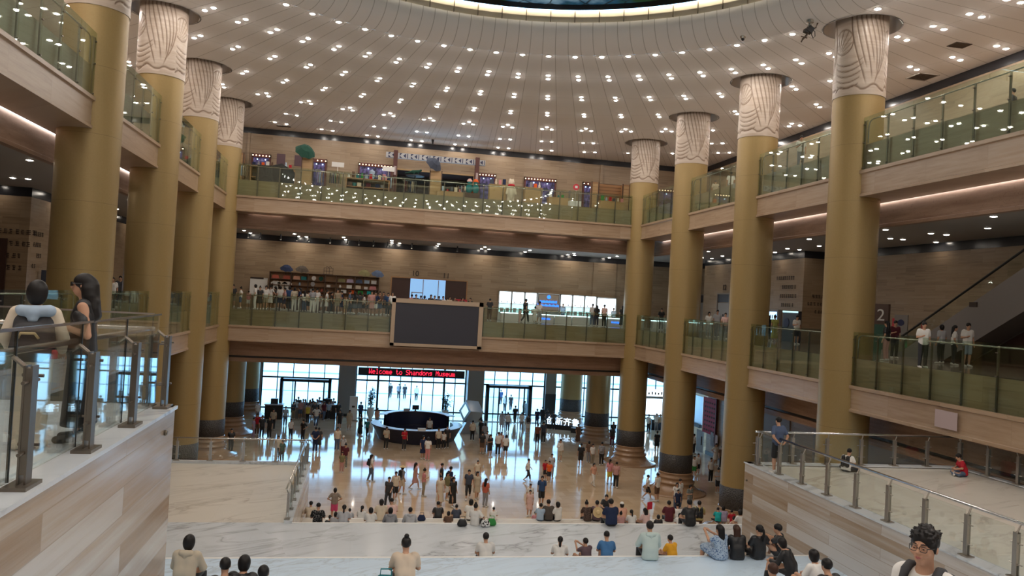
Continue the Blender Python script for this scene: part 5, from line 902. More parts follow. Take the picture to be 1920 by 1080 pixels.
for fl in (F3, F2):
    z0, zt = fl - 1.08, fl + 1.10; q = LV[fl]
    if fl == F3: balustrade('long glass balustrade of the upper back gallery in front of the souvenir shop', (FL + .45, FB + .03), (FR - .45, FB + .03), z0, zt, fl, (0, 1), 1.44)
    else:
        balustrade('glass balustrade of the lower back gallery, left of the screen board', (FL + .45, FB + .03), (1.86, FB + .03), z0, zt, fl, (0, 1), 1.55); balustrade('glass balustrade of the lower back gallery, right of the screen board', (8.38, FB + .03), (FR - .45, FB + .03), z0, zt, fl, (0, 1), 1.56)
    for i in range(4):
        ya = Y0 + S * (i - 1) + .99 if i else 15.6; yb = Y0 + S * i - .99; nm = ['before the nearest', 'between the nearest and second', 'between the second and third', 'between the third and corner'][i]
        balustrade(f'glass balustrade of the {q} right gallery, {nm} gold columns', (FR + .03, ya), (FR + .03, yb), z0, zt, fl, (1, 0), 1.42, bend=(1 if i else 0, 1)); balustrade(f'glass balustrade of the {q} left gallery, {nm} gold columns', (FL - .03, ya), (FL - .03, yb), z0, zt, fl, (-1, 0), 1.42, bend=(1 if i else 0, 1))
# ---------------------------------------------------------------- the grand stair
B2, A1, LB, LC = -4.85, -6.5, -8.15, -9.8; SX0, SX1 = -2.3, 12.5
def flight(y0, z0, tread, n, x0, x1, name):
    mb = MB(); zb = z0 - .165 * n - .4
    for k in range(1, n): mb.box((x0, y0 + tread * (k - 1), zb), (x1, y0 + tread * k, z0 - .165 * k))
    return struct(name, mb, 'marble')
sbox('floor_stair_top', (SX0, -8, F1), (SX1, .6, F2), 'marble'); flight(.6, F2, .35, 10, SX0, SX1, 'stair_flight_1')
sbox('floor_landing_1', (SX0, .6 + .35 * 9, F1), (SX1, 8.0, -3.2), 'marble'); flight(8.0, -3.2, .29, 10, SX0, SX1, 'stair_flight_2')
sbox('floor_landing_2', (SX0, 10.61, F1), (SX1, 13.2, B2), 'marble_cool_lit'); sbox('floor_landing_2_left', (FL, 10.64, F1), (SX0, 13.2, B2), 'marble_cool_lit'); flight(13.2, B2, .45, 10, FL, SX1, 'stair_flight_3')
sbox('floor_landing_3', (FL, 13.2 + .45 * 9, F1), (SX1, 19.7, A1), 'marble_cool_lit'); flight(19.7, A1, .40, 10, FL, SX1, 'stair_flight_4')
sbox('floor_landing_4', (FL, 19.7 + .4 * 9, F1), (SX1, 28.4, LB), 'marble'); sbox('floor_landing_4_right', (SX1, 23.82, F1), (SX1 + 2.4, 28.4, LB), 'marble'); flight(28.4, LB, .40, 10, SX0 + .22, SX1 + 2.4, 'stair_flight_5'); sbox('floor_landing_5', (SX0 + .22, 28.4 + 3.6, F1), (SX1 + 2.4, 34.85, LC), 'marble_warm_lit'); flight(34.85, LC, .40, 10, SX0 + .22, SX1 + 2.4, 'stair_flight_6')
struct('trim_landing_nosing', MB().box((FL, 19.64, A1 - .04), (SX1, 19.73, A1 + .006)).box((SX0 + .22, 28.34, LB - .04), (SX1 + 2.4, 28.43, LB + .006)).box((SX0 + .22, 34.79, LC - .04), (SX1 + 2.4, 34.88, LC + .006)), 'paper')
sbox('floor_lower_terrace', (FL, 28.4, F1), (SX0 + .2, 37.8, LB), 'marble_warm_lit'); struct('trim_lower_terrace_edge', MB().box((FL, 37.7, LB), (SX0 + .26, 37.98, LB + .10)).box((SX0 - .02, 28.3, LB), (SX0 + .26, 37.7, LB + .08)), 'marble'); sbox('wall_lower_terrace_side', (SX0 + .2, 28.4, F1), (SX0 + .24, 37.8, LB), 'stair_stone')
sbox('floor_upper_terrace', (FL, -8, F1), (SX0 - .3, 10.60, F2), 'marble'); sbox('wall_stair_left', (SX0 - .3, -8, F1), (SX0, 10.64, F2 - .06), 'stair_stone'); struct('trim_stair_left_coping', MB().box((SX0 - .42, -8, F2 - .06), (SX0 + .03, 10.66, F2 - .02)).box((FL, 10.5, F2 - .06), (SX0, 10.66, F2 - .02)), 'marble')
sbox('floor_right_terrace', (SX1 + .3, 2, F1), (20.4, 23.74, B2), 'marble_warm_lit'); sbox('wall_stair_right', (SX1, -8, F1), (SX1 + .3, 23.78, B2 + .02), 'stair_stone'); struct('trim_stair_right_coping', MB().box((SX1 - .03, 2, B2 + .02), (SX1 + .42, 23.82, B2 + .06)).box((SX1, 23.5, B2 + .02), (20.4, 23.82, B2 + .06)).box((20.2, 2, B2 + .02), (20.45, 23.82, B2 + .06)), 'marble'); sbox('wall_terrace_right', (20.4, 2, F1), (20.44, 23.74, B2), 'stair_stone')
def railing(label, path, zb, h, sp, inn, tilt=True, mats=('steel', 'glass_clear', 'chrome')):
    """post railing with bolted glass: path (x, y) points, inn = offset direction of the handrail"""
    t = thing('stair_railing', label, 'railing', (path[0][0], path[0][1], zb), 0, 'steel and glass railings of the stair'); ox, oy = path[0]; d = Vector((path[1][0] - ox, path[1][1] - oy)); L = d.length; d /= L; I = Vector(inn); M4 = Matrix(((d.x, I.x, 0), (d.y, I.y, 0), (0, 0, 1))).to_4x4(); n = max(1, round(L / sp)); w = L / n
    pm = MB().box((-.05, -.02, 0), (.05, .0, h - .17)).box((-.05, .05, 0), (.05, .07, h - .17)).box((-.045, 0, .25), (.045, .05, h - .2)).box((-.13, -.07, 0), (.13, .12, .035)).tube([(0, .025, h - .22), (.0, .10, h - .03)], .02, 6)
    for q in (.28, h - .38): pm.tube([(-.15, .025, q), (.15, .025, q)], .014, 6)
    pm = pm.mesh('post', mats[0]); gm = MB().box((.06, .018, .09), (w - .06, .030, h - .09)).mesh('glass_panel', mats[1])
    for i in range(n + 1): o = put('post', pm, t); o.matrix_local = Matrix.Translation((d.x * w * i, d.y * w * i, 0)) @ M4
    for i in range(n): o = put('glass_panel', gm, t); o.matrix_local = Matrix.Translation((d.x * w * i, d.y * w * i, 0)) @ M4
    o = obj('handrail', MB().tube([(-.12, .10, h), (L + .1, .10, h)], .034, 10), mats[2], t, True); o.matrix_local = M4; return t
railing('steel and glass railing along the right stair wall, running toward the viewer', [(SX1 + .16, 23.25), (SX1 + .16, 4.35)], B2 + .05, 1.06, 1.26, (1, 0)); railing('steel and glass railing across the far end of the right terrace', [(SX1 + .3, 23.62), (20.3, 23.62)], B2 + .05, 1.04, 1.18, (0, -1)); railing('steel and glass railing on the gallery side of the right terrace', [(20.3, 23.5), (20.3, 9.1)], B2 + .05, 1.04, 1.2, (-1, 0))
railing('steel and glass railing across the far edge of the lower left terrace', [(FL + .1, 37.84), (SX0 + .1, 37.84)], LB + .1, 1.05, 1.44, (0, -1), mats=('steel', 'glass_clear', 'rail_steel')); railing('steel and glass railing descending along the inner edge of the lower left terrace', [(SX0 + .1, 37.7), (SX0 + .1, 28.55)], LB + .08, 1.08, 1.3, (-1, 0), mats=('steel', 'glass_clear', 'rail_steel'))
def near_railing(label, p0, p1, inn, n):
    t = thing('glass_railing', label, 'railing', (p0[0], p0[1], F2 - .02), 0, 'near glass railings of the upper terrace'); d = Vector((p1[0] - p0[0], p1[1] - p0[1])); L = d.length; d /= L; I = Vector(inn); M4 = Matrix(((d.x, I.x, 0), (d.y, I.y, 0), (0, 0, 1))).to_4x4(); w = L / n; h = 1.15
    pm = MB().box((-.055, -.11, 0), (.055, -.095, .90)).box((-.055, -.06, 0), (.055, -.045, .90)).box((-.05, -.095, .1), (.05, -.06, .88)).box((-.15, -.15, 0), (.15, .02, .028)).tube([(0, -.07, .86), (0, .05, .96)], .018, 6)
    for q in (.26, .78): pm.tube([(-.14, -.08, q), (.14, -.08, q)], .014, 8).tube([(.13, -.12, q + .03), (.13, .03, q + .03)], .013, 8)
    pm = pm.mesh('post', 'dark_steel'); gm = MB().box((.008, .03, .03), (w - .008, .042, h)).box((-.007, .026, .03), (.007, .046, h), 1).mesh('glass_panel', ['glass_clear', 'rubber'])
    for i in range(n + 1): o = put('post', pm, t); o.matrix_local = Matrix.Translation((d.x * w * i, d.y * w * i, 0)) @ M4
    for i in range(n): o = put('glass_panel', gm, t); o.matrix_local = Matrix.Translation((d.x * w * i + 0, d.y * w * i, 0)) @ M4
    o = obj('top_rail', MB().box((-.02, .018, h), (L + .02, .056, h + .022)), 'chrome', t); o.matrix_local = M4; o = obj('handrail', MB().tube([(-.05, .13, .98), (L + .06, .13, .98)], .028, 10), 'rail_steel', t, True); o.matrix_local = M4; return t
near_railing('near glass railing on the left stair wall, in front of two women', (SX0 - .17, -.47), (SX0 - .17, 10.45), (-1, 0), 8); near_railing('glass railing across the far end of the upper left terrace, behind two women', (SX0 - .3, 10.56), (FL + .1, 10.56), (0, -1), 5)
tag(sharp(obj('wall_bolt', MB().lathe([(0, -.03), (.03, -.03), (.035, 0), (.02, .02), (0, .02)], (0, 0, 0), 12), 'bronze_steel', loc=(SX0 + .02, 10.15, -1.83), rot=(0, R(90), 0))), 'small round bronze stud on the end of the left stair wall', 'stud')
tag(sharp(obj('wall_bolt', MB().lathe([(0, -.03), (.03, -.03), (.035, 0), (.02, .02), (0, .02)], (0, 0, 0), 12), 'bronze_steel', loc=(SX1 - .02, 23.6, -5.35), rot=(0, R(-90), 0))), 'small round bronze stud on the end of the right stair wall', 'stud')

sp_me = MB().lathe([(.05, .42), (.05, .10), (.07, .08), (.07, 0), (.055, 0), (.055, .02), (0, .02)], (0, 0, 0), 10, cap=False, ms=[1, 1, 1, 1, 1, 0]).mesh('spotlight', ['lamp_shop', 'black'])
for i, x in enumerate((-9.0, -8.1, -6.6, -5.4, -4.5, -2.9, -1.6, -.7, .4, 1.5, 3.4, 7.0)): tag(put('spotlight', sp_me, None, (x, 62.2, G2 - .42), None), f'{ORD[i]} small ceiling spotlight from the left before the back gallery wall', 'spotlight', 'small spotlights of the back gallery', 'thing')
# ---------------------------------------------------------------- entrance hall: glass front, pillars, doors
def facade(nm, x0, x1, step, thick=()):
    fr = MB(); y = 76.0; n = max(1, round((x1 - x0) / step))
    for i in range(n + 1):
        x = x0 + (x1 - x0) * i / n; w = .10 if i in thick or i in (0, n) else .04; fr.box((x - w, y - .06, F1), (x + w, y + .06, G1))
    for z in (-11.1, -8.25): fr.box((x0, y - .05, z - .07), (x1, y + .05, z + .07))
    o = struct(nm, MB().box((x0, y - .01, F1), (x1, y + .01, G1)), 'facade_glass'); f = obj('window_frame', fr, 'black', o); return o
facade('window_2', -9.0, -1.9, 1.38); facade('window_3', -.4, 10.15, 1.05, (2, 8)); facade('window_4', 11.7, 18.05, 1.2); facade('window_5', 19.1, 35.7, 1.5)
for n_, x0, x1 in (('left', -1.9, -.4), ('middle', 10.15, 11.7), ('right', 18.05, 19.1)): sbox(f'wall_pillar_{n_}', (x0, 75.5 if n_ == 'right' else 74.4, F1), (x1, 76.2, G1), 'pillar_stone'); sbox(f'baseboard_pillar_{n_}', (x0 - .02, 75.48 if n_ == 'right' else 74.38, F1), (x1 + .02, 76.2, F1 + (2.6 if n_ == 'right' else .25)), 'skirting')
def door_frame(nm, x0, x1, y, z1, label):
    t = thing('entrance_portal', label, 'doorway', ((x0 + x1) / 2, y, F1), 0, 'entrance portals'); w = x1 - x0; h = z1 - F1
    obj('portal_frame', MB().box((-w / 2 - .16, -.2, 0), (-w / 2 + .1, .6, h)).box((w / 2 - .1, -.2, 0), (w / 2 + .16, .6, h)).box((-w / 2 - .16, -.2, h - .24), (w / 2 + .16, .6, h)), 'black', t)
    obj('glass_leaf', MB().box((-w / 2 + .1, .18, .05), (-w / 2 + w * .27, .20, h - .25)), 'facade_glass', t); obj('glass_leaf', MB().box((w / 2 - w * .12, .18, .05), (w / 2 - .1, .20, h - .25)), 'facade_glass', t)
    obj('mullion', MB().box((-w / 2 + w * .26, .12, 0), (-w / 2 + w * .29, .26, h - .2)).box((w / 2 - w * .13, .12, 0), (w / 2 - w * .10, .26, h - .2)), 'black', t)
door_frame('l', -7.0, -2.75, 74.4, -8.2, 'dark framed entrance portal on the left, full of visitors'); door_frame('r', 12.1, 16.15, 74.2, -8.1, 'dark framed entrance portal to the right of the silver cube')
# LED board over the middle window, dot matrix letters
GL = {'W': '10001100011000110101101011101110001', 'e': '00000000000111010001111111000001110', 'l': '01100001000010000100001000010001110', 'c': '00000000000111010000100001000101110', 'o': '00000000000111010001100011000101110', 'm': '00000000001101010101101011010110101', 't': '01000010001110001000010000100100110', 'S': '01111100001000001110000010000111110', 'h': '10000100001011011001100011000110001', 'a': '00000000000111000001011111000101111', 'n': '00000000001011011001100011000110001', 'd': '00001000010110110011100011001101101', 'g': '00000000000111110001011110000101110', 'M': '10001110111010110101100011000110001', 'u': '00000000001000110001100011001101101', 's': '00000000000111110000011100000111110', ' ': '0' * 35}
t = thing('led_board', 'long black LED board over the middle window, with red welcome words', 'sign', (4.75, 73.9, -7.28)); obj('housing', MB().box((-4.95, -.02, -.28), (4.95, .3, .42)), 'black', t); mb = MB(); msg = 'Welcome to Shandong Museum'; cw = 8.05 / (len(msg) * 6)
for i, ch in enumerate(msg):
    for k, b in enumerate(GL[ch]):
        if b == '1': x = -3.98 + (i * 6 + k % 5) * cw; z = .33 - (k // 5) * .066; mb.box((x, -.035, z - .05), (x + cw * .95, -.02, z + .004))
obj('lettering', mb, 'led_red', t)
t = thing('notice_stand', 'tall white information panel standing by the left stone pillar', 'panel', (-.38, 71.9, F1)); obj('board', MB().box((-.42, -.06, .1), (.3, .06, 2.2)), 'paper', t); obj('foot', MB().box((-.5, -.2, 0), (.4, .2, .1)), 'steel', t); obj('notice', MB().box((-.2, -.07, 1.2), (.05, -.06, 1.36)), 'sign_text', t)
# reception desk: boat shaped ring with a tall back arc
t = thing('reception_desk', 'round dark blue reception desk in the middle of the hall', 'desk', (4.75, 64.1, F1)); 
sharp(obj('counter_front', MB().lathe([(3.05, 0), (3.1, .06), (3.62, 1.08), (3.70, 1.12), (3.70, 1.16), (3.0, 1.16), (2.9, .0)], (0, 0, 0), 48, cap=False, a0=R(-200), a1=R(20)), 'desk_blue', t)); obj('counter_top', MB().lathe([(3.66, 1.165), (3.66, 1.185), (2.95, 1.185), (2.95, 1.165)], (0, 0, 0), 48, cap=False, a0=R(-200), a1=R(20)), 'desk_top', t)
sharp(obj('back_wall', MB().lathe([(2.5, 0), (2.6, 1.75), (2.7, 1.75), (2.75, 0)], (0, .1, 0), 36, cap=False, a0=R(10), a1=R(170)), 'desk_blue', t)); obj('back_ledge', MB().lathe([(2.45, 1.76), (2.45, 1.80), (3.1, 1.80), (3.1, 1.76), (2.45, 1.76)], (0, .1, 0), 36, cap=False, a0=R(5), a1=R(175)), 'desk_top', t); sharp(obj('inner_console', MB().lathe([(1.5, 0), (1.5, .75), (1.9, .75), (1.9, 0)], (0, .2, 0), 32, cap=False, a0=R(20), a1=R(160)), 'desk_blue', t))
t = thing('monitor', 'small dark monitor on the back ledge of the round desk', 'monitor', (4.75, 66.7, F1 + 1.80)); obj('screen', MB().box((-.28, -.03, .12), (.28, .03, .5)), 'black', t); obj('stand', MB().box((-.05, -.03, 0), (.05, .03, .14)).box((-.15, -.1, 0), (.15, .1, .02)), 'black', t)
tag(obj('paper_stack', MB().box((-.3, -.2, 0), (.3, .2, .16)), 'paper', loc=(4.9, 60.8, F1 + 1.186)), 'stack of pale leaflets on the front counter of the round desk', 'paper'); tag(obj('leaflet_box', MB().box((-.25, -.15, 0), (.25, .15, .22)), 'silver', loc=(4.0, 66.65, F1 + 1.80)), 'pale box beside the monitor on the round desk ledge', 'box')
# silver cube standing on a corner
t = thing('cube_sculpture', 'large silver cube balanced on its corner right of the round desk', 'sculpture', (9.55, 67.0, F1)); M = Matrix.Rotation(R(24), 3, 'Y') @ Matrix.Rotation(R(32), 3, 'X') @ Matrix.Rotation(R(30), 3, 'Z'); e = 1.32; mb = MB(); mb.cbox((0, 0, 1.85), (e, e, e), 0, M)
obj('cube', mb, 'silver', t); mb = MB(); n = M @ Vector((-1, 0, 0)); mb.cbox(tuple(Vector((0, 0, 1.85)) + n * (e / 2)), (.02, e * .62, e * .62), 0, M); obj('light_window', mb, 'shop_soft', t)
mb = MB().prism([(-.95, 0), (.6, 0), (.15, .8), (-.35, 1.15)], 1, -.5, .5); obj('plinth', mb, 'silver', t)
# plants
def plant(x, y, label, seed):
    rd = random.Random(seed); t = thing('potted_plant', label, 'plant', (x, y, F1), 0, None); sharp(obj('urn', MB().lathe([(.22, 0), (.25, .05), (.14, .14), (.30, .5), (.36, .85), (.30, 1.05), (.40, 1.12), (.34, 1.12), (.26, 1.0)], (0, 0, 0), 20), 'urn', t))
    st = MB(); lf = MB()
    for i in range(9):
        a = rd.uniform(0, 6.28); q = rd.uniform(.1, .5); h = rd.uniform(1.9, 3.1); p = [(0, 0, 1.0), (q * .4 * math.cos(a), q * .4 * math.sin(a), 1 + h * .3), (q * math.cos(a), q * math.sin(a), h)]; st.tube(p, .018, 5)
        for j in range(16):
            s = rd.uniform(.25, 1); c = Vector((q * s * math.cos(a), q * s * math.sin(a), 1 + (h - 1) * s)); d = Vector((rd.uniform(-1, 1), rd.uniform(-1, 1), rd.uniform(-.5, .6))).normalized(); u = d.cross(Vector((0, 0, 1))).normalized() * .05; L = rd.uniform(.25, .5); lf.add([c, c + d * L * .5 + u, c + d * L + Vector((0, 0, -.08)), c + d * L * .5 - u], [(0, 1, 2, 3)])
    obj('stems', st, 'leaf', t); obj('leaves', lf, 'leaf', t)
plant(1.1, 72.6, 'leafy plant in a white urn before the middle window, left one', 1); plant(7.9, 72.6, 'leafy plant in a white urn before the middle window, right one', 2); 
# lit floor sign
def cn(body, size, loc, rz, parent): return text('lettering', body, size, 'led_white', loc, (R(90), 0, rz), parent, .04)
t = thing('lit_sign', 'white glowing Chinese characters standing on a dark plinth', 'sign', (18.6, 70.2, F1), R(-24)); obj('plinth', MB().box((-1.6, -.3, 0), (1.6, .3, .42)), 'black', t); cn('创新齐鲁', .78, (0, -.1, .44), 0, t)
t = thing('lit_block', 'white glowing block on a dark base right of the characters', 'light', (20.6, 68.2, F1), R(-20)); obj('lit_panel', MB().box((-.35, -.05, .45), (.35, .05, 1.2)), 'led_white', t); obj('plinth', MB().box((-1.7, -.3, 0), (.6, .3, .42)), 'black', t)
# security tables and queue barrier, left entry
def sdesk(x, y, w, label):
    t = thing('security_desk', label, 'desk', (x, y, F1), 0, 'dark security desks of the left entry'); obj('cabinet', MB().box((-w / 2, -.4, 0), (w / 2, .4, 1.25)), 'black', t); obj('desk_top', MB().box((-w / 2 - .06, -.46, 1.25), (w / 2 + .06, .46, 1.33)), 'desk_top', t)
    tag(obj('equipment_case', MB().box((-.3, -.2, 0), (.3, .2, .45)).box((-.2, -.22, .08), (.2, -.2, .36)), 'black', loc=(x, y, F1 + 1.33)), 'dark equipment case on the ' + label[:-len(' of the left entry')], 'case')
sdesk(-7.3, 71.9, 1.5, 'dark security desk with white top at the left side of the left entry'); sdesk(-2.8, 72.9, 1.6, 'dark security desk with white top at the right side of the left entry')
t = thing('barrier_counter', 'pale grey counter with pink notice between the two security desks', 'counter', (-5.1, 72.7, F1)); obj('front_panel', MB().box((-.7, -.25, 0), (.7, .25, .98)), 'grey_panel', t); obj('notice', MB().box((-.05, -.02, .98), (.3, .02, 1.4)), 'lilac_paper', t)
# right hall: red board, mirrored shop, door, posters, lit shop
t = thing('red_board', 'tall dark red notice board with rows of small dark plaques', 'board', (27.9, 59.3, F1)); obj('panel', MB().box((-.06, -1.15, 1.75), (.06, 1.2, 4.6)), 'redboard', t); mb = MB()
for i in range(5):
    for j in range(7): mb.box((-.09, -.95 + i * .42, 1.95 + j * .37), (-.06, -.78 + i * .42, 2.08 + j * .37))
obj('plaques', mb, 'sign_text', t); obj('frame', MB().box((-.1, -1.25, 1.65), (.07, -1.15, 4.7)).box((-.1, -1.25, 0), (.07, -1.1, 1.7)), 'redwood', t)
for k, (y, w, z0, z1) in enumerate(((58.6, .5, .9, 2.0), (57.8, .42, 1.0, 1.9))): tag(obj('poster', MB().box((-.03, -w / 2, 0), (0, w / 2, z1 - z0)), 'grey_panel' if k == 0 else 'lilac_paper', loc=(27.86, y, F1 + z0)), f'{"grey" if k == 0 else "pale pink"} poster under the red notice board', 'poster')
t = thing('glazed_shop', 'glazed shop front on the right hall wall beside the red board', 'shop window', (27.95, 62.1, F1)); obj('glazing', MB().box((-.05, -1.3, 2.2), (0, 1.3, 4.5)), 'silver', t); obj('ledge', MB().box((-.25, -1.3, 1.95), (0, 1.3, 2.2)), 'black', t)
t = thing('hall_door', 'tall pale door with a dark handle in the right hall', 'door', (27.92, 61.0, F1)); obj('leaf', MB().box((-.05, -.6, 0), (.05, .6, 1.75)), 'grey_panel', t); obj('handle', MB().box((-.1, -.45, .6), (-.05, -.40, 1.3)), 'black', t)
t = thing('lit_shop', 'brightly lit white shop wall seen between the two far right columns', 'shop', (31.6, 75.4, F1)); obj('light_wall', MB().box((-3.9, 0, .9), (3.9, .1, 2.5)).box((-3.9, 0, 2.75), (3.9, .1, 3.4)), 'shop_white', t); obj('frame', MB().box((-4, -.1, 2.5), (4, .15, 2.75)).box((-4, -.1, .75), (4, .15, .9)), 'silver', t); obj('counter', MB().box((-4, -4.2, 0), (.2, -3.4, 1.0)), 'black', t); obj('counter_light', MB().box((-3.9, -4.1, 1.0), (.1, -3.5, 1.06)), 'shop_soft', t); mb = MB()
for i in range(10): mb.box((-3.6 + i * .34, -.02, 2.9), (-3.45 + i * .34, 0, 3.22 - .05 * (i % 3)))
obj('lettering', mb, 'sign_text', t)
tag(obj('stool', MB().lathe([(.2, 0), (.2, .03), (.05, .05), (.05, .4), (.22, .42), (.22, .5)], (0, 0, 0), 16), 'red_sign', loc=(22.4, 62.8, F1)), 'round red stool behind the far right corner column', 'stool')
# far outside: pale building, hedge boxes and paving bands
t = thing('far_building', 'long pale building across the sunny forecourt', 'building', (20, 150, F1)); obj('wall', MB().box((-110, 0, 0), (110, 8, 9)), 'far_white', t); mb = MB()
for i in range(44): mb.box((-108 + i * 5, -.2, 1.2), (-106 + i * 5, 0, 4.2))
obj('windows', mb, 'plaza', t)
struct('ground_paving_bands', MB().box((-60, 92, F1 - .02), (80, 92.8, F1 - .012)).box((-60, 112, F1 - .02), (80, 114, F1 - .012)), 'far_grey')
# ---------------------------------------------------------------- screen board on the back rail
t = thing('screen_board', 'large blank grey screen in a wide beige frame on the back balcony', 'screen', (5.1, 55.2, -1.86)); w, h = 3.22, 1.66; obj('frame', MB().box((-w, 0, h - .3), (w, .3, h)).box((-w, 0, -h), (w, .3, -h + .2)).box((-w, 0, -h), (-w + .26, .3, h)).box((w - .30, 0, -h), (w, .3, h)), 'frame_beige', t); obj('screen', MB().box((-w + .26, .06, -h + .2), (w - .3, .2, h - .3)), 'screen', t)
# ---------------------------------------------------------------- lower back gallery: wooden shelf shop
SX, SY = -3.18, 63.35
t = thing('shop_shelf', 'long dark wood display shelf of souvenirs on the lower gallery', 'shelf', (SX, SY, F2)); mb = MB(); obj('back_panel', MB().box((-4.2, .25, 0), (4.2, .3, 2.85)), 'wood', t)
for x in (-4.2, -2.6, -1.3, .0, .85, 2.3, 4.16): mb.box((x, -.25, 0), (x + .05, .26, 2.85))
obj('uprights', mb, 'wood_dark', t)
zs = [.5, 1.0, 1.42, 1.82, 2.28, 2.82]
for z in zs: obj('shelf_board', MB().box((-4.2, -.25, z), (4.2, .26, z + .04)), 'wood_dark', t)
goods = [(5, 0, [('bag', 'coral', 'coral red handbag'), ('bag', 'red', 'red handbag'), ('bag', 'coral', 'second coral handbag'), ('box', 'teal', 'teal tin'), ('plate', 'white', 'round white plate'), ('plate', 'green', 'green dish')])]
def good(kind, mat):
    if kind == 'bag': return MB().prism([(-.28, 0), (.28, 0), (.22, .27), (-.22, .27)], 1, -.09, .09).tube([(-.1, 0, .26), (-.07, 0, .36), (.07, 0, .36), (.1, 0, .26)], .012, 5)
    if kind == 'box': return MB().box((-.2, -.1, 0), (.2, .1, .24)).box((-.21, -.11, .24), (.21, .11, .27))
    if kind == 'plate': return MB().prism([(.17 * math.cos(i * PI / 10), .19 + .17 * math.sin(i * PI / 10)) for i in range(20)], 1, -.02, .02).prism([(.11 * math.cos(i * PI / 10), .19 + .11 * math.sin(i * PI / 10)) for i in range(20)], 1, -.03, -.02).box((-.08, -.05, 0), (.08, .08, .04))
    if kind == 'shirt': return MB().prism([(-.2, 0), (.2, 0), (.2, .5), (.34, .42), (.38, .52), (.16, .68), (.06, .66), (-.06, .66), (-.16, .68), (-.38, .52), (-.34, .42), (-.2, .5)], 1, -.05, .05)
    if kind == 'vase': return MB().lathe([(.05, 0), (.1, .08), (.06, .2), (.07, .26)], (0, 0, 0), 12)
    return MB().box((-.14, -.05, 0), (.14, .05, .2))
items = [(2.32, -3.75, 'bag', 'coral', 'coral handbag on the top shelf, leftmost'), (2.32, -2.9, 'bag', 'coral', 'coral handbag on the top shelf, second from left'), (2.32, -2.15, 'bag', 'peach', 'peach handbag on the top shelf, third from left'), (2.32, -1.6, 'box', 'teal', 'teal tin on the top shelf beside peach handbag'), (2.32, -.85, 'plate', 'white', 'round white plate on the top shelf'), (2.32, -.3, 'plate', 'darkgreen', 'dark green plate on the top shelf'), (2.32, 1.3, 'bag', 'olive', 'olive bag on the top shelf, right half'), (2.32, 1.95, 'bag', 'lavender', 'lilac bag on the top shelf, right half'), (2.32, 2.65, 'bag', 'slateblue', 'violet blue bag on the top shelf, right half'), (2.32, 3.25, 'box', 'lightblue', 'pale blue box on the top shelf, right half'), (2.32, 3.8, 'box', 'white', 'white box on the top shelf, rightmost'),
    (1.46, -3.7, 'shirt', 'white', 'narrow white shirt hanging in the left shelf bay'), (1.46, -3.2, 'shirt', 'cream', 'cream shirt hanging in the left shelf bay'), (1.46, -2.85, 'shirt', 'white', 'wide white shirt hanging in the left shelf bay'), (1.86, -1.9, 'vase', 'lightblue', 'small pale vase on the second shelf'), (1.86, -.9, 'plate', 'lightgrey', 'grey plate on the second shelf'), (1.86, .3, 'card', 'white', 'white card on the second shelf'), (1.86, 1.2, 'vase', 'white', 'white vase on the second shelf, right half'), (1.86, 1.9, 'box', 'white', 'white gift box on the second shelf, left one'), (1.86, 2.6, 'box', 'cream', 'cream gift box on the second shelf'), (1.86, 3.2, 'card', 'white', 'framed white card on the second shelf, right half'), (1.86, 3.75, 'bag', 'pink', 'pink bag on the second shelf, rightmost'),
    (1.46, -.95, 'card', 'lightgrey', 'grey card on the third shelf'), (1.46, -.2, 'vase', 'coral', 'coral figurine vase on the third shelf'), (1.46, 1.5, 'box', 'white', 'white box on the third shelf, right half'), (1.46, 2.1, 'box', 'orange', 'orange box on the third shelf'), (1.46, 2.8, 'box', 'green', 'green box on the third shelf'), (1.46, 3.5, 'box', 'turquoise', 'turquoise box on the third shelf, rightmost')]
for z, x, k, m, lb in items: tag(obj({'bag': 'handbag', 'box': 'gift_box', 'plate': 'plate', 'shirt': 'shirt', 'vase': 'vase', 'card': 'picture_card'}[k], good(k, m), m, loc=(SX + x, SY - .05, F2 + z + .002)), lb if len(lb.split()) > 3 else lb + ' of the shelf', {'bag': 'bag', 'box': 'box', 'plate': 'plate', 'shirt': 'shirt', 'vase': 'vase', 'card': 'card'}[k], 'goods on the wooden shelf')
def umbrella(x, y, z, mat, label, tilt=(R(75), 0, 0), r=.62):
    t = thing('umbrella', label, 'umbrella', (x, y, z), 0, 'open display umbrellas'); t.rotation_euler = tilt; mb = MB(); n = 8; vs = [(0, 0, .52 * r / .75)]; fs = []
    for i in range(n * 2):
        a = PI * i / n; rr = r if i % 2 == 0 else r * .93; vs += [(rr * .55 * math.cos(a), rr * .55 * math.sin(a), .38 * r / .75), (rr * math.cos(a), rr * math.sin(a), .0 if i % 2 == 0 else .04)]
    for i in range(n * 2): a, b = 1 + 2 * i, 1 + 2 * ((i + 1) % (2 * n)); fs += [(0, a, b), (a, a + 1, b + 1, b)]
    k = len(vs); vs2 = vs + [(q[0], q[1], q[2] - .012) for q in vs]; fs2 = fs + [tuple(i + k for i in reversed(f)) for f in fs]; obj('canopy', mb.add(vs2, fs2), mat, t); obj('shaft', MB().tube([(0, 0, .6 * r / .75), (0, 0, -.45), (.03, 0, -.52), (.07, 0, -.5)], .012, 6), 'black', t)
    rb = MB()
    for i in range(8): a = PI * 2 * i / 8; rb.tube([(0, 0, .48 * r / .75), (r * .55 * math.cos(a), r * .55 * math.sin(a), .35 * r / .75), (r * math.cos(a), r * math.sin(a), -.02)], .006, 4)
    obj('ribs', rb, 'steel', t); return t
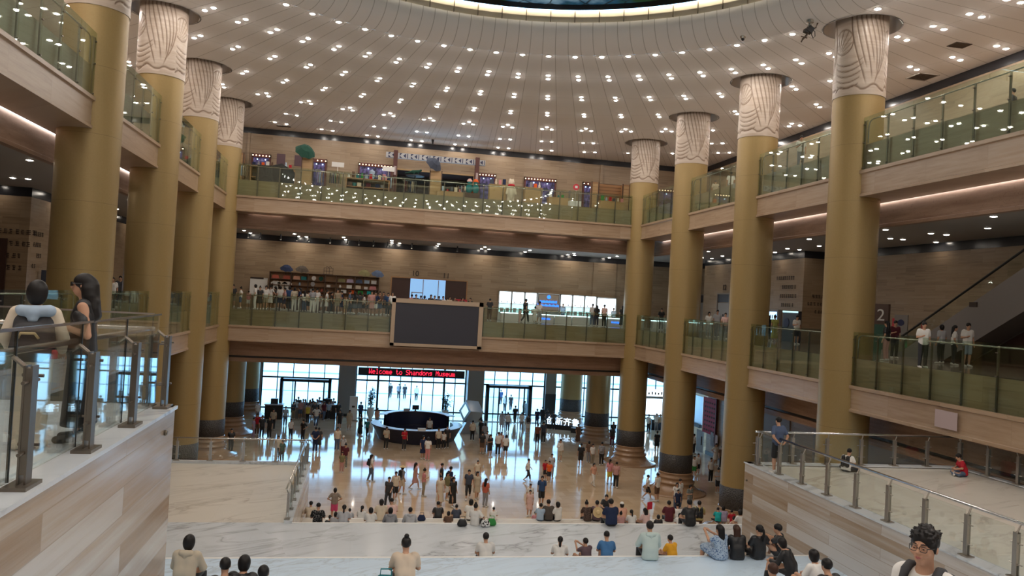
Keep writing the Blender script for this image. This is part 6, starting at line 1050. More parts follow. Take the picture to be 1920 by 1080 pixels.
for x, m, lb in ((-6.03, 'navy', 'dark navy umbrella open on the shelf top, leftmost'), (-4.85, 'darktaupe', 'brown umbrella open on the shelf top, second from left'), (-.05, 'olive', 'olive umbrella open on the shelf top, left of the pair at the right'), (.98, 'slateblue', 'slate blue umbrella open on the shelf top, rightmost')): umbrella(x - .1, 63.2, F2 + 3.08, m, lb, (R(24), R(8), 0), .52)
t = thing('wire_sign', 'dark openwork metal sign standing on the middle of the wooden shelf', 'sign', (-2.95, 63.3, F2 + 2.86)); mb = MB()
for z in (0, .25, .5): mb.box((-.36, -.02, z), (.36, .02, z + .03))
for x in (-.36, -.15, .05, .33): mb.box((x, -.02, 0), (x + .03, .02, .53))
obj('lattice', mb, 'sign_text', t); obj('ornament', MB().tube([(-.2, 0, .53), (-.15, 0, .66), (-.05, 0, .6), (0, 0, .53), (.05, 0, .6), (.15, 0, .68), (.22, 0, .53)], .02, 5), 'sign_text', t)
t = thing('notice_board', 'white notice board with a dark header left of the wooden shelf', 'board', (-8.2, 63.7, F2)); obj('panel', MB().box((-.65, -.04, .9), (.65, .04, 2.3)), 'paper', t); obj('header', MB().box((-.65, -.05, 2.2), (.35, -.04, 2.34)), 'sign_text', t); obj('leg', MB().box((-.6, -.03, 0), (-.55, .03, .9)), 'steel', t); obj('leg', MB().box((.55, -.03, 0), (.6, .03, .9)), 'steel', t)
t = thing('display_table', 'low display table hidden among the shop crowd', 'table', (-4.2, 61.6, F2)); obj('table_top', MB().box((-2.4, -.5, .78), (2.4, .5, .84)), 'wood', t); obj('base', MB().box((-2.3, -.45, 0), (2.3, .45, .78)), 'wood_dark', t)
# doorway to rooms 10 and 11
door = struct('door_1', MB().box((2.0, WB + .02, F2), (3.55, WB + .14, 1.46)).box((6.42, WB + .02, F2), (8.2, WB + .14, 1.46)), 'door_dark'); obj('door_frame', MB().box((1.96, WB - .04, F2), (2.06, WB + .3, 1.5)).box((8.14, WB - .04, F2), (8.24, WB + .3, 1.5)).box((1.96, WB - .04, 1.42), (8.24, WB + .3, 1.5)), 'wood', door)
sbox('wall_room_behind_door', (1.5, 69.5, F2), (8.7, 69.7, 2.2), 'room_glow'); struct('wall_room_sides', MB().box((1.4, WB + .3, F2), (1.5, 69.5, 2.2)).box((8.7, WB + .3, F2), (8.8, 69.5, 2.2)), 'plaster'); sbox('ceiling_room', (1.4, WB + .3, 2.2), (8.8, 69.7, 2.3), 'ceiling_white'); sbox('floor_room', (1.4, WB, F2 - .3), (8.8, 69.7, F2), 'gallery_floor')  # the room's back wall glows, its light put into the material
wn = struct('window_6', MB().box((3.55, WB + .5, F2), (6.42, WB + .52, 1.4)), 'glass_clear'); obj('window_frame', MB().box((4.6, WB + .46, F2), (4.66, WB + .56, 1.4)).box((5.85, WB + .46, F2), (5.91, WB + .56, 1.4)).box((3.7, WB + .42, .26), (4.66, WB + .46, .34)).box((3.7, WB + .42, -.8), (3.78, WB + .46, .3)), 'steel', wn)
tag(text('room_number', '10', .62, 'sign_text', (3.9, WB - .05, 1.64), (R(90), 0, 0)), 'dark room number ten on the stone wall', 'number'); tag(text('room_number', '11', .62, 'sign_text', (6.42, WB - .05, 1.60), (R(90), 0, 0)), 'dark room number eleven on the stone wall', 'number')
tag(obj('red_banner', MB().box((0, -.05, 0), (.95, .05, 1.5)), 'red_sign', loc=(7.2, 63.2, F2)), 'red banner stand in front of the right door leaf', 'banner'); tag(obj('stone_tile', MB().box((-.6, -.01, -.45), (.6, .01, .45)), 'wall_stone', loc=(18.2, WB - .012, 1.95)), 'darker square stone panel on the wall above the lit shop', 'panel')
# bright shop with white cabinets
def cabinet(x0, x1, lb, sign=False):
    t = thing('display_cabinet', lb, 'cabinet', (x0, 63.7, F2), 0, 'lit white display cabinets'); w = x1 - x0; obj('frame', MB().box((0, 0, 0), (.05, .35, 2.4)).box((w - .05, 0, 0), (w, .35, 2.4)).box((0, 0, 2.34), (w, .35, 2.4)).box((0, 0, 1.36), (w, .35, 1.42)).box((0, 0, .6), (w, .35, .66)).box((0, .3, 0), (w, .36, 2.4)), 'paper', t)
    if sign: obj('sign_panel', MB().box((.1, -.03, .9), (w - .1, .02, 2.3)), 'frame_beige', t); obj('emblem', MB().lathe([(0, -.02), (.16, -.02), (.16, .02), (0, .02)], (0, 0, 0), 8), 'led_blue', t, loc=(w / 2, -.06, 2.1), rot=(R(90), 0, 0)); mb = MB()
    if sign:
        for i in range(11): mb.box((w / 2 - .75 + i * .135, -.07, 1.62), (w / 2 - .65 + i * .135, -.03, 1.80 - .03 * (i % 2)))
        for i in range(17): mb.box((w / 2 - .95 + i * .11, -.07, 1.33), (w / 2 - .87 + i * .11, -.03, 1.50 - .04 * (i % 3)))
        obj('lettering', mb, 'led_blue', t); return
    obj('light_panel', MB().box((.05, .27, 1.42), (w - .05, .29, 2.34)), 'shop_white', t); obj('light_panel', MB().box((.05, .27, .66), (w - .05, .29, 1.36)), 'shop_soft', t)
    mb = MB()
    for q in range(2): mb.box((.15 + q * w * .45, .05, .68), (.15 + q * w * .45 + .28, .2, 1.02)).box((.20 + q * w * .45, .0, 1.44), (.28 + q * w * .45, .1, 1.58))
    obj('wares', mb, 'kbeam_grey', t)
xs = [10.8, 11.9, 13.0, 14.05]
for i in range(3): cabinet(xs[i] + .04, xs[i + 1], f'{ORD[i]} lit white cabinet left of the blue lettered sign')
cabinet(14.1, 16.0, 'cabinet bay holding the sign with blue glowing letters', True); xs = [16.04, 17.1, 18.15, 19.2]
for i in range(3): cabinet(xs[i] + .04, xs[i + 1], f'{ORD[i]} lit white cabinet right of the blue lettered sign')
t = thing('light_box', 'plain glowing white wall panel at the right end of the cabinets', 'light panel', (20.1, 63.7, F2)); obj('frame', MB().box((-.88, 0, 0), (-.80, .3, 2.35)).box((.80, 0, 0), (.88, .3, 2.35)).box((-.88, 0, 2.25), (.88, .3, 2.35)), 'paper', t); obj('lit_face', MB().box((-.80, .1, .8), (.80, .2, 2.25)), 'shop_white', t)
def counter(x0, lb, y=61.4, blue=False, L=1.42):
    t = thing('display_counter', lb, 'counter', (x0, y, F2), 0, 'lit glass display counters'); obj('base', MB().box((.03, 0, 0), (L - .03, .55, .62)), 'shop_soft' if False else 'paper', t); obj('light_strip', MB().box((.03, -.02, .62), (L - .03, .5, .67)), 'shop_white', t); obj('glass_case', MB().box((.02, -.02, .67), (L - .02, .57, .92)), 'glass_clear', t)
    if blue: mb = MB(); [mb.box((L / 2 - .3 + i * .12, -.03, .26), (L / 2 - .22 + i * .12, 0, .40 - .03 * (i % 2))) for i in range(6)]; obj('lettering', mb, 'led_blue', t)
for i in range(7): counter(10.7 + i * 1.46, f'{ORD[i]} glowing display counter from the left in the bright shop', blue=i in (2, 6))
for i in range(3): counter(20.95 + i * 1.46, f'{ORD[i]} glowing display counter beyond the right corner column', 60.4, blue=i == 0)
# ---------------------------------------------------------------- upper back gallery: souvenir shop
def red_window(x0, x1, lb):
    t = thing('lit_showcase', lb, 'showcase', (x0, 63.95, F3), 0, 'showcases with red bulb borders'); w = x1 - x0; z0, z1 = .9, 3.18; obj('frame', MB().box((0, -.1, z1 - .28), (w, .1, z1)).box((0, -.1, z0), (.14, .1, z1)).box((w - .14, -.1, z0), (w, .1, z1)), 'redwood', t); obj('interior', MB().box((.14, .02, z0), (w - .14, .1, z1 - .28)), 'purple_glow', t); mb = MB(); n = max(3, int(w / .24))
    for i in range(n): x = .1 + (w - .2) * i / (n - 1); mb.cbox((x, -.12, z1 - .14), (.07, .04, .07))
    obj('bulbs', mb, 'bulb', t); mb = MB(); mb.cbox((w * .3, -.02, z1 - .42), (.08, .06, .08)).cbox((w * .72, -.02, z1 - .42), (.08, .06, .08)); obj('spotlights', mb, 'led_white', t)
for x0, x1, lb in ((-9.35, -7.9, 'red bulb bordered showcase at the far left of the upper shop'), (-4.75, -3.6, 'red bulb bordered showcase beside the green umbrella'), (-1.15, 1.55, 'wide red bulb bordered showcase left of the dark opening'), (8.6, 10.05, 'red bulb bordered showcase right of the dark opening'), (12.45, 15.2, 'wide red bulb bordered showcase in the middle of the bare wall'), (17.5, 18.4, 'narrow red bulb bordered showcase beside the wooden kiosk')): red_window(x0, x1, lb)
t = thing('chevron_beam', 'long beam of grey and navy chevrons above the upper shop', 'beam', (4.95, 62.5, 11.06)); obj('beam', MB().box((-3.98, 0, -.22), (3.95, .35, .20)), 'kbeam_grey', t)
for i in range(9):
    mb = MB(); x = -3.92 + i * .88
    mb.add([(x + .12, -.012, .18), (x + .34, -.012, .18), (x + .12, -.012, -.02), (x + .34, -.012, -.20), (x + .12, -.012, -.20)], [(0, 1, 2), (2, 3, 4)]); mb.add([(x + .40, -.012, 0), (x + .62, -.012, .17), (x + .62, -.012, -.19)], [(0, 1, 2)]); mb.box((x + .72, -.012, -.2), (x + .78, 0, .18)); obj('chevron', mb, 'kbeam_navy', t)
for x, lb in ((-3.22, 'left'), (3.3, 'right')): 
    p = thing('red_post', f'dark red wooden post at the {lb} end of the chevron beam', 'post', (4.95 + x, 62.45, F3)); obj('shaft', MB().box((-.16, -.1, 0), (.16, .3, 4.15)), 'redwood', p); obj('carved_panel', MB().box((-.09, -.12, 2.2), (.09, -.1, 2.9)).tube([(0, -.13, 2.3), (.05, -.13, 2.45), (-.05, -.13, 2.6), (0, -.13, 2.8)], .02, 5), 'lilac_paper', p)
struct('trim_opening', MB().box((1.85, WB - .06, F3), (1.96, WB + .3, 10.25)).box((8.2, WB - .06, F3), (8.3, WB + .3, 10.25)).box((1.85, WB - .06, 10.15), (8.3, WB + .3, 10.27)), 'wood_light'); struct('wall_store_room', MB().box((1.9, 67.8, F3), (8.3, 68, 10.4)).box((1.8, WB + .3, F3), (1.9, 68, 10.4)).box((8.3, WB + .3, F3), (8.4, 68, 10.4)).box((1.8, WB + .3, 10.3), (8.4, 68, 10.4)), 'door_dark')
def kiosk(x, w, h, lb, mat='wood_light', y=60.0):
    t = thing('slatted_pillar', lb, 'display pillar', (x, y, F3), 0, 'slatted wood display pillars'); mb = MB().box((-w / 2, -.03, .05), (w / 2, w - .03, h)); obj('core', mb, mat, t); mb = MB()
    for i in range(9): z = .1 + (h - .2) * i / 9; mb.box((-w / 2 + .03, -.05, z), (w / 2 - .03, -.03, z + (h - .2) / 9 - .035))
    obj('slats', mb, 'wood_light', t); obj('edge_posts', MB().box((-w / 2 - .07, -.07, 0), (-w / 2, .02, h + .04)).box((w / 2, -.07, 0), (w / 2 + .07, .02, h + .04)), 'wood_dark', t); return t
kiosk(-4.78, .75, 2.52, 'slatted wood pillar under the green umbrella'); kiosk(4.78, .82, 2.38, 'slatted wood pillar under the dark umbrella, before the dark opening'); kiosk(17.46, .5, 2.6, 'slatted wood pillar, left post of the wooden kiosk', 'wood'); kiosk(20.04, .5, 2.6, 'slatted wood pillar, right post of the wooden kiosk', 'wood'); kiosk(-10.2, .9, 2.9, 'slatted wood pillar by the far left showcase', 'wood', 62.5)
t = thing('kiosk_wall', 'orange brown slatted wall joining the two kiosk pillars', 'wall panel', (18.75, 60.5, F3)); mb = MB()
for i in range(10): mb.box((-1.05, -.03, .1 + i * .25), (1.05, 0, .1 + i * .25 + .22))
obj('slats', mb, 'wood', t); obj('backing', MB().box((-1.05, 0, 0), (1.05, .08, 2.62)), 'wood_dark', t)
umbrella(-5.0, 59.9, F3 + 2.95, 'darkgreen', 'dark green umbrella open above the left slatted pillar', (R(42), R(24), 0), .78); umbrella(4.55, 59.9, F3 + 2.85, 'slate', 'dark grey umbrella open above the middle slatted pillar', (R(40), R(38), 0), .7)
for x, lb in ((-7.15, 'left'), (-5.8, 'right')): tag(obj('poster', MB().box((-.32, -.02, -.42), (.32, .02, .42)), 'mauve', loc=(x, WB - .03, 10.2)), f'dark patterned poster on the upper wall, {lb} one of two', 'poster')
for x, lb in ((-2.62, 'left'), (1.2, 'right')): 
    t = thing('placard', f'blank white placard on a stand, {lb} one of two', 'placard', (x, 61, F3)); obj('board', MB().box((-.46, -.02, 2.22), (.46, .02, 2.58)), 'paper', t); obj('stand', MB().box((-.02, -.02, 0), (.02, .02, 2.22)).box((-.25, -.2, 0), (.25, .2, .03)), 'steel', t)
def mannequin(x, y, z, mat, lb):
    t = thing('mannequin', lb, 'mannequin', (x, y, z)); sharp(obj('torso', MB().lathe([(.16, 0), (.19, .12), (.15, .30), (.19, .5), (.20, .56), (.10, .64), (.05, .66), (.05, .74), (.0, .75)], (0, 0, 0), 18), mat, t)).scale = (1.15, .75, 1); obj('stand', MB().tube([(0, 0, 0), (0, 0, -(z - F3) + .03)], .02, 6).lathe([(.18, -(z - F3)), (.18, -(z - F3) + .03)], (0, 0, 0), 16), 'steel', t)
mannequin(-.03, 60.5, F3 + 1.45, 'lightblue', 'mannequin torso in a blue grey jacket beside the pink one'); mannequin(.95, 60.4, F3 + 1.1, 'pink', 'mannequin torso in pink beside the blue grey jacket')
def shop_table(x0, x1, y, h, mat, lb):
    t = thing('display_table', lb, 'table', ((x0 + x1) / 2, y, F3)); w = (x1 - x0) / 2; obj('table_top', MB().box((-w, -.4, h - .06), (w, .4, h)), mat, t)
    if w > 1.1 and mat == 'wood':
        for sx in (-1, 1): obj('leg', MB().box((sx * w - .08 * (sx > 0), -.38, 0), (sx * w + .08 * (sx < 0), .38, h - .06)), mat, t)
        obj('shelf', MB().box((-w, -.36, h * .45), (w, .36, h * .45 + .05)), mat, t); obj('back_panel', MB().box((-w + .05, .30, .05), (w - .05, .36, h - .06)), 'wood_dark', t)
        if lb.startswith('long dark'): obj('cloth', MB().prism([(-w + .4, .02), (w + .02, .02), (w + .05, h * .8), (w - .9, h + .28), (w - 1.6, h + .06), (-w + .5, h + .02)], 1, -.43, -.40), 'black', t)
    else: obj('box_base', MB().box((-w + .03, -.37, 0), (w - .03, .37, h - .06)), mat, t)
    return t
def CNAME(c): return {'darkgrey': 'dark grey', 'darkgreen': 'dark green', 'lightblue': 'pale blue', 'slateblue': 'slate blue', 'dustypink': 'dusty pink'}.get(c, c)
tabs = [(-8.7, -5.6, 59.5, 1.55, 'wood', 'long dark shop table at the left end of the upper rail'), (-1.9, 1.3, 59.2, 1.2, 'wood', 'brown shop table with shelves under the mannequins'), (4.9, 8.0, 60.2, .9, 'wood_light', 'low pale shop counter before the dark opening'), (8.75, 10.1, 58.9, 1.55, 'wood_light', 'tall pale wood block table beside the white plush figure'), (11.5, 12.9, 58.9, 1.55, 'wood_light', 'tall pale wood block table right of the white plush figure'), (13.4, 15.0, 59.0, .95, 'wood_light', 'low pale table with yellow fronted books'), (17.7, 19.7, 59.4, 1.05, 'wood_light', 'pale table of books before the wooden kiosk')]
for q in tabs: shop_table(*q)
rd = random.Random(3); pal = ['navy', 'teal', 'cream', 'white', 'red', 'grey', 'green', 'pink', 'brown', 'slate', 'orange', 'lightblue']
for ti, (x0, x1, y, h, _, lb) in enumerate(tabs):
    n = int((x1 - x0) / .32)
    for i in range(n):
        c = pal[(i * 5 + ti * 3) % 12]; hh = rd.uniform(.18, .48); kd = (i + ti) % 3; nm = ['box', 'toy', 'book'][kd]; x = x0 + .2 + i * .32
        m = MB().box((-.11, -.1, 0), (.11, .1, hh)) if kd == 0 else MB().lathe([(.07, 0), (.1, hh * .4), (.05, hh * .6), (.07, hh * .75), (.03, hh)], (0, 0, 0), 10) if kd == 1 else MB().box((-.1, -.04, 0), (.1, .0, hh)).box((-.1, .01, 0), (.1, .05, hh * .9))
        tag(obj(nm, m, c, loc=(x, y - .12, F3 + h + .002)), f'small {c} {nm}, {ORD[i]} from the left on the {" ".join(lb.split()[:4])}' if len((f'small {c} {nm} {ORD[i]} from the left on the ' + ' '.join(lb.split()[:4])).split()) <= 16 else f'small {c} {nm}', nm, 'souvenirs on the ' + ' '.join(lb.split()[:5]))
for ti, k in ((0, 7), (1, 8)):
    x0, x1, y, h, _, lb = tabs[ti]
    for i in range(k):
        c = ['black', 'brown', 'darkgrey', 'navy', 'teal', 'maroon', 'grey', 'cream'][(i * 3 + ti) % 8]; kd = ['box', 'basket'][i % 2]
        tag(obj(kd, MB().box((-.15, -.12, 0), (.15, .12, .3)) if kd == 'box' else MB().lathe([(.1, 0), (.17, .26), (.15, .26), (.09, .03)], (0, 0, 0), 14), c, loc=(x0 + .3 + i * (x1 - x0 - .5) / k, y - .05, F3 + h * .45 + .052)), f'{CNAME(c)} {kd} on the lower shelf, {ORD[i]} from the left, {" ".join(lb.split()[:4])}', kd, 'goods on the lower shelf of the ' + ' '.join(lb.split()[:4]))
def rack(x, y, cols, lb):
    t = thing('clothes_rack', lb, 'clothes rack', (x, y, F3)); w = len(cols) * .13 + .2; obj('rail_frame', MB().tube([(-w / 2, 0, 0), (-w / 2, 0, 1.7), (w / 2, 0, 1.7), (w / 2, 0, 0)], .02, 6), 'steel', t)
    for i, c in enumerate(cols): tag(obj('hanging_garment', MB().prism([(-.22, 0), (.22, 0), (.2, .6), (.08, .78), (-.08, .78), (-.2, .6)], 0, -.035, .035).tube([(0, 0, .78), (0, 0, .85)], .008, 4), c, loc=(x - w / 2 + .16 + i * .13, y, F3 + .86)), f'{CNAME(c)} garment, {ORD[i]} from the left on the {lb}'[:200], 'garment', 'garments on the ' + lb)
rack(-2.7, 60.2, ['darkgrey', 'slate', 'navy', 'darkgreen', 'brown', 'black', 'olive'], 'clothes rack under the left placard'); rack(1.25, 60.6, ['lightblue', 'teal', 'navy', 'lightblue'], 'clothes rack under the right placard'); rack(7.0, 61.6, ['brown', 'navy', 'grey', 'maroon', 'cream'], 'clothes rack right of the middle slatted pillar'); rack(-9.3, 60.2, ['lightblue', 'cream', 'khaki'], 'clothes rack at the far left end'); rack(2.9, 61.5, ['maroon', 'brown', 'darkgrey', 'navy', 'beige', 'khaki'], 'clothes rack in the dark opening'); rack(-3.85, 60.6, ['lavender', 'lightblue', 'dustypink'], 'clothes rack beside the left slatted pillar')
t = thing('plush_figure', 'tall white plush figure with a red scarf at the upper rail', 'plush figure', (10.37, 58.2, F3)); f = Field(V(-.5, -.45, -.05), V(.5, .45, 2.2), .05); f.ell(V(0, 0, .95), (.30, .27, .62), .0); f.ell(V(0, 0, 1.72), (.23, .22, .27), .05)
for s in (1, -1): f.cap(V(.14 * s, 0, .5), V(.17 * s, -.02, .07), .13, .12, .05); f.cap(V(.26 * s, 0, 1.32), V(.36 * s, -.06, .85), .09, .08, .05); f.ell(V(.13 * s, 0, 1.95), (.07, .05, .07), .03)
bm_ = f.mesh('figure'); bm_.materials.append(MAT['cream']); put('figure', bm_, t); sharp(obj('scarf', MB().lathe([(.21, 1.42), (.26, 1.46), (.26, 1.54), (.21, 1.58)], (0, 0, 0), 20), 'red', t))
t = thing('heart_sign', 'round red sign on a stand above a pale figure display', 'sign', (15.35, 57.9, F3)); sharp(obj('disc', MB().lathe([(0, -.03), (.24, -.03), (.24, .03), (0, .03)], (0, 0, 0), 20), 'red_sign', t, loc=(0, 0, 1.75), rot=(R(90), 0, 0))); obj('symbol', MB().box((-.1, -.05, 1.66), (.1, -.03, 1.84)), 'paper', t); obj('stand', MB().tube([(0, 0, 0), (0, 0, 1.55)], .02, 6), 'steel', t)
t = thing('glass_showcase', 'pale glass showcase with white figure under the red sign', 'showcase', (15.4, 58.3, F3)); obj('glass_box', MB().box((-.45, -.3, .7), (.45, .3, 1.5)), 'glass_clear', t); obj('base', MB().box((-.45, -.3, 0), (.45, .3, .7)), 'paper', t)
for x, y, c, lb in ((7.6, 59.6, 'teal', 'pair of plush dolls with orange and pink hats at the rail'),):
    t = thing('doll_display', lb, 'dolls', (x, y, F3)); f = Field(V(-.7, -.4, 0), V(.7, .4, 2.1), .05)
    for s in (-1, 1): f.ell(V(.25 * s, 0, 1.2), (.26, .2, .38), .05); f.ell(V(.24 * s, 0, 1.68), (.17, .16, .18), .02)
    m_ = f.mesh('dolls'); m_.materials.append(MAT[c]); put('doll_bodies', m_, t)
    for s, q in ((-1, 'palepink'), (1, 'orange')): sharp(obj('hat', MB().lathe([(.2, 1.72), (.2, 1.82), (.1, 1.95), (0, 1.97)], (.24 * s, 0, 0), 14), q, t))
    obj('pedestal', MB().box((-.55, -.3, 0), (.55, .3, .85)), 'wood_dark', t)
t = thing('dinosaur_toy', 'green toy dinosaur on a dark stand before the opening', 'toy', (3.2, 59.9, F3 + 1.9)); f = Field(V(-.9, -.25, -.1), V(.7, .25, .6), .035); f.cap(V(-.8, 0, .12), V(-.2, 0, .25), .02, .11, .04); f.cap(V(-.2, 0, .25), V(.2, 0, .32), .14, .12, .05); f.cap(V(.2, 0, .32), V(.42, 0, .42), .09, .08, .04)
for s in (1, -1): f.cap(V(-.1, .08 * s, .2), V(-.05, .1 * s, 0), .06, .04, .03); f.cap(V(.2, .08 * s, .22), V(.25, .1 * s, .05), .04, .03, .02)
m_ = f.mesh('toy'); m_.materials.append(MAT['darkgreen']); put('toy_body', m_, t); obj('stand', MB().lathe([(.7, -.06), (.7, 0)], (0, 0, 0), 20).tube([(0, 0, -.06), (0, 0, -1.9)], .04, 6), 'black', t)
# ---------------------------------------------------------------- right lower gallery: totem, signs, escalator, doors
t = thing('floor_totem', 'dark floor totem with a white number two near the escalator', 'totem', (26.0, 35.9, F2), R(-60)); obj('upper_block', MB().box((-.36, -.12, 1.45), (.36, .12, 2.5)), 'totem', t); obj('lower_block', MB().box((-.38, -.13, 0), (.38, .13, 1.45)), 'totem_green', t); text('numeral', '2', .85, 'paper', (0, -.13, 1.65), (R(90), 0, 0), t, .01)
t = thing('map_stand', 'pale map stand with a round emblem beside the dark totem', 'stand', (26.6, 35.2, F2), R(-60)); obj('board', MB().box((-.32, -.05, .9), (.32, .05, 2.0)), 'grey_panel', t); obj('emblem', MB().lathe([(.1, -.01), (.16, -.01), (.16, .01), (.1, .01)], (0, 0, 0), 14), 'kbeam_navy', t, loc=(0, -.06, 1.6), rot=(R(90), 0, 0)); obj('foot', MB().box((-.25, -.2, 0), (.25, .2, .9)), 'steel', t)
tag(obj('red_notice', MB().box((-.02, -.45, -.22), (0, .45, .22)), 'red_sign', loc=(WR - .012, 37.5, .05)), 'red notice on the right gallery wall behind the visitors', 'notice'); tag(obj('fire_notice', MB().box((-.02, -.10, -.28), (0, .10, .28)), 'red_sign', loc=(WR - .012, 35.6, -.1)), 'small narrow red notice right of the larger red one', 'notice'); tag(obj('exit_sign', MB().box((-.02, -.16, -.1), (0, .16, .1)), 'exit_green', loc=(WR - .1, 35.5, -1.1)), 'small green lit exit sign low behind the gallery glass', 'sign')
mb = MB(); ya, yb, za, zb_ = 32.4, 20.4, F2, F2 + 6.6; t = thing('escalator', 'grey escalator rising along the right gallery wall', 'escalator', (24.6, ya, F2)); L = yb - ya; H = zb_ - za
for dx, nm in ((0, 'left'), (1.3, 'right')): obj('handrail', MB().tube([(dx, 1.4, .95), (dx, .4, .95), (dx, 0, 1.0), (dx, L, H + 1.0)], .05, 8), 'rubber', t); obj('glass_side', MB().prism([(1.4, .25), (1.4, .92), (.4, .92), (0, .97), (L, H + .97), (L, H + .25), (0, .25)], 0, dx - .012, dx + .012), 'glass_clear', t); obj('side_skirt', MB().prism([(1.4, -.0), (1.4, .25), (0, .25), (L, H + .25), (L, H - 1.5), (-2.6, .0)], 0, dx - .08 if dx == 0 else dx, dx if dx == 0 else dx + .08), 'escalator', t)
mb = MB()
for i in range(30): mb.box((0, L * (i + 1) / 30, H * i / 30 - .1), (1.3, L * i / 30, H * i / 30 + .1))
obj('steps', mb, 'rubber', t); obj('underside', MB().prism([(-2.6, 0.02), (L, H - 1.48), (L, H - 1.3), (-2.4, .02)], 0, 0, 1.3), 'escalator', t); tag(obj('warning_plate', MB().box((-.02, -.2, -.1), (.02, .2, .1)), 'sign_text', loc=(24.5, 28.1, .95)), 'small dark hanging plate beside the escalator handrail', 'plate')
struct('wall_escalator_base', MB().prism([(33.0, F2), (33.0, F2 + .02), (20.0, F2 + 4.9), (20.0, F2)], 0, 25.95, 27.9), 'door_dark')
def gdoor(x, y, w, lb, axis='x'):
    t = thing('gallery_door', lb, 'door', (x, y, F2), 0); obj('leaf', MB().box((-.06, -w / 2, 0), (0, w / 2, 2.35)), 'door_grey', t); obj('transom_panel', MB().box((-.07, -w / 2, 2.4), (0, w / 2, 3.0)), 'screen', t); obj('door_frame', MB().box((-.12, -w / 2 - .12, 0), (0, -w / 2, 3.1)).box((-.12, w / 2, 0), (0, w / 2 + .12, 3.1)).box((-.12, -w / 2, 3.0), (0, w / 2, 3.1)), 'pillar_stone', t); obj('handle', MB().box((-.12, -.1, .9), (-.06, -.04, 1.5)), 'black', t)
gdoor(26.5, 54.9, 1.9, 'grey double door under the number twelve'); gdoor(WR, 61.9, 1.6, 'grey door far back beside the corner column'); tag(text('room_number', '12', .62, 'sign_text', (26.45, 54.9, 1.75), (R(90), 0, R(-90))), 'dark room number twelve above the grey door', 'number')
tag(obj('notice_screen', MB().box((-.06, -.75, 0), (0, .75, 1.35)), 'screen', loc=(26.44, 52.2, F2 + 1.3)), 'black screen on the wall right of the grey double door', 'screen')
def lines(rows, loc, rz, lb, size=.17, seed=0):
    rd = random.Random(seed); mb = MB()
    for i, (n, off) in enumerate(rows):
        x = off; z = -i * size * 2.4
        for k in range(n):
            w = rd.uniform(.5, .95) * size
            for q in range(3): a = rd.uniform(0, .5) * w; mb.box((x + a, -.015, z + q * size * .36), (x + w, 0, z + q * size * .36 + size * .16))
            mb.box((x + w * .4, -.015, z), (x + w * .5, 0, z + size * .95)); x += size * 1.05
    return tag(obj('wall_lettering', mb, 'sign_text', loc=loc, rot=(0, 0, rz)), lb, 'lettering')
lines([(9, .2), (7, .9), (8, .7), (6, .9), (3, 1.9)], (26.48, 47.6, 2.4), R(-90), 'small dark direction lettering on the lit wall left of the corner', .24, 1); lines([(6, .1), (7, -.2), (4, .3)], (27.0, 44.18, 1.3), 0, 'small dark direction lettering on the shaded wall right of the corner', .2, 2)
lines([(11, -1.2), (11, -1.4), (8, -1), (9, -1.2)], (-17.2, 41.17, 1.9), 0, 'small dark direction lettering on the left gallery corner wall', .24, 3); lines([(5, .1), (4, .1), (3, .5), (2, .1)], (-15.98, 41.6, 1.9), R(90), 'small dark direction lettering around the left gallery corner', .22, 4)
t = thing('vending_screen', 'bright blue vending machine on the right gallery', 'vending machine', (26.2, 47.3, F2), R(-90)); obj('cabinet', MB().box((-.75, .02, 0), (.75, .28, 2.0)), 'grey_panel', t); obj('lit_front', MB().box((-.5, -.02, .5), (.6, .02, 1.85)), 'vend', t); mb = MB(); [mb.box((-.4 + .25 * (i % 4), -.04, .6 + .4 * (i // 4)), (-.28 + .25 * (i % 4), -.02, .85 + .4 * (i // 4))) for i in range(12)]; obj('wares', mb, 'kbeam_grey', t)
t = thing('poster_cabinet', 'dark poster cabinet with a round emblem beside the vending machine', 'cabinet', (26.25, 45.1, F2), R(-90)); obj('cabinet', MB().box((-.9, 0, 0), (.9, .24, 1.95)), 'screen', t); obj('lit_top', MB().box((-.9, -.02, 1.85), (.9, .0, 1.95)), 'shop_soft', t); obj('emblem', MB().lathe([(0, -.01), (.3, -.01), (.3, .01), (0, .01)], (0, 0, 0), 18), 'slateblue', t, loc=(-.4, -.02, 1.2), rot=(R(90), 0, 0))
t = thing('info_kiosk', 'dark information kiosk with a bright blue side on the left gallery', 'kiosk', (-15.5, 42.6, F2), R(15)); obj('screen_panel', MB().box((-.35, -.05, .9), (.35, .05, 1.8)), 'slate', t); obj('lit_side', MB().box((.75, -.05, .3), (1.0, .05, 1.9)), 'vend', t); obj('stand', MB().box((-.1, -.05, 0), (.1, .05, .9)).box((.75, -.05, 0), (1, .05, .3)), 'black', t)
tag(obj('dark_opening', MB().box((-.65, -.02, 0), (.4, .06, 3.2)), 'door_dark', loc=(-17.3, 41.12, F2)), 'dark doorway at the far left gallery wall', 'doorway')
tag(obj('paper_patch', MB().box((-.012, -.52, -.3), (0, .52, .3)), 'lilac_paper', loc=(FR - .052, 23.5, -3.18)), 'pale lilac paper sheet on the lower right balcony front', 'paper')
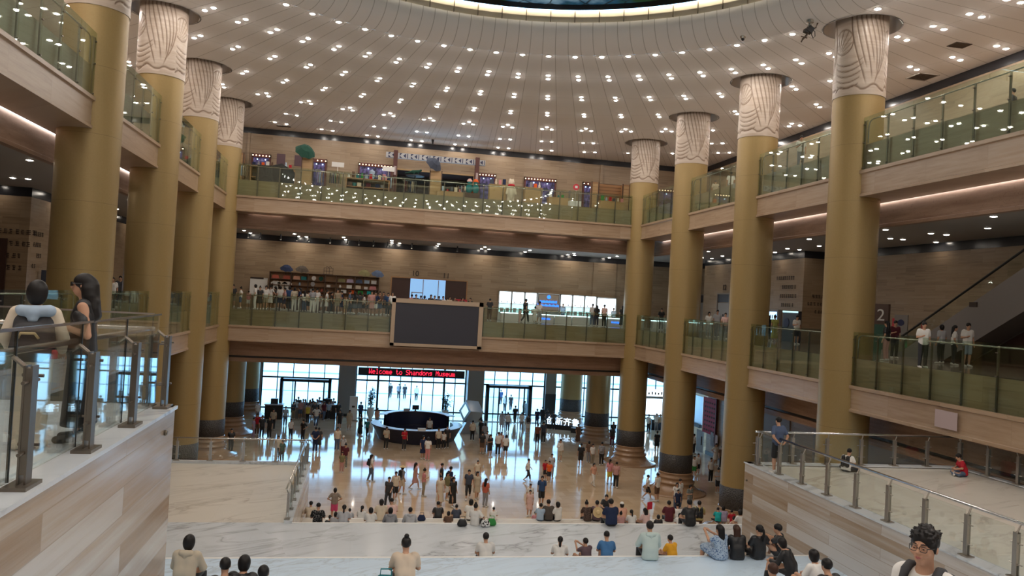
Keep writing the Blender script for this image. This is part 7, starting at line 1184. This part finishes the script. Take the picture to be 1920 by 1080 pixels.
# ---------------------------------------------------------------- ceiling fittings
def vent(x, y, w, d, lb):
    t = thing('ceiling_vent', lb, 'vent', (x, y, CE), 0, 'ceiling vents'); obj('frame', MB().box((-w, -d, -.03), (w, -d + .05, 0)).box((-w, d - .05, -.03), (w, d, 0)).box((-w, -d, -.03), (-w + .05, d, 0)).box((w - .05, -d, -.03), (w, d, 0)), 'ceiling_white' if w > .45 else 'vent', t); mb = MB(); [mb.box((-w + .05, -d + .05 + i * (2 * d - .1) / 8, -.02), (w - .05, -d + .05 + (i + .6) * (2 * d - .1) / 8, -.008)) for i in range(8)]; obj('grille', mb, 'vent', t)
vent(26.9, 34.9, .55, .55, 'dark square ceiling vent beside the right black wall strip'); vent(-6.9, 62.3, .55, .3, 'dark ceiling vent above the left end of the upper shop'); vent(25.2, 30.4, .4, .3, 'closed pale ceiling hatch at the upper right'); 
t = thing('dome_camera', 'small round ceiling camera near the dome curve', 'camera', (16.1, 32.85, CE + .16)); sharp(obj('housing', MB().lathe([(.12, 0), (.14, -.08), (.09, -.16), (.05, -.16)], (0, 0, 0), 16), 'rail_steel', t)); sharp(obj('lens_dome', MB().lathe([(.08, -.16), (.07, -.22), (.03, -.26), (0, -.27)], (0, 0, 0), 14), 'black', t))
t = thing('dome_camera', 'tiny black ceiling camera above the upper shop', 'camera', (4.55, 62.2, CE)); sharp(obj('housing', MB().lathe([(.10, 0), (.10, -.14), (.07, -.16), (.07, -.3), (.03, -.34), (0, -.34)], (0, 0, 0), 14), 'black', t))
t = thing('camera_rig', 'dark mechanical camera rig with cables hanging near the nearest right column', 'camera rig', (17.75, 30.1, CE + .1)); sharp(obj('mount', MB().lathe([(.15, 0), (.15, -.12), (.08, -.18), (.08, -.3)], (0, 0, 0), 14), 'rail_steel', t)); sharp(obj('body', MB().cbox((0, 0, -.42), (.26, .22, .26), 0, Matrix.Rotation(.5, 3, 'Y')).cbox((-.16, 0, -.5), (.2, .16, .14), 0, Matrix.Rotation(.3, 3, 'Y')), 'black', t)); obj('arm', MB().tube([(.12, 0, -.36), (.28, 0, -.3), (.34, 0, -.12), (.38, 0, -.02)], .03, 6).tube([(-.05, 0, -.5), (-.15, .02, -.7), (-.3, 0, -.85)], .045, 6).tube([(-.1, 0, -.78), (-.38, 0, -.74)], .025, 6).tube([(-.3, 0, -.85), (-.36, 0, -.98)], .03, 6), 'vent', t); obj('cable_loop', MB().tube([(.1, 0, -.4), (.24, 0, -.46), (.26, 0, -.66), (.18, 0, -.76), (.10, 0, -.62), (.1, 0, -.48)], .018, 6), 'rubber', t)
# bags and small things on the stair
def bag(kind, x, y, z, mat, lb, s=1.):
    f = Field(V(-.35, -.25, -.02), V(.35, .25, .6), .03); f.cap(V(-.09, 0, .09), V(.09, 0, .09), .10, .09, .02); f.cap(V(-.07, 0, .20), V(.07, 0, .20), .07, .06, .06); m = f.mesh('bag'); m.materials.append(MAT[mat]); t = thing(kind, lb, 'bag', (x, y, z)); t.scale = (s, s, s); put('bag_body', m, t); obj('strap', MB().tube([(-.09, 0, .22), (-.08, -.02, .36), (.08, -.02, .36), (.09, 0, .22)], .012, 6), mat, t)
bag('backpack', 3.9, 28.0, LB, 'black', 'black backpack lying on the landing left of the white blouse'); bag('tote_bag', 4.73, 27.95, LB, 'bw_bag', 'black and white patterned bag on the landing behind the white blouse'); bag('tote_bag', 4.98, 28.1, LB, 'green', 'green and white bag on the landing beside the patterned bag'); bag('shoulder_bag', .60, 13.0, B2, 'teal_bag', 'teal shoulder bag beside the woman in the tan tee', 1.05); bag('handbag', 3.0, 34.5, LC, 'navy', 'small dark bag left of the seated man in black tee')
tag(sharp(obj('straw_hat', MB().lathe([(.24, 0), (.245, .012), (.11, .02), (.10, .10), (.06, .14), (0, .145)], (0, 0, 0), 24), 'straw', loc=(10.97, 34.36, LC + .46), rot=(R(78), 0, 0))), 'round straw hat hanging on the back of the person in dark mauve', 'hat')
t = thing('book', 'red book held by the woman with very long hair', 'book', (11.3, 28.9, LB + .42), .4); obj('cover', MB().box((-.12, -.015, 0), (.12, .015, .28)), 'red', t); obj('pages', MB().box((-.11, -.01, .005), (.122, .01, .275)), 'paper', t)
# ---------------------------------------------------------------- people
for x, y, z, face, pose, label, top, h, kw in PEOPLE: person(x, y, z, face, pose, label, top, height=h, **kw)
def strap(name, pts, r, mat, parent): return obj(name, MB().tube(pts, r, 8), mat, parent, True)
# the two women on the upper left terrace
JA = base_pose(elR=(.25, .02, 1.13), wrR=(.22, .18, .98), haR=(.2, .25, .95), elL=(-.25, -.02, 1.13), wrL=(-.2, .12, .93), haL=(-.18, .18, .88), nod=-.06); POSE['woman_a'] = JA
wa = person(-2.86, 7.62, F2, 352, 'woman_a', 'woman with bobbed dark hair and grey vest backpack standing with her back turned', 'cream', 'cream', 'bob', 'hair', 'long', 'long', 1.49, fine=.42, shoe='cream')
f = Field(V(-.3, -.32, .9), V(.3, .25, 1.5), .018)
for s in (1, -1): f.cap(V(.085 * s, -.02, 1.05), V(.09 * s, -.02, 1.28), .115, .105, .04); f.cap(V(.09 * s, -.01, 1.28), V(.12 * s, -.02, 1.38), .10, .062, .03)
f.cap(V(0, -.15, 1.0), V(0, -.14, 1.2), .12, .10, .04, (.62, 1, 1)); me = f.mesh('vest_backpack'); o = add_piece('vest_backpack', me, MAT['charcoal'], wa); o['label'] = 'charcoal grey vest backpack'
obj('bag_handle', MB().tube([(-.09, -.24, 1.14), (-.06, -.27, 1.19), (.06, -.27, 1.19), (.09, -.24, 1.14)], .014, 8), 'straw', wa, True)
f = Field(V(-.26, -.26, 1.28), V(.26, .2, 1.52), .016); f.cap(V(-.10, -.09, 1.40), V(.14, -.09, 1.41), .055, .06, .03); f.cap(V(.0, -.11, 1.38), V(.0, -.12, 1.33), .07, .05, .03); f.cap(V(.13, -.07, 1.42), V(.06, .03, 1.42), .04, .04, .03); f.cap(V(-.13, -.07, 1.42), V(-.06, .03, 1.42), .04, .04, .03)
o = add_piece('hood', f.mesh('hood'), MAT['lightblue'], wa); strap('waist_strap', [(-.16, .02, 1.0), (-.12, -.13, .99), (.12, -.13, .99), (.16, .02, 1.0)], .022, 'black', wa); o = obj('bottle_top', MB().lathe([(.035, 0), (.035, .07), (.02, .09), (0, .09)], (.2, -.08, .93), 14), 'red_sign', wa, True)
JB = base_pose(yaw=R(0), hed=(0, .03, 1.585), elL=(-.21, -.07, 1.09), wrL=(-.15, .17, 1.18), haL=(-.12, .25, 1.20), elR=(.21, -.06, 1.11), wrR=(.18, .08, .93), haR=(.16, .14, .88)); POSE['woman_b'] = JB
wb = person(-2.60, 8.05, F2, 262, 'woman_b', 'woman in black off shoulder dress and sunglasses with long wavy dark hair', 'black', 'black', 'wavy', 'hair', 'longdress', 'long', 1.58, fine=.42, shoe='shoe_dark', skin='skin')
for c in list(wb.children):
    if c.name.startswith('dress'): CACHE[('wb',)] = 1; c.data = top_mesh(JB, .014, .0, .98, 0, .78); c.data.materials.append(None); c.material_slots[0].link = 'OBJECT'; c.material_slots[0].material = MAT['black']
hd = JB['hed'] + V(0, 0, 0)
g = obj('sunglasses', MB().cbox((hd[0] - .034, hd[1] + .098, hd[2] + .012), (.056, .014, .042)).cbox((hd[0] + .034, hd[1] + .098, hd[2] + .012), (.056, .014, .042)).box((hd[0] - .01, hd[1] + .098, hd[2] + .012), (hd[0] + .01, hd[1] + .106, hd[2] + .02)).tube([(hd[0] - .064, hd[1] + .092, hd[2] + .018), (hd[0] - .082, hd[1] - .0, hd[2] + .018)], .006, 6).tube([(hd[0] + .064, hd[1] + .092, hd[2] + .018), (hd[0] + .082, hd[1] - .0, hd[2] + .018)], .006, 6), 'rubber', wb)
obj('lips', MB().lathe([(0, -.005), (.018, 0), (0, .005)], (0, 0, 0), 12), 'rust', wb, True, loc=(hd[0], hd[1] + .094, hd[2] - .055)).scale = (1, .5, 1.3)
f = Field(V(-.3, -.2, 1.1), V(.3, .2, 1.45), .014); 
for s in (1, -1): f.cap(V(.03 * s, .0, 1.27), V(.15 * s, -.005, 1.27), .105, .085, .03); f.cap(V(.15 * s, 0, 1.28), V(.205 * s, -.02, 1.23), .075, .055, .02)
f.cut(V(0, 0, 1.335), V(0, 0, -1)); add_piece('bodice', f.mesh('bodice'), MAT['black'], wb); strap('shoulder_strap', [(-.09, .09, 1.32), (-.1, .06, 1.40), (-.09, -.03, 1.42), (-.08, -.09, 1.34)], .010, 'black', wb); strap('shoulder_strap', [(.09, .09, 1.32), (.1, .06, 1.40), (.09, -.03, 1.42), (.08, -.09, 1.34)], .010, 'black', wb)
# the young man with glasses on the stairs
JG = base_pose(yaw=R(0), nod=.03, shR=(.145, -.01, 1.365), shL=(-.145, -.01, 1.365), elR=(.195, -.035, 1.10), elL=(-.195, -.035, 1.10)); POSE['glasses_man'] = JG
gm = person(3.98, 4.90, -3.2, 240, 'glasses_man', 'young man with glasses and bushy black hair, in white tee with black backpack straps', 'white', 'darkgrey', None, 'hair', 'tee', 'long', 1.76, fine=.40, shoe='shoe_white', fit=.93)
H = JG['hed']; f = Field(H - V(.14, .16, .2), H + V(.14, .16, .16), .0048)
f.ell(H + V(0, -.006, .022), (.073, .094, .092), .02); f.ell(H + V(0, .022, -.045), (.056, .064, .072), .03); f.ell(H + V(0, .05, -.092), (.026, .03, .022), .025); f.cap(H + V(0, -.03, -.17), H + V(0, -.015, -.05), .055, .05, .02)
f.cap(H + V(0, .090, .012), H + V(0, .108, -.022), .0075, .0125, .010)
for s in (1, -1):
    f.ell(H + V(.014 * s, .098, -.025), (.0095, .010, .008), .006); f.ell(H + V(.076 * s, -.008, -.008), (.009, .019, .031), .006); f.ell(H + V(.078 * s, -.004, -.008), (.004, .010, .018), .004, sub=True)
    f.ell(H + V(.031 * s, .100, .006), (.020, .016, .013), .010, sub=True); f.ell(H + V(.031 * s, .080, .004), (.0145, .0125, .011), .003); f.ell(H + V(.045 * s, .068, -.03), (.022, .016, .018), .02); f.cap(H + V(.015 * s, .094, .027), H + V(.046 * s, .084, .026), .006, .005, .008)
f.ell(H + V(0, .082, -.052), (.028, .018, .022), .012); f.cap(H + V(-.017, .094, -.0545), H + V(.017, .094, -.0545), .006, .006, .004); f.cap(H + V(-.015, .093, -.065), H + V(.015, .093, -.065), .0065, .0065, .004); f.ell(H + V(0, .100, -.0595), (.02, .006, .0018), .002, sub=True)
hd_ = add_piece('face', f.mesh('face'), MAT['skin'], gm)
hm = Field(V(-.17, -.17, -.12), V(.17, .17, .22), .0065); hm.ell(V(0, -.014, .040), (.086, .102, .098), 0); hm.ell(V(0, .125, -.035), (.075, .082, .088), .008, sub=True); hm.ell(V(0, -.02, -.15), (.13, .16, .125), .01, sub=True); rd = random.Random(5)
for s in (1, -1): hm.cap(V(.074 * s, .012, .02), V(.074 * s, .014, -.03), .012, .006, .008)
for i in range(130):
    a = rd.uniform(0, 6.283); e = rd.uniform(.05, 1.45); d = V(math.cos(a) * math.cos(e), math.sin(a) * math.cos(e), math.sin(e)); p = V(0, -.014, .04) + d * V(.082, .098, .094)
    if p[1] > .06 and p[2] < .075: continue
    q = p + d * rd.uniform(.004, .018) + V(rd.uniform(-.012, .012), rd.uniform(-.012, .012), rd.uniform(-.004, .008)); hm.cap(p, q, .013, .0045, .006)
add_piece('hair', hm.mesh('hair'), MAT['hair'], gm, H, head_frame(JG))
eb = MB(); ew = MB(); ir = MB(); lp = MB()
for s in (1, -1):
    ew.lathe([(0, -.011), (.009, -.007), (.0125, 0), (.009, .007), (0, .011)], tuple(H + V(.031 * s, .0805, .003)), 12); ir.cbox(tuple(H + V(.031 * s, .0935, .0005)), (.011, .002, .006)); eb.tube([tuple(H + V(.014 * s, .099, .030)), tuple(H + V(.03 * s, .0965, .034)), tuple(H + V(.050 * s, .084, .029))], [.0035, .0042, .002], 6)
obj('eyelids', ew, 'skin', hd_, True); obj('irises', ir, 'hair', hd_); obj('eyebrows', eb, 'hair', hd_, True); obj('lips', lp.tube([tuple(H + V(-.021, .0945, -.058)), tuple(H + V(-.008, .1025, -.0545)), tuple(H + V(0, .1025, -.056)), tuple(H + V(.008, .1025, -.0545)), tuple(H + V(.021, .0945, -.058))], [.002, .0045, .004, .0045, .002], 8).tube([tuple(H + V(-.019, .0945, -.0605)), tuple(H + V(0, .1025, -.0655)), tuple(H + V(.019, .0945, -.0605))], [.002, .0062, .002], 8), 'lip', hd_, True)
gl = MB()
for s in (1, -1):
    pts = [(H[0] + .032 * s + .025 * math.copysign(abs(math.cos(k * PI / 8)) ** .6, math.cos(k * PI / 8)), H[1] + .108 - .006 * abs(math.cos(k * PI / 8)), H[2] + .002 + .018 * math.copysign(abs(math.sin(k * PI / 8)) ** .6, math.sin(k * PI / 8))) for k in range(17)]; gl.tube(pts, .0024, 6); gl.tube([(H[0] + .057 * s, H[1] + .100, H[2] + .010), (H[0] + .074 * s, H[1] + .06, H[2] + .010), (H[0] + .080 * s, H[1] - .02, H[2] + .006)], .0024, 6)
gl.tube([(H[0] - .008, H[1] + .108, H[2] + .006), (H[0], H[1] + .112, H[2] + .009), (H[0] + .008, H[1] + .108, H[2] + .006)], .002, 6); obj('glasses', gl, 'rubber', gm, True)
for s in (1, -1): obj('backpack_strap', MB().prism([(-.028, -.006), (.028, -.006), (.028, .006), (-.028, .006)], 0, 0, .001) if False else MB().tube([(.085 * s, -.13, 1.36), (.09 * s, -.07, 1.425), (.095 * s, .0, 1.445), (.10 * s, .065, 1.415), (.105 * s, .112, 1.33), (.11 * s, .13, 1.20), (.13 * s, .10, 1.04), (.16 * s, -.02, .98)], .030, 10), 'charcoal', gm, True)
f = Field(V(-.24, -.42, .85), V(.24, -.02, 1.5), .02)
for s in (1, -1): f.cap(V(.09 * s, -.2, .98), V(.09 * s, -.19, 1.32), .085, .075, .05)
add_piece('backpack', f.mesh('backpack'), MAT['charcoal'], gm)

# small pieces hang one level deeper, under the part that carries them
UNDER = {'handle': ('leaf',), 'lettering': ('housing', 'sign_panel', 'plinth', 'base'), 'emblem': ('sign_panel', 'board'), 'plaques': ('panel',), 'glass_leaf': ('portal_frame',), 'bulbs': ('frame',), 'spotlights': ('interior',), 'numeral': ('upper_block',), 'wares': ('frame', 'cabinet'), 'carved_panel': ('shaft',), 'header': ('panel',), 'chevron': ('beam',), 'symbol': ('disc',), 'leaves': ('stems',)}
for o in [q for q in bpy.data.objects if q.parent and q.parent.type == 'EMPTY']:
    for n in UNDER.get(o.name.split('.')[0], ()):
        c = [q for q in o.parent.children if q.name.split('.')[0] == n and q is not o]
        if c and c[0].matrix_local == Matrix.Identity(4): o.parent = c[0]; break
